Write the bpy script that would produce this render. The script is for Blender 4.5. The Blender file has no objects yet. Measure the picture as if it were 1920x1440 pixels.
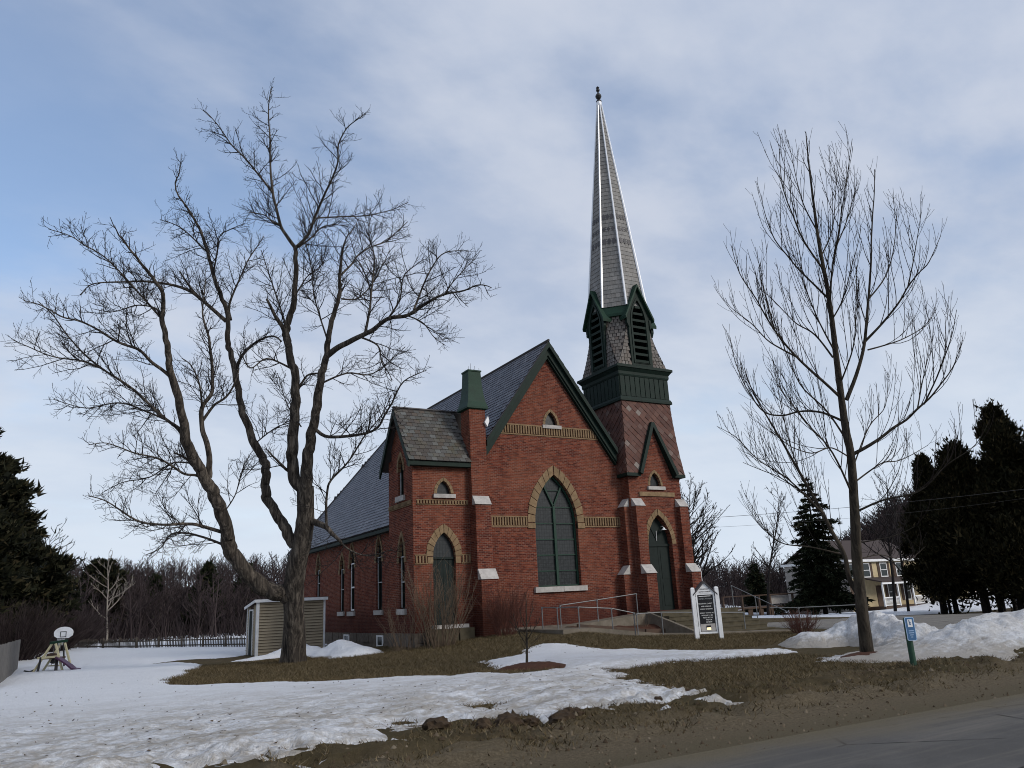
import bpy, bmesh, math, random
import numpy as np
from mathutils import Vector, Matrix
random.seed(7)
RNG = np.random.default_rng(11)
scene = bpy.context.scene
col = scene.collection

# ---------------------------------------------------------------- camera
cam_d = bpy.data.cameras.new('camera')
cam = bpy.data.objects.new('camera', cam_d)
col.objects.link(cam)
_rt = Vector((0.86860553, -0.49304454, -0.04931041))
_up = Vector((-0.09152068, -0.25744029, 0.96195034))
_fw = Vector((0.48697885, 0.83104246, 0.26873782))
_m = Matrix((_rt, _up, -_fw)).transposed().to_4x4()
_m.translation = (-11.758, -29.6, 1.7)
cam.matrix_world = _m
cam_d.sensor_width = 36.0
cam_d.lens = 1471.94 / 1920 * 36.0
cam_d.clip_end = 3000
scene.camera = cam

# ---------------------------------------------------------------- light
SUN_EL = math.radians(28)
SUN_AZ = Vector((0.50, -0.86, 0)).normalized()          # where the sun stands, seen from the church
SUN_DIR = Vector((SUN_AZ.x * math.cos(SUN_EL), SUN_AZ.y * math.cos(SUN_EL), math.sin(SUN_EL)))
sun_d = bpy.data.lights.new('sun', 'SUN')
sun_d.energy = 2.3
sun_d.angle = math.radians(20)
sun_d.color = (1.0, .93, .84)
sun = bpy.data.objects.new('sun', sun_d)
sun.rotation_euler = SUN_DIR.to_track_quat('Z', 'Y').to_euler()
col.objects.link(sun)

world = bpy.data.worlds.new('World')
scene.world = world
world.use_nodes = True
def build_sky():
    nt = world.node_tree
    nt.nodes.clear()
    N = lambda t, **k: _setn(nt.nodes.new(t), k)
    L = nt.links.new
    out = N('ShaderNodeOutputWorld')
    bg = N('ShaderNodeBackground')
    bg.inputs['Strength'].default_value = 0.1
    L(bg.outputs[0], out.inputs[0])
    sky = N('ShaderNodeTexSky', sky_type='NISHITA', sun_disc=False, sun_elevation=SUN_EL,
            sun_rotation=math.atan2(SUN_AZ.x, SUN_AZ.y), air_density=1.0, dust_density=.6, ozone_density=1.6)
    tc = N('ShaderNodeTexCoord')
    sep = N('ShaderNodeSeparateXYZ')
    L(tc.outputs['Generated'], sep.inputs[0])
    # project the view direction on a cloud layer
    zc = N('ShaderNodeMath', operation='MAXIMUM'); L(sep.outputs['Z'], zc.inputs[0]); zc.inputs[1].default_value = 0.0
    za = N('ShaderNodeMath', operation='ADD'); L(zc.outputs[0], za.inputs[0]); za.inputs[1].default_value = .22
    dx = N('ShaderNodeMath', operation='DIVIDE'); L(sep.outputs['X'], dx.inputs[0]); L(za.outputs[0], dx.inputs[1])
    dy = N('ShaderNodeMath', operation='DIVIDE'); L(sep.outputs['Y'], dy.inputs[0]); L(za.outputs[0], dy.inputs[1])
    cb = N('ShaderNodeCombineXYZ'); L(dx.outputs[0], cb.inputs[0]); L(dy.outputs[0], cb.inputs[1])
    mp = N('ShaderNodeMapping'); L(cb.outputs[0], mp.inputs[0])
    mp.inputs['Rotation'].default_value = (0, 0, math.radians(-32)); mp.inputs['Scale'].default_value = (.8, 1.1, 1)
    mp.inputs['Location'].default_value = SKY_OFF
    n1 = N('ShaderNodeTexNoise'); L(mp.outputs[0], n1.inputs['Vector'])
    n1.inputs['Scale'].default_value = 1.25; n1.inputs['Detail'].default_value = 6; n1.inputs['Roughness'].default_value = .5; n1.inputs['Distortion'].default_value = .15
    n2 = N('ShaderNodeTexNoise'); L(mp.outputs[0], n2.inputs['Vector'])
    n2.inputs['Scale'].default_value = 3.0; n2.inputs['Detail'].default_value = 6; n2.inputs['Roughness'].default_value = .55
    # the thin spot of the overcast, up on the left of the church
    vb = N('ShaderNodeVectorMath', operation='DOT_PRODUCT'); L(tc.outputs['Generated'], vb.inputs[0])
    vb.inputs[1].default_value = Vector(THIN).normalized()
    mb = N('ShaderNodeMapRange', interpolation_type='SMOOTHSTEP'); L(vb.outputs['Value'], mb.inputs['Value'])
    mb.inputs['From Min'].default_value = .88; mb.inputs['From Max'].default_value = .995
    mb.inputs['To Min'].default_value = 0; mb.inputs['To Max'].default_value = .29
    s1 = N('ShaderNodeMath', operation='SUBTRACT'); L(n1.outputs['Fac'], s1.inputs[0]); L(mb.outputs[0], s1.inputs[1])
    m2 = N('ShaderNodeMath', operation='MULTIPLY_ADD'); L(n2.outputs['Fac'], m2.inputs[0]); m2.inputs[1].default_value = .30; L(s1.outputs[0], m2.inputs[2])
    cov = N('ShaderNodeMapRange', interpolation_type='SMOOTHSTEP'); L(m2.outputs[0], cov.inputs['Value'])
    cov.inputs['From Min'].default_value = .29; cov.inputs['From Max'].default_value = .60
    cov.inputs['To Min'].default_value = .26; cov.inputs['To Max'].default_value = .96
    # cloud colour: lavender grey with brighter, warmer folds
    n3 = N('ShaderNodeMapRange', interpolation_type='SMOOTHSTEP'); L(n2.outputs['Fac'], n3.inputs['Value']); n3.inputs['From Min'].default_value = .32; n3.inputs['From Max'].default_value = .68
    cc = N('ShaderNodeMix', data_type='RGBA'); L(n3.outputs[0], cc.inputs[0])
    cc.inputs[6].default_value = CLOUD_A; cc.inputs[7].default_value = CLOUD_B
    sk = N('ShaderNodeMix', data_type='RGBA', blend_type='MULTIPLY'); sk.inputs[0].default_value = 1
    L(sky.outputs[0], sk.inputs[6]); sk.inputs[7].default_value = SKY_GAIN
    mx = N('ShaderNodeMix', data_type='RGBA'); L(cov.outputs[0], mx.inputs[0]); L(sk.outputs[2], mx.inputs[6]); L(cc.outputs[2], mx.inputs[7])
    # bright milky air low over the horizon
    hz = N('ShaderNodeMapRange', interpolation_type='SMOOTHSTEP'); L(sep.outputs['Z'], hz.inputs['Value'])
    hz.inputs['From Min'].default_value = 0; hz.inputs['From Max'].default_value = .42
    hz.inputs['To Min'].default_value = .85; hz.inputs['To Max'].default_value = 0
    m3 = N('ShaderNodeMix', data_type='RGBA'); L(hz.outputs[0], m3.inputs[0]); L(mx.outputs[2], m3.inputs[6]); m3.inputs[7].default_value = HORIZON
    L(m3.outputs[2], bg.inputs['Color'])
def _setn(n, k):
    for a, b in k.items(): setattr(n, a, b)
    return n
SKY_OFF = (9.1, 6.6, 0)
THIN = (-.03, .83, .56)
CLOUD_A = (4.3, 5.1, 6.7, 1)
CLOUD_B = (6.0, 6.5, 7.6, 1)
SKY_GAIN = (1.8, 1.85, 1.9, 1)
HORIZON = (7.3, 8.2, 9.3, 1)
build_sky()
vs = scene.view_settings
vs.view_transform = 'Standard'; vs.look = 'None'; vs.gamma = 1; vs.exposure = 0.0; vs.use_curve_mapping = False
scene.cycles.filter_width = 1.0
scene.cycles.max_bounces = 6
scene.cycles.transparent_max_bounces = 4

# ---------------------------------------------------------------- surveyed positions (metres)
SNOW_MAIN = [[-15.36,-4.03],[-13.11,-1.74],[-13.02,9.84],[-12.75,22.34],[-12.08,30.03],[-9.6,46.5],[-3.62,42.86],[0.17,36.32],[1.03,33.14],[-3.59,9.46],[-4.42,8.31],[-6.36,10.15],[-7.01,9.56],[-8.48,5.9],[-7.2,6.91],[-6.12,5.02],[-7.05,1.59],[-7.52,0.19],[-7.96,-1.41],[-8.74,-4.11],[-8.41,-5.6],[-7.46,-6.88],[-6.02,-8.27],[-5.04,-9.14],[-4.21,-9.55],[-3.87,-9.42],[-2.97,-10.62],[-1.96,-10.99],[-1.73,-11.94],[-1.13,-11.98],[-0.17,-11.32],[0.0,-9.67],[-0.44,-9.7],[-1.14,-10.06],[-0.73,-8.74],[-0.4,-7.76],[0.65,-7.24],[1.41,-7.17],[2.3,-6.13],[3.03,-5.79],[3.33,-6.29],[3.33,-7.33],[3.35,-8.52],[4.17,-9.16],[5.16,-10.75],[6.19,-11.97],[6.99,-12.67],[6.42,-13.38],[4.72,-13.39],[3.48,-13.02],[2.72,-12.56],[1.81,-12.77],[0.94,-12.96],[0.51,-12.72],[-0.23,-14.05],[-0.88,-15.16],[-1.17,-16.05],[-1.46,-17.28],[-1.45,-18.0],[-1.6,-18.61],[-2.41,-19.05],[-3.19,-18.86],[-3.43,-19.54],[-3.45,-20.03],[-3.84,-20.36],[-4.11,-19.74],[-4.26,-19.12],[-4.59,-18.71],[-5.24,-18.72],[-5.61,-18.57],[-5.86,-18.14],[-6.08,-18.03],[-6.63,-18.02],[-6.78,-17.53],[-7.32,-18.63],[-7.62,-19.03],[-7.94,-19.06],[-8.4,-19.18],[-8.97,-19.25],[-9.39,-19.2],[-9.82,-19.26],[-10.49,-19.18],[-13.5,-21.6],[-40,-21.5],[-60,-10],[-60,0]]
SNOW_HOLE = [[-5.29,-16.28],[-4.77,-16.25],[-4.66,-16.29],[-5.02,-16.52],[-5.11,-17.81],[-5.28,-17.98],[-5.25,-16.96]]
SNOW_SMALL = [[[4.85,-15.42],[5.91,-15.05],[6.38,-15.32],[5.63,-16.09],[4.65,-16.43],[4.34,-16.08]],[[-2.74,-19.24],[-1.93,-19.24],[-2.19,-19.97],[-3.1,-20.12]]]
PILE_A = [[8.24,-11.99],[9.03,-12.23],[9.88,-12.63],[9.92,-13.72],[9.22,-15.13],[8.65,-15.9]]
PILE_B = [[6.37,-17.46],[7.95,-17.21],[9.74,-16.98],[10.88,-17.45],[11.15,-18.6]]
MOUND = [[-4.72,4.6],[-3.64,5.2],[-2.3,5.68],[-1.58,3.13],[-1.55,0.57]]
MAPLE = [[[-3.95,0.22,-0.02,0.397],[-4.03,-0.13,1.19,0.373],[-4.17,-0.46,2.48,0.352],[-4.17,-0.75,3.39,0.337],[-4.06,-1.11,4.3,0.322],[-4.07,-1.41,5.21,0.308],[-4.15,-1.64,6.09,0.294]],[[-4.19,-1.6,6.04,0.225],[-4.44,-1.48,6.24,0.217],[-4.61,-1.5,6.85,0.205],[-4.63,-1.66,7.72,0.189],[-4.65,-1.89,8.89,0.169],[-4.72,-2.06,9.92,0.152],[-4.9,-2.1,10.66,0.14],[-5.05,-2.15,11.31,0.129],[-5.13,-2.15,11.58,0.125],[-5.08,-2.27,11.98,0.118],[-4.99,-2.42,12.52,0.109],[-4.96,-2.65,13.52,0.094],[-5.02,-2.8,14.46,0.079],[-5.06,-2.84,14.74,0.075]],[[-4.14,-1.63,6.04,0.225],[-4.2,-2.03,7.01,0.196],[-4.2,-2.37,7.75,0.177],[-4.14,-2.74,8.49,0.158],[-4.15,-3.1,9.28,0.138],[-4.13,-3.41,9.94,0.122],[-4.07,-3.68,10.44,0.11],[-4.09,-4.02,11.2,0.093],[-4.01,-4.35,11.82,0.078],[-3.93,-4.68,12.43,0.064],[-4.0,-4.88,12.96,0.052],[-4.02,-5.18,13.63,0.037],[-3.96,-5.45,14.15,0.025],[-3.71,-5.82,14.6,0.013]],[[-4.28,-0.9,4.04,0.199],[-4.4,-0.82,4.23,0.195],[-4.6,-0.71,4.72,0.187],[-4.91,-0.51,5.29,0.178],[-5.21,-0.33,5.87,0.17],[-5.29,-0.3,6.36,0.164],[-5.28,-0.32,7.03,0.156],[-5.49,-0.21,7.54,0.15],[-5.86,-0.0,8.38,0.14],[-6.12,0.12,9.25,0.129],[-6.34,0.21,10.3,0.118],[-6.59,0.3,11.36,0.106],[-6.72,0.35,11.9,0.1],[-6.74,0.32,12.64,0.092],[-7.01,0.42,13.7,0.081],[-7.34,0.58,14.57,0.071],[-7.58,0.65,15.56,0.06],[-7.89,0.78,16.55,0.05],[-8.38,1.03,17.5,0.039],[-8.77,1.23,18.16,0.031],[-8.87,1.26,18.62,0.026],[-8.75,1.15,19.27,0.019],[-8.75,1.1,19.93,0.012]],[[-4.25,-0.36,2.33,0.318],[-4.48,-0.34,2.4,0.31],[-5.17,-0.29,2.66,0.289],[-5.73,-0.38,3.13,0.271],[-6.23,-0.52,3.66,0.254],[-6.52,-0.69,4.11,0.241],[-6.68,-0.96,4.61,0.229],[-6.94,-1.28,5.25,0.213],[-7.24,-1.49,5.76,0.199],[-7.59,-1.68,6.24,0.186],[-7.84,-1.86,6.66,0.175],[-8.2,-2.12,7.26,0.16],[-8.5,-2.56,8.05,0.141],[-8.82,-3.02,8.88,0.121],[-9.11,-3.45,9.63,0.104],[-9.26,-3.84,10.22,0.09],[-9.5,-4.21,10.85,0.075],[-9.52,-4.65,11.4,0.063],[-9.78,-4.83,11.77,0.053],[-10.05,-4.94,12.04,0.045],[-10.58,-5.15,12.56,0.03],[-10.96,-5.32,12.96,0.019],[-11.23,-5.54,13.36,0.009]],[[-5.06,-2.84,14.74,0.068],[-5.33,-2.71,15.2,0.063],[-5.56,-2.61,15.64,0.058],[-5.73,-2.58,16.32,0.052],[-5.86,-2.57,16.92,0.048],[-5.98,-2.6,17.84,0.04],[-6.08,-2.68,19.11,0.031],[-6.17,-2.75,20.25,0.022],[-6.16,-2.85,21.02,0.016],[-6.08,-2.92,21.28,0.014]],[[-5.86,-2.57,16.92,0.042],[-6.24,-2.72,17.26,0.036],[-6.72,-2.9,17.66,0.031],[-7.09,-3.01,17.94,0.027],[-7.58,-3.14,18.27,0.023],[-8.03,-3.36,18.69,0.018],[-8.51,-3.54,19.05,0.013]],[[-5.56,-2.61,15.64,0.03],[-5.88,-2.66,15.72,0.025],[-6.2,-2.74,15.87,0.021],[-6.81,-2.76,15.86,0.013]],[[-5.06,-2.83,14.7,0.061],[-4.73,-3.41,15.09,0.054],[-4.63,-3.86,15.59,0.047],[-4.5,-4.38,16.13,0.041],[-4.34,-4.86,16.59,0.035],[-4.26,-5.34,17.12,0.029],[-4.33,-5.68,17.6,0.024],[-4.21,-6.12,18.03,0.019],[-3.96,-6.51,18.21,0.016],[-3.75,-6.81,18.34,0.013]],[[-4.63,-3.85,15.55,0.03],[-3.79,-3.91,15.75,0.025],[-2.6,-4.01,16.04,0.02],[-1.72,-4.13,16.4,0.016],[-1.11,-4.24,16.8,0.013]],[[-4.95,-2.94,14.72,0.034],[-4.43,-2.89,15.3,0.027],[-4.1,-2.86,15.73,0.023],[-3.63,-2.83,15.96,0.019],[-3.02,-2.77,16.07,0.014]],[[-4.0,-4.88,12.96,0.039],[-3.63,-4.92,13.41,0.034],[-3.33,-4.94,13.86,0.03],[-2.95,-5.0,14.2,0.026],[-2.43,-5.06,14.48,0.022],[-1.96,-5.13,14.95,0.018],[-1.56,-5.2,15.43,0.014]],[[-4.06,-3.66,10.39,0.117],[-3.71,-4.3,10.63,0.103],[-3.27,-5.02,10.78,0.089],[-3.03,-5.44,10.91,0.082],[-2.69,-6.11,11.15,0.07],[-2.25,-6.73,11.11,0.059],[-1.89,-7.45,11.32,0.048],[-1.55,-8.06,11.44,0.038],[-1.11,-8.72,11.41,0.027],[-0.83,-9.21,11.47,0.02],[-0.57,-9.55,11.27,0.014]],[[-3.18,-5.2,10.85,0.051],[-2.92,-5.03,12.29,0.035],[-3.08,-4.7,13.43,0.023],[-3.31,-4.42,14.01,0.017]],[[-2.69,-6.11,11.15,0.037],[-2.59,-6.82,11.52,0.029],[-2.7,-7.67,12.13,0.019],[-2.41,-8.53,12.35,0.012]],[[-2.14,-7.02,11.23,0.037],[-1.61,-7.24,12.65,0.024],[-1.13,-7.43,13.28,0.019],[-0.34,-7.64,13.42,0.013]],[[-2.92,-5.03,12.29,0.034],[-2.8,-5.08,13.82,0.023],[-2.96,-4.97,14.71,0.018],[-2.88,-5.02,15.56,0.013]],[[-1.54,-8.05,11.41,0.024],[-1.18,-8.12,11.98,0.018],[-0.47,-8.29,12.81,0.01]],[[-3.27,-5.02,10.76,0.038],[-2.86,-5.52,10.35,0.029],[-2.79,-5.73,9.69,0.021],[-2.62,-5.97,9.26,0.016],[-2.57,-6.09,8.96,0.012]],[[-2.25,-6.73,11.09,0.025],[-1.91,-7.17,10.74,0.019],[-1.65,-7.54,10.13,0.013],[-1.43,-7.85,9.79,0.01]],[[-4.11,-2.53,8.0,0.066],[-3.73,-2.99,7.65,0.058],[-2.97,-4.07,7.55,0.046],[-2.58,-4.75,7.68,0.039],[-2.45,-5.48,8.2,0.031],[-2.29,-6.46,8.88,0.021],[-1.86,-7.32,9.07,0.013]],[[-3.96,-1.38,4.93,0.132],[-3.55,-1.97,4.66,0.095],[-3.32,-2.32,4.33,0.072],[-3.13,-2.63,4.01,0.051]],[[-3.22,-2.49,4.13,0.039],[-2.91,-2.82,3.77,0.031],[-2.43,-3.35,3.51,0.022],[-1.87,-4.16,3.65,0.012]],[[-3.5,-2.07,4.58,0.052],[-3.67,-2.57,5.61,0.043],[-3.61,-2.93,6.14,0.038],[-3.2,-3.57,6.7,0.032],[-2.88,-4.25,7.45,0.025],[-2.48,-4.94,8.11,0.018],[-2.34,-5.4,8.7,0.014]],[[-4.64,-1.43,6.63,0.06],[-4.88,-1.44,6.77,0.05],[-5.19,-1.51,7.07,0.037],[-5.47,-1.57,7.32,0.026]],[[-5.15,-2.15,11.6,0.095],[-5.28,-2.26,11.8,0.083],[-5.62,-2.43,12.16,0.062],[-5.97,-2.67,12.62,0.04]],[[-6.81,0.35,12.69,0.078],[-7.8,0.25,13.42,0.063],[-8.35,0.24,13.74,0.055],[-9.36,0.39,13.9,0.044],[-10.33,0.6,13.86,0.033],[-11.43,0.85,13.69,0.022],[-11.8,0.99,13.22,0.016]],[[-7.8,0.25,13.42,0.063],[-8.14,0.43,13.89,0.047],[-8.56,0.62,14.6,0.028]],[[-6.43,0.24,10.61,0.07],[-6.26,-0.24,11.23,0.055],[-5.89,-0.73,11.61,0.044],[-5.41,-1.21,11.77,0.034],[-5.1,-1.41,11.53,0.028]],[[-7.58,0.65,15.56,0.036],[-8.42,1.47,16.76,0.023],[-8.92,1.97,17.2,0.017],[-9.25,2.31,17.43,0.014]],[[-7.35,0.56,14.63,0.036],[-7.36,-0.24,15.39,0.026],[-7.37,-0.62,15.74,0.021],[-7.1,-1.06,15.86,0.018],[-6.67,-1.7,15.92,0.012]],[[-6.65,0.28,12.75,0.05],[-6.69,0.49,13.5,0.043],[-6.24,0.63,14.97,0.03],[-6.01,0.66,15.58,0.025],[-5.45,0.68,16.72,0.015]],[[-9.5,-4.21,10.85,0.037],[-10.27,-4.46,11.55,0.029],[-11.1,-4.74,12.29,0.022],[-11.82,-4.83,12.66,0.017],[-12.21,-4.87,12.84,0.014],[-12.77,-4.88,12.96,0.011]],[[-9.56,-4.27,10.95,0.028],[-9.72,-4.07,11.23,0.025],[-10.24,-3.43,11.46,0.021],[-10.84,-2.56,11.46,0.015],[-11.39,-1.91,11.72,0.011]],[[-7.56,-1.7,6.24,0.112],[-7.42,-1.72,6.42,0.108],[-7.5,-1.55,7.18,0.097],[-7.66,-1.32,7.99,0.087],[-7.72,-1.17,8.82,0.077],[-7.42,-1.22,9.4,0.069],[-7.44,-1.08,10.34,0.058],[-7.57,-0.89,11.39,0.046],[-7.62,-0.82,11.72,0.042],[-7.81,-0.61,12.59,0.032],[-7.78,-0.52,13.71,0.02],[-7.81,-0.44,14.48,0.011]],[[-7.7,-1.24,8.32,0.058],[-7.4,-1.5,8.82,0.046],[-7.02,-1.76,9.14,0.037],[-6.78,-1.99,9.66,0.028],[-6.71,-2.11,10.12,0.021]],[[-7.71,-1.2,8.72,0.045],[-7.9,-1.66,9.49,0.031],[-8.26,-1.92,10.09,0.021],[-8.59,-1.96,10.31,0.015]],[[-8.98,-3.2,9.24,0.06],[-9.36,-3.32,9.49,0.054],[-9.61,-3.38,9.63,0.051],[-10.01,-3.55,9.94,0.045],[-10.62,-3.64,10.12,0.039],[-11.36,-3.82,10.45,0.03],[-11.78,-3.9,10.57,0.026],[-12.22,-3.95,10.63,0.022],[-12.73,-4.1,10.84,0.016],[-13.21,-4.18,10.9,0.012]],[[-8.19,-2.07,7.2,0.061],[-8.55,-2.14,7.79,0.055],[-9.14,-2.06,8.28,0.049],[-9.99,-1.98,9.08,0.041],[-10.84,-1.81,9.66,0.033],[-11.5,-1.72,10.2,0.028],[-12.02,-1.7,10.78,0.022],[-12.5,-1.75,11.43,0.017],[-12.96,-1.69,11.83,0.013]],[[-10.97,-1.78,9.76,0.034],[-11.48,-1.92,9.89,0.028],[-12.36,-2.1,9.91,0.02],[-13.07,-2.33,10.09,0.014],[-13.45,-2.48,10.2,0.01]],[[-7.59,-1.68,6.24,0.05],[-7.91,-1.76,6.36,0.045],[-8.3,-1.81,6.41,0.041],[-9.04,-2.06,6.78,0.032],[-9.85,-2.22,6.91,0.024],[-10.64,-2.45,7.16,0.016],[-11.15,-2.52,7.04,0.011]],[[-6.66,-0.91,4.51,0.07],[-7.53,-0.95,4.76,0.057],[-8.09,-0.95,4.83,0.05],[-8.78,-0.92,4.79,0.041],[-9.52,-0.96,4.94,0.032],[-10.44,-1.2,5.5,0.02],[-10.99,-1.26,5.65,0.014]],[[-6.53,-0.67,4.07,0.051],[-7.24,-0.05,4.46,0.04],[-7.76,0.43,4.64,0.033],[-8.22,0.91,4.65,0.028],[-8.48,1.43,4.21,0.021],[-8.86,1.9,4.03,0.016]],[[-7.75,-1.77,6.46,0.062],[-7.99,-1.81,6.66,0.051],[-8.29,-1.87,6.9,0.038],[-8.63,-1.88,7.07,0.027]],[[-8.4,-2.35,7.7,0.039],[-8.83,-1.85,8.11,0.035],[-9.54,-1.01,8.62,0.03],[-10.33,-0.09,9.06,0.024],[-11.27,1.15,9.09,0.018],[-12.29,2.29,9.62,0.012]],[[-7.88,-1.89,6.7,0.031],[-8.51,-0.97,6.87,0.026],[-9.11,0.21,6.55,0.021],[-9.87,1.37,6.52,0.016],[-10.47,2.42,6.27,0.012]],[[-5.62,-0.14,7.9,0.027],[-5.12,-1.25,8.3,0.018],[-4.59,-2.14,8.34,0.012]],[[-4.68,-1.97,9.37,0.054],[-4.33,-2.12,10.06,0.037],[-3.87,-2.25,10.18,0.027]],[[-4.9,-2.04,10.33,0.04],[-5.78,-2.15,10.57,0.028],[-6.32,-2.11,10.16,0.02],[-6.76,-2.41,10.61,0.013]],[[-3.85,-4.63,12.23,0.032],[-3.26,-4.6,12.34,0.027],[-2.67,-4.59,13.05,0.021],[-2.01,-4.51,14.47,0.012]],[[-4.98,-2.5,12.85,0.03],[-4.5,-2.44,13.81,0.022],[-4.0,-2.46,14.32,0.017],[-3.79,-2.39,15.05,0.013]],[[-4.96,-2.2,11.3,0.04],[-5.32,-1.44,13.2,0.028],[-5.63,-0.87,14.69,0.019],[-5.8,-0.58,15.45,0.014]],[[-4.08,-3.87,10.87,0.032],[-4.37,-3.14,12.71,0.026],[-4.42,-2.73,14.13,0.022],[-4.73,-1.95,16.64,0.014]],[[-4.49,-2.14,8.15,0.026],[-4.84,-1.57,9.05,0.02],[-5.12,-0.98,10.41,0.012]],[[-4.14,-3.2,9.49,0.039],[-3.2,-3.28,9.96,0.031],[-2.21,-3.32,10.05,0.024],[-1.01,-3.48,11.17,0.014]],[[-6.83,-1.28,5.19,0.025],[-6.5,-1.25,5.75,0.02],[-6.25,-1.11,6.72,0.014],[-5.99,-1.07,7.31,0.011]]]
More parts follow.
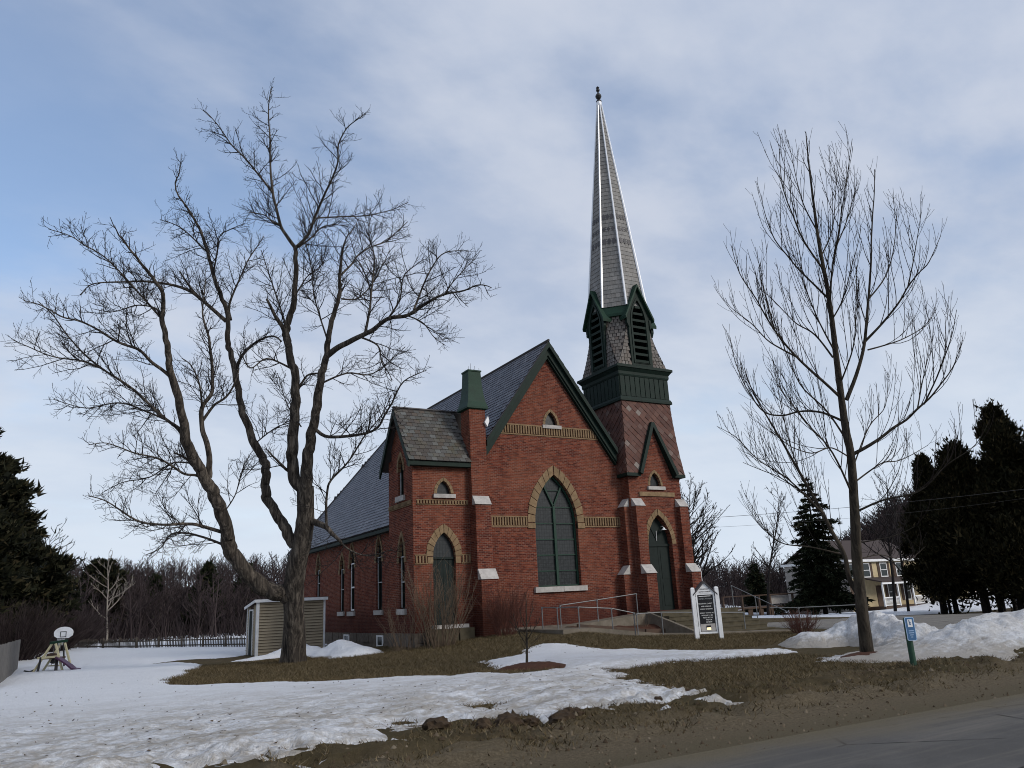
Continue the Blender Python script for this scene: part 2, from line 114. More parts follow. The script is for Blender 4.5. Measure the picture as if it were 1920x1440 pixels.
RTREE = [[[5.84,-16.15,-0.03,0.16],[5.62,-16.37,1.04,0.144],[5.39,-16.64,2.31,0.127],[5.21,-16.95,3.57,0.111],[5.02,-17.23,4.77,0.097],[4.87,-17.32,5.33,0.09],[4.7,-17.47,6.12,0.081],[4.47,-17.69,7.19,0.068],[4.31,-17.86,8.03,0.059],[4.17,-17.98,8.65,0.052],[4.02,-18.08,9.23,0.045],[3.82,-18.22,10.01,0.037],[3.63,-18.4,10.91,0.027],[3.46,-18.57,11.76,0.017],[3.33,-18.73,12.49,0.009]],[[4.8,-17.53,6.1,0.051],[5.12,-17.77,6.87,0.044],[5.34,-17.96,7.65,0.038],[5.55,-18.21,9.05,0.028],[5.65,-18.37,10.05,0.021],[5.78,-18.55,11.06,0.015],[5.88,-18.71,12.09,0.008]],[[5.33,-17.94,7.55,0.034],[5.57,-18.39,7.97,0.027],[5.76,-18.8,8.41,0.022],[5.89,-19.2,8.9,0.016],[6.06,-19.51,9.18,0.012],[6.12,-19.88,9.72,0.007]],[[5.37,-17.95,7.33,0.021],[6.37,-18.22,7.62,0.014],[7.1,-18.46,8.03,0.01],[7.53,-18.62,8.49,0.006]],[[5.48,-18.12,8.62,0.021],[6.02,-18.32,9.22,0.017],[6.43,-18.46,10.02,0.012],[6.78,-18.56,11.27,0.006]],[[5.83,-18.99,8.66,0.017],[6.16,-19.16,9.6,0.011],[6.47,-19.34,10.69,0.006]],[[4.69,-17.48,6.14,0.038],[4.14,-17.44,6.56,0.033],[3.47,-17.39,7.05,0.027],[2.76,-17.4,7.67,0.021],[2.17,-17.49,8.35,0.015],[1.66,-17.55,8.9,0.011],[1.32,-17.72,9.49,0.006]],[[3.39,-17.39,7.09,0.022],[3.03,-16.98,7.55,0.016],[2.78,-16.7,8.09,0.012],[2.48,-16.37,8.61,0.008],[2.42,-16.3,8.88,0.006]],[[2.76,-17.4,7.67,0.018],[2.27,-17.68,8.41,0.011],[1.91,-17.91,8.98,0.006]],[[4.42,-17.63,7.12,0.025],[4.22,-17.39,7.75,0.02],[3.93,-17.06,8.2,0.015],[3.67,-16.77,8.77,0.01],[3.47,-16.56,9.21,0.006]],[[4.2,-17.95,8.51,0.027],[3.78,-17.72,9.13,0.021],[3.35,-17.49,9.85,0.015],[3.09,-17.39,10.57,0.011],[2.98,-17.4,11.33,0.006]],[[4.01,-18.07,9.21,0.025],[3.4,-18.12,9.84,0.02],[2.96,-18.24,10.45,0.015],[2.59,-18.4,11.06,0.011],[2.28,-18.72,11.88,0.006]],[[4.26,-17.86,8.13,0.025],[4.03,-18.29,9.07,0.02],[3.96,-18.59,9.62,0.017],[3.85,-18.94,10.31,0.013],[3.75,-19.29,10.98,0.01],[3.61,-19.72,11.79,0.006]],[[3.96,-18.59,9.62,0.017],[4.27,-18.74,10.24,0.012],[4.6,-18.92,11.14,0.006]],[[5.03,-17.24,4.79,0.047],[5.38,-17.68,5.05,0.039],[5.71,-18.15,5.38,0.031],[5.96,-18.56,5.71,0.025],[6.19,-18.98,6.1,0.019],[6.35,-19.4,6.59,0.012],[6.34,-19.74,7.13,0.007]],[[5.96,-18.56,5.71,0.018],[6.28,-18.71,6.6,0.011],[6.52,-18.83,7.32,0.006]],[[6.06,-18.69,5.81,0.022],[5.96,-19.32,6.51,0.014],[5.75,-19.91,7.24,0.009],[5.56,-20.18,7.63,0.006]],[[4.77,-17.35,5.6,0.031],[4.5,-17.02,5.88,0.027],[4.24,-16.67,5.97,0.024],[3.95,-16.24,5.95,0.021],[3.67,-15.9,6.11,0.018],[3.48,-15.68,6.65,0.015],[3.34,-15.48,7.53,0.01],[3.35,-15.42,8.22,0.006]],[[5.61,-16.45,1.32,0.068],[5.46,-16.27,1.88,0.061],[5.48,-16.22,2.46,0.055],[5.36,-16.07,3.08,0.049],[5.18,-15.87,3.84,0.042],[4.95,-15.62,4.71,0.034],[4.63,-15.32,5.9,0.023],[4.36,-15.07,6.82,0.015],[4.22,-14.95,7.6,0.009]],[[5.48,-16.22,2.46,0.023],[4.81,-15.8,2.69,0.018],[4.26,-15.43,2.82,0.014],[3.96,-15.29,3.07,0.012],[3.73,-15.23,3.47,0.01],[3.41,-15.16,4.11,0.006]],[[5.18,-15.87,3.84,0.021],[4.79,-15.26,4.49,0.014],[4.5,-14.85,4.78,0.01],[4.22,-14.47,5.06,0.007]],[[5.29,-15.96,3.49,0.027],[4.14,-16.0,4.34,0.018],[3.18,-15.94,4.85,0.013],[2.51,-15.97,5.34,0.009],[1.97,-15.93,5.59,0.006]],[[5.44,-16.81,2.72,0.017],[5.69,-17.23,2.77,0.012],[5.89,-17.6,2.86,0.008],[6.02,-17.9,2.99,0.006]],[[5.25,-16.93,3.44,0.03],[5.56,-17.57,3.67,0.024],[5.93,-18.24,3.79,0.019],[6.08,-18.95,4.3,0.013],[6.27,-19.56,4.65,0.009],[6.21,-20.05,5.15,0.005]],[[5.16,-17.1,4.14,0.022],[6.01,-17.28,4.6,0.016],[6.71,-17.41,4.72,0.012],[7.62,-17.62,5.1,0.006]],[[4.93,-17.28,5.09,0.027],[4.8,-16.92,5.97,0.021],[4.53,-16.46,6.77,0.016],[4.47,-16.18,7.86,0.01],[4.44,-15.99,8.67,0.006]],[[5.16,-17.0,3.82,0.029],[4.12,-17.4,4.76,0.02],[3.08,-17.62,5.42,0.014],[2.26,-17.81,5.94,0.009],[1.6,-18.04,6.43,0.005]],[[4.63,-17.55,6.48,0.022],[4.41,-18.24,7.21,0.016],[3.98,-18.77,7.91,0.011],[3.46,-19.34,8.66,0.005]],[[3.77,-18.24,10.17,0.017],[3.54,-18.16,10.88,0.013],[3.42,-18.17,11.74,0.009],[3.33,-18.2,12.57,0.005]],[[3.94,-18.13,9.53,0.017],[4.23,-18.35,10.21,0.013],[4.35,-18.5,11.04,0.009],[4.46,-18.67,12.03,0.005]],[[4.45,-17.69,7.25,0.022],[3.62,-17.95,8.01,0.015],[2.95,-18.26,8.74,0.01],[2.42,-18.62,9.44,0.006]],[[5.08,-17.16,4.45,0.02],[5.75,-17.35,5.53,0.014],[6.29,-17.53,6.08,0.01],[6.56,-17.59,6.94,0.006]],[[4.31,-17.86,8.01,0.019],[4.25,-18.3,8.39,0.015],[3.98,-18.93,9.06,0.01],[3.73,-19.44,9.6,0.006]],[[5.03,-15.69,4.42,0.018],[4.79,-15.63,5.41,0.014],[4.62,-15.66,6.69,0.009],[4.55,-15.7,7.42,0.006]],[[5.03,-17.21,4.71,0.02],[4.37,-17.22,4.94,0.016],[3.71,-17.12,4.79,0.013],[3.03,-17.1,4.95,0.009],[2.28,-17.21,5.33,0.006]],[[5.39,-16.64,2.31,0.015],[6.13,-16.76,2.41,0.012],[7.03,-16.84,2.26,0.009],[7.69,-16.99,2.58,0.006]]]
SAPLING = [[[-0.11,-9.75,0.04,0.037],[-0.16,-9.89,0.56,0.028],[-0.23,-10.04,1.13,0.02],[-0.32,-10.26,1.98,0.009]],[[-0.16,-9.89,0.56,0.016],[-0.3,-9.78,0.85,0.012],[-0.38,-9.71,1.14,0.009],[-0.42,-9.67,1.43,0.007]],[[-0.17,-9.93,0.7,0.016],[-0.1,-10.19,0.98,0.012],[-0.04,-10.39,1.19,0.009],[-0.03,-10.54,1.4,0.007]],[[-0.21,-9.98,0.92,0.013],[-0.44,-10.15,1.28,0.009],[-0.58,-10.31,1.57,0.007]],[[-0.22,-10.02,1.06,0.013],[-0.05,-10.04,1.41,0.01],[0.04,-10.03,1.76,0.007]],[[-0.15,-9.85,0.42,0.013],[0.05,-9.9,0.62,0.009],[0.24,-9.94,0.82,0.005]],[[-0.18,-9.95,0.77,0.013],[-0.46,-9.98,1.0,0.009],[-0.74,-10.0,1.23,0.005]]]

# ---------------------------------------------------------------- helpers
def tag(o, label=None, cat=None, group=None, kind=None):
    if label: o['label'] = label
    if cat: o['category'] = cat
    if group: o['group'] = group
    if kind: o['kind'] = kind
    return o
def thing(name, label, cat, loc, group=None):
    o = bpy.data.objects.new(name, None); col.objects.link(o); o.location = loc; o.empty_display_size = .3
    return tag(o, label, cat, group)
def origin(o):
    v = Vector((0, 0, 0))
    while o is not None:
        v = v + o.location; o = o.parent
    return v
def link(name, me, parent=None, label=None, kind=None):
    o = bpy.data.objects.new(name, me); col.objects.link(o)
    if parent is not None: o.parent = parent
    if label: o['label'] = label
    if kind: o['kind'] = kind
    return o
def place(name, me, parent, M):
    """one more piece that shares the mesh me, at world matrix M, under parent"""
    o = link(name, me, parent)
    o.matrix_basis = (Matrix.Translation(-origin(parent)) @ M) if parent is not None else M
    return o
def copy_tree(o, parent=None):
    c = o.copy(); col.objects.link(c)
    if parent is not None: c.parent = parent
    for ch in [k for k in KIDS.get(o.name, [])] or [x for x in bpy.data.objects if x.parent == o]:
        copy_tree(ch, c)
    return c
KIDS = {}
def box_uv(me):
    n = len(me.loops)
    if n == 0: return
    co = np.empty(len(me.vertices) * 3); me.vertices.foreach_get('co', co); co = co.reshape(-1, 3)
    li = np.empty(n, int); me.loops.foreach_get('vertex_index', li)
    ls = np.empty(len(me.polygons), int); me.polygons.foreach_get('loop_start', ls)
    lt = np.empty(len(me.polygons), int); me.polygons.foreach_get('loop_total', lt)
    nm = np.empty(len(me.polygons) * 3); me.polygons.foreach_get('normal', nm); nm = np.abs(nm.reshape(-1, 3))
    pn = np.repeat(nm, lt, axis=0); c = co[li]
    ax = pn.argmax(1)
    u = np.where(ax == 0, c[:, 1], c[:, 0]); v = np.where(ax == 2, c[:, 1], c[:, 2])
    uv = me.uv_layers.new(name='UVMap')
    uv.data.foreach_set('uv', np.stack([u, v], 1).ravel())
class MB:
    def __init__(s): s.v = []; s.f = []
    def add(s, vs, fs):
        o = len(s.v); s.v += [tuple(map(float, a)) for a in vs]; s.f += [tuple(i + o for i in f) for f in fs]; return s
    def box(s, x0, x1, y0, y1, z0, z1):
        return s.add([(x0,y0,z0),(x1,y0,z0),(x1,y1,z0),(x0,y1,z0),(x0,y0,z1),(x1,y0,z1),(x1,y1,z1),(x0,y1,z1)],
                     [(0,3,2,1),(4,5,6,7),(0,1,5,4),(1,2,6,5),(2,3,7,6),(3,0,4,7)])
    def hexa(s, b, t):
        """b and t: four corners below and four above, both counter-clockwise"""
        return s.add(list(b) + list(t), [(0,3,2,1),(4,5,6,7),(0,1,5,4),(1,2,6,5),(2,3,7,6),(3,0,4,7)])
    def loft(s, rings, cap=True):
        n = len(rings[0]); vs = [p for r in rings for p in r]; fs = []
        for k in range(len(rings) - 1):
            for i in range(n):
                j = (i + 1) % n; fs.append((k*n+i, k*n+j, (k+1)*n+j, (k+1)*n+i))
        if cap: fs += [tuple(range(n))[::-1], tuple((len(rings)-1)*n + i for i in range(n))]
        return s.add(vs, fs)
    def bar(s, a, b, w, h=None, up=(0, 0, 1)):
        a = Vector(a); b = Vector(b); h = h or w; d = (b - a).normalized(); up = Vector(up)
        x = d.cross(up)
        if x.length < 1e-4: x = d.cross(Vector((1, 0, 0)))
        x.normalize(); y = x.cross(d).normalized(); x *= w/2; y *= h/2
        q = [-x-y, x-y, x+y, -x+y]
        return s.loft([[a + c for c in q], [b + c for c in q]])
    def tube(s, pts, r, k=8, cap=True):
        pts = [Vector(p) for p in pts]; n = len(pts)
        r = r if hasattr(r, '__len__') else [r] * n
        rings = []; x = None
        for i, p in enumerate(pts):
            d = (pts[min(i+1, n-1)] - pts[max(i-1, 0)]).normalized()
            if x is None:
                x = d.cross(Vector((0, 0, 1)))
                if x.length < 1e-3: x = Vector((1, 0, 0))
            x = (x - d * x.dot(d)).normalized(); y = d.cross(x)
            rings.append([p + (x*math.cos(t) + y*math.sin(t)) * r[i] for t in [2*math.pi*j/k for j in range(k)]])
        return s.loft(rings, cap)
    def lathe(s, c, prof, k=12):
        return s.loft([[(c[0]+r*math.cos(2*math.pi*j/k), c[1]+r*math.sin(2*math.pi*j/k), c[2]+z) for j in range(k)] for r, z in prof])
    def prism(s, poly, axis, a, b):
        """poly in the plane across axis ('y': (x,z), 'x': (y,z), 'z': (x,y)), from a to b; convex only for caps"""
        f = {'y': lambda p, t: (p[0], t, p[1]), 'x': lambda p, t: (t, p[0], p[1]), 'z': lambda p, t: (p[0], p[1], t)}[axis]
        return s.loft([[f(p, a) for p in poly], [f(p, b) for p in poly]])
    def build(s, name, m, parent=None, label=None, kind=None, smooth=False, world=False):
        o = origin(parent) if parent is not None and not world else Vector((0, 0, 0))
        me = mesh_np(name, np.array(s.v, float) - np.array(o), s.f, m, smooth)
        return link(name, me, parent, label, kind)
def mesh_np(name, v, f, m, smooth=False, uv=True, fix=True):
    me = bpy.data.meshes.new(name)
    me.from_pydata([tuple(a) for a in v], [], [tuple(a) for a in f])
    if fix:
        bm = bmesh.new(); bm.from_mesh(me); bmesh.ops.recalc_face_normals(bm, faces=bm.faces); bm.to_mesh(me); bm.free()
    if m is not None: me.materials.append(m)
    if smooth: me.shade_smooth()
    if uv: box_uv(me)
    return me
def mesh_fast(name, v, f, m, smooth=False):
    """v (n,3), f (m,k) arrays of one face size"""
    me = bpy.data.meshes.new(name); v = np.asarray(v, np.float32); f = np.asarray(f, np.int32)
    me.vertices.add(len(v)); me.vertices.foreach_set('co', v.ravel())
    k = f.shape[1]
    me.loops.add(f.size); me.loops.foreach_set('vertex_index', f.ravel())
    me.polygons.add(len(f)); me.polygons.foreach_set('loop_start', np.arange(len(f), dtype=np.int32) * k)
    me.polygons.foreach_set('loop_total', np.full(len(f), k, np.int32))
    if smooth: me.polygons.foreach_set('use_smooth', np.ones(len(f), bool))
    me.update(calc_edges=True); me.materials.append(m)
    return me
def panel(name, outer, holes, m, parent, axis, pos, t, out, label=None):
    """wall of thickness t with real openings. axis 'y': outline in (x,z), outer face at y=pos; out = sign of the outward normal"""
    f = {'y': lambda p, d: (p[0], d, p[1]), 'x': lambda p, d: (d, p[0], p[1])}[axis]
    bm = bmesh.new(); loops = []
    for lp in [outer] + holes:
        vs_ = [bm.verts.new(f(p, pos)) for p in lp]; loops.append(vs_)
    es = [bm.edges.new((l[i], l[(i+1) % len(l)])) for l in loops for i in range(len(l))]
    bmesh.ops.triangle_fill(bm, use_beauty=True, use_dissolve=False, edges=es, normal=f((0, 0), 1) if 0 else Vector((0, out, 0)) if axis == 'y' else Vector((out, 0, 0)))
    bm.verts.index_update()
    V = [tuple(v.co) for v in bm.verts]; F = [tuple(v.index for v in fc.verts) for fc in bm.faces]
    L = [[v.index for v in l] for l in loops]; bm.free()
    n = len(V); sh = -t * out
    V2 = [(x, y + sh, z) if axis == 'y' else (x + sh, y, z) for x, y, z in V]
    F2 = [tuple(n + i for i in fc[::-1]) for fc in F]
    S = [(l[i], l[(i+1) % len(l)], n + l[(i+1) % len(l)], n + l[i]) for l in L for i in range(len(l))]
    o = np.array(origin(parent)) if parent is not None else 0
    me = mesh_np(name, np.array(V + V2) - o, F + F2 + S, m)
    return link(name, me, parent, label)
def arch(c, hw, zb, zs, za, n=8):
    """pointed arch outline, counter-clockwise from bottom left; zb bottom, zs springing, za point"""
    h = za - zs; R = (hw*hw + h*h) / (2*hw); cx = R - hw
    a1 = math.atan2(h, cx) if cx > -1e9 else 0
    pts = [(c - hw, zb), (c + hw, zb)] if zb < zs - 1e-6 else []
    for i in range(n + 1):                                   # right side, upwards
        a = a1 * i / n; pts.append((c - cx + R*math.cos(a), zs + R*math.sin(a)))
    for i in range(n - 1, -1, -1):
        a = a1 * i / n; pts.append((c + cx - R*math.cos(a), zs + R*math.sin(a)))
    return pts
def arc_at(c, hw, zs, za, s, side, off=0.0):
    """point at share s (0 springing, 1 point) of one side of the arch, pushed outward by off"""
    h = za - zs; R = (hw*hw + h*h) / (2*hw); cx = R - hw; a1 = math.atan2(h, cx)
    # pushed-out arc keeps the centre, and ends on the axis
    Ro = R + off; a2 = math.acos(max(-1, min(1, cx / Ro))) if off else a1
    a = (a2 if off else a1) * s
    return (c + side * (-cx + Ro*math.cos(a)), zs + Ro*math.sin(a))
def voussoirs(parent, c, hw, zs, za, th, n, m, axis, pos, out, proud=.03, deep=.12, gap=.05, name='voussoir'):
    for side in (-1, 1):
        for i in range(n):
            s0 = (i + gap) / n; s1 = (i + 1 - gap) / n
            if i == n - 1: s1 = 1.0 - .01
            q = [arc_at(c, hw, zs, za, s0, side), arc_at(c, hw, zs, za, s0, side, th * random.uniform(.94, 1.06)),
                 arc_at(c, hw, zs, za, s1, side, th * random.uniform(.94, 1.06)), arc_at(c, hw, zs, za, s1, side)]
            pr = proud + random.uniform(-.008, .01)
            MB().prism(q, axis, pos + out*pr, pos - out*deep).build(name, m, parent)

# ---------------------------------------------------------------- noise for terrain
def _hash(ix, iy, s):
    h = (ix.astype(np.int64) * 374761393 + iy.astype(np.int64) * 668265263 + s * 974711) & 0x7fffffff
    h = ((h ^ (h >> 13)) * 1274126177) & 0x7fffffff
    return ((h ^ (h >> 16)) & 0xffff) / 65535.0
def vnoise(x, y, s=0):
    x = np.asarray(x, float); y = np.asarray(y, float)
    ix = np.floor(x); iy = np.floor(y); fx = x - ix; fy = y - iy
    fx = fx*fx*(3-2*fx); fy = fy*fy*(3-2*fy)
    a = _hash(ix, iy, s); b = _hash(ix+1, iy, s); c = _hash(ix, iy+1, s); d = _hash(ix+1, iy+1, s)
    return (a*(1-fx)+b*fx)*(1-fy) + (c*(1-fx)+d*fx)*fy
def fbm(x, y, s=0, o=4):
    r = 0; a = .5; t = 0
    for i in range(o):
        r = r + a*vnoise(x, y, s+i); t += a; a *= .5; x = x*2.03+3.1; y = y*2.03+1.7
    return r / t

def ss(a,b,t):
    t=np.clip((t-a)/(b-a),0,1);return t*t*(3-2*t)
HU=[-8,-3,.6,3.5,5.7,7.2,8.2,9.5,14,18,24]
HZ=[0,.04,.24,.52,.62,.36,.25,.22,.02,-.05,0]
def gz(x,y):
    x=np.asarray(x,float);y=np.asarray(y,float)
    h=np.interp(x,HU,HZ)
    front=ss(-13,-1,y);back=np.where(x<8,1-1.15*ss(0,11,y),1-ss(3,26,y))
    z=h*np.where(y<0,front,back)
    z=z-.9*ss(18,60,x)*ss(-22,-5,y)
    r=np.hypot(x+12,y+30)
    az=np.arctan2(x+12,y+30)
    z=z+(6.5*(1-ss(.45,.75,az))+2.2+10*ss(.86,1.0,az))*ss(85,190,r)*ss(-10,10,y)+3*ss(190,420,r)
    return z

def gz1(x, y): return float(gz(x, y))

# ---------------------------------------------------------------- materials
class NT:
    def __init__(s, name):
        s.m = bpy.data.materials.new(name); s.m.use_nodes = True; s.t = s.m.node_tree
        s.b = s.t.nodes['Principled BSDF']
    def n(s, t, ins=None, **k):
        x = s.t.nodes.new(t)
        for a, b in k.items(): setattr(x, a, b)
        for a, b in (ins or {}).items():
            if hasattr(b, 'is_output') or isinstance(b, bpy.types.NodeSocket): s.t.links.new(b, x.inputs[a])
            else: x.inputs[a].default_value = b
        return x
    def l(s, a, b): s.t.links.new(a, b)
    def noise(s, vec, scale, detail=4, rough=.55, dist=0):
        ins = {'Scale': scale, 'Detail': detail, 'Roughness': rough, 'Distortion': dist}
        if vec is not None: ins['Vector'] = vec
        return s.n('ShaderNodeTexNoise', ins).outputs['Fac']
    def ramp(s, f, stops):
        r = s.n('ShaderNodeValToRGB', {'Fac': f}); e = r.color_ramp.elements
        while len(e) < len(stops): e.new(.5)
        for q, (p, c) in zip(e, stops): q.position = p; q.color = (*c, 1)
        return r.outputs['Color']
    def mix(s, f, a, b, bt='MIX'):
        x = s.n('ShaderNodeMix', data_type='RGBA', blend_type=bt)
        for i, v in ((0, f), (6, a), (7, b)):
            if isinstance(v, bpy.types.NodeSocket): s.l(v, x.inputs[i])
            else: x.inputs[i].default_value = v if i == 0 else (*v, 1)
        return x.outputs[2]
    def math(s, op, a, b=0.0, c=None):
        x = s.n('ShaderNodeMath', operation=op)
        for i, v in enumerate((a, b, c)):
            if v is None: continue
            if isinstance(v, bpy.types.NodeSocket): s.l(v, x.inputs[i])
            else: x.inputs[i].default_value = v
        return x.outputs[0]
    def mr(s, v, a, b, c=0., d=1.):
        return s.n('ShaderNodeMapRange', {'Value': v, 'From Min': a, 'From Max': b, 'To Min': c, 'To Max': d}, interpolation_type='SMOOTHSTEP').outputs[0]
    def obj(s): return s.n('ShaderNodeTexCoord').outputs['Object']
    def uv(s): return s.n('ShaderNodeTexCoord').outputs['UV']
    def pos(s): return s.n('ShaderNodeNewGeometry').outputs['Position']
    def island(s): return s.n('ShaderNodeNewGeometry').outputs['Random Per Island']
    def orand(s): return s.n('ShaderNodeObjectInfo').outputs['Random']
    def bump(s, h, st=.3, d=.02):
        b = s.n('ShaderNodeBump', {'Height': h, 'Strength': st, 'Distance': d}); s.l(b.outputs[0], s.b.inputs['Normal'])
    def fin(s, color, rough=.8, metal=0, spec=None):
        for k, v in (('Base Color', color), ('Roughness', rough), ('Metallic', metal)):
            if isinstance(v, bpy.types.NodeSocket): s.l(v, s.b.inputs[k])
            else: s.b.inputs[k].default_value = (*v, 1) if k == 'Base Color' else v
        if spec is not None: s.b.inputs['Specular IOR Level'].default_value = spec
        return s.m
def brick_mat():
    q = NT('brick'); uv = q.uv(); p = q.pos()
    bt = q.n('ShaderNodeTexBrick', {'Vector': uv, 'Scale': 1.0, 'Mortar Size': .0062, 'Mortar Smooth': .25, 'Bias': 0, 'Brick Width': .205, 'Row Height': .069,
             'Color1': (0, 0, 0, 1), 'Color2': (1, 1, 1, 1), 'Mortar': (.5, .5, .5, 1)}, offset=.5)
    sepc = q.n('ShaderNodeSeparateColor', {'Color': bt.outputs['Color']}).outputs[0]
    tone = q.ramp(sepc, [(0, (.060, .016, .011)), (.3, (.104, .026, .016)), (.6, (.136, .035, .020)), (.85, (.185, .057, .033)), (1, (.047, .015, .012))])
    big = q.noise(p, .38, 6, .62)
    tone = q.mix(q.mr(big, .42, .68, .0, .5), tone, (.20, .075, .042))
    st = q.noise(p, 1.7, 6, .65)
    tone = q.mix(q.mr(st, .54, .8, 0, .65), tone, (.045, .017, .014))
    sv = q.n('ShaderNodeMapping', {'Vector': uv, 'Scale': (3.2, 13.5, 1)}).outputs[0]
    sk = q.noise(sv, 1.0, 4, .75)
    tone = q.mix(q.mr(sk, .46, .74, 0, .75), tone, (.055, .02, .016)); tone = q.mix(q.mr(sk, .28, .46, .55, 0), tone, (.29, .085, .05))
    rv = q.n('ShaderNodeMapping', {'Vector': p, 'Scale': (2.4, 2.4, .22)}).outputs[0]; rn = q.noise(rv, 1.0, 5, .65)
    tone = q.mix(q.mr(rn, .52, .74, 0, .5), tone, (.05, .018, .015))
    wear = q.noise(p, 7, 4, .6)
    tone = q.mix(q.mr(wear, .66, .8, 0, .4), tone, (.25, .13, .095))
    mort = q.mix(q.mr(st, .4, .7), (.24, .15, .12), (.10, .055, .045))
    c = q.mix(bt.outputs['Fac'], tone, mort)
    h = q.math('MULTIPLY_ADD', bt.outputs['Fac'], -1.0, q.math('MULTIPLY', wear, .5))
    q.bump(h, .55, .012)
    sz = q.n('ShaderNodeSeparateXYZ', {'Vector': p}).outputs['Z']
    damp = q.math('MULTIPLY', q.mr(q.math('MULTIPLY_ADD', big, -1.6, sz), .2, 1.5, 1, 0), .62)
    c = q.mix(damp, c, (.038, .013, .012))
    lime = q.math('MULTIPLY', q.mr(q.noise(p, 2.6, 5, .7), .66, .78), q.mr(sz, 1.2, 2.6, .5, 0))
    c = q.mix(lime, c, (.33, .24, .21))
    return q.fin(c, .9, 0, .08)
def stone_mat(name, a, b, sc=6, vary=.25, dark=(.1, .08, .06)):
    q = NT(name); p = q.pos(); n = q.noise(p, sc, 6, .65); n2 = q.noise(p, sc*.35, 4, .6)
    c = q.mix(q.mr(n, .3, .7), a, b); c = q.mix(q.mr(n2, .5, .8, 0, .6), c, dark)
    c = q.mix(q.math('MULTIPLY', q.orand(), vary), c, tuple(x*.55 for x in a))
    q.bump(n, .4, .02); return q.fin(c, .9, 0, .15)
def paint_mat(name, a, b, rough=.5, sc=3, spec=.4, orand=0):
    q = NT(name); p = q.pos(); n = q.noise(p, sc, 6, .65)
    c = q.mix(q.mr(n, .35, .75), a, b)
    if orand: c = q.mix(q.math('MULTIPLY', q.orand(), orand), c, tuple(x*.6 for x in a))
    q.bump(q.noise(p, sc*12, 3, .6), .08, .01); return q.fin(c, rough, 0, spec)
def slate_mat(name, stops, mass, rough=.55, moss=0):
    q = NT(name); p = q.pos()
    r = q.island() if mass else q.orand()
    c = q.ramp(r, stops)
    n = q.noise(p, 9, 5, .65); c = q.mix(q.mr(n, .35, .8, 0, .45), c, (.06, .055, .055))
    if moss: c = q.mix(q.mr(q.noise(p, 2.2, 5, .6), .48, .72, 0, moss), c, (.085, .075, .04))
    q.bump(n, .35, .015); return q.fin(c, rough, 0, .22)
def bark_mat(name, a, b, c3, sc=1.0):
    q = NT(name); o = q.obj()
    mp = q.n('ShaderNodeMapping', {'Vector': o, 'Scale': (8*sc, 8*sc, .95*sc)}).outputs[0]
    n = q.noise(mp, 1.1, 7, .7, .8); n2 = q.noise(o, 1.1, 4, .6)
    c = q.ramp(n, [(.36, a), (.5, b), (.64, c3)]); c = q.mix(q.mr(n2, .5, .75, 0, .5), c, tuple(x*.62 for x in b))
    q.bump(n, .8, .05); return q.fin(c, .92, 0, .2)
def leaf_mat(name, stops, rough=.7, mass=True):
    q = NT(name); c = q.ramp(q.island() if mass else q.orand(), stops); return q.fin(c, rough, 0, .06)
M = {}
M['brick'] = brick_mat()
M['tan'] = stone_mat('sandstone', (.262, .184, .108), (.165, .112, .063), 5, .45)
M['sill'] = stone_mat('limestone', (.46, .44, .42), (.33, .315, .30), 4, .15)
M['found'] = stone_mat('foundation_stone', (.17, .145, .12), (.085, .07, .06), 5, .6)
M['concrete'] = stone_mat('concrete', (.18, .155, .125), (.12, .105, .082), 3, 0)
M['step'] = stone_mat('weathered_concrete', (.098, .084, .056), (.058, .050, .033), 2.4, .2, (.07, .06, .04))
M['green'] = paint_mat('green_paint', (.007, .019, .014), (.0045, .0125, .010), .65, 3, .2)
M['green2'] = paint_mat('green_metal', (.010, .036, .022), (.007, .025, .016), .6, 3, .2)  # lighter green of the pier cap, dormer roofs and spire eave band
M['door'] = paint_mat('dark_door_paint', (.008, .015, .0135), (.005, .010, .009), .65, 3, .2)
M['white'] = paint_mat('white_paint', (.76, .77, .78), (.62, .63, .64), .5)
M['black'] = paint_mat('black_board', (.008, .008, .009), (.012, .012, .013), .35)
M['dark'] = paint_mat('dark_void', (.006, .006, .006), (.008, .008, .008), .9)
M['galv'] = NT('galvanised_pipe').fin((.17, .175, .18), .55, .55)
M['tin'] = NT('bright_tin').fin((.70, .71, .73), .45, .5)
M['glass'] = NT('window_glass').fin((.016, .021, .02), .12, 0, .5)
q = NT('old_glass'); _n = q.noise(q.obj(), 3.0, 3)
_l = q.n('ShaderNodeTexBrick', {'Vector': q.uv(), 'Scale': 1.0, 'Mortar Size': .007, 'Brick Width': .13, 'Row Height': .165}, offset=0.0)
q.bump(_n, .12, .03)
_c = q.mix(q.orand(), (.008, .009, .0095), (.028, .031, .032)); _c = q.mix(q.mr(q.noise(q.obj(), 9, 2), .4, .7, 0, .5), _c, (.042, .047, .048))
M['pane'] = q.fin(q.mix(_l.outputs['Fac'], _c, (.004, .005, .005)), .28, 0, .3)
M['frame'] = paint_mat('window_frame_paint', (.014, .043, .029), (.009, .028, .019), .6, 3, .25)
M['sash'] = paint_mat('grey_sash_paint', (.40, .42, .43), (.28, .29, .30), .5)
SL_G = [(0, (0.061, 0.061, 0.072)), (.3, (0.083, 0.083, 0.097)), (.6, (0.108, 0.108, 0.122)), (.85, (0.072, 0.063, 0.076)), (1, (0.151, 0.148, 0.158))]
SL_M = [(0, (0.080, 0.087, 0.083)), (.2, (0.060, 0.050, 0.043)), (.4, (0.105, 0.110, 0.105)), (.55, (0.075, 0.058, 0.045)), (.7, (0.125, 0.130, 0.125)), (.85, (0.058, 0.052, 0.048)), (1, (0.095, 0.077, 0.062))]
SL_R = [(0, (.105, .042, .030)), (.3, (.075, .030, .022)), (.55, (.125, .058, .042)), (.75, (.088, .040, .032)), (.92, (.13, .078, .064)), (1, (.22, .19, .17))]
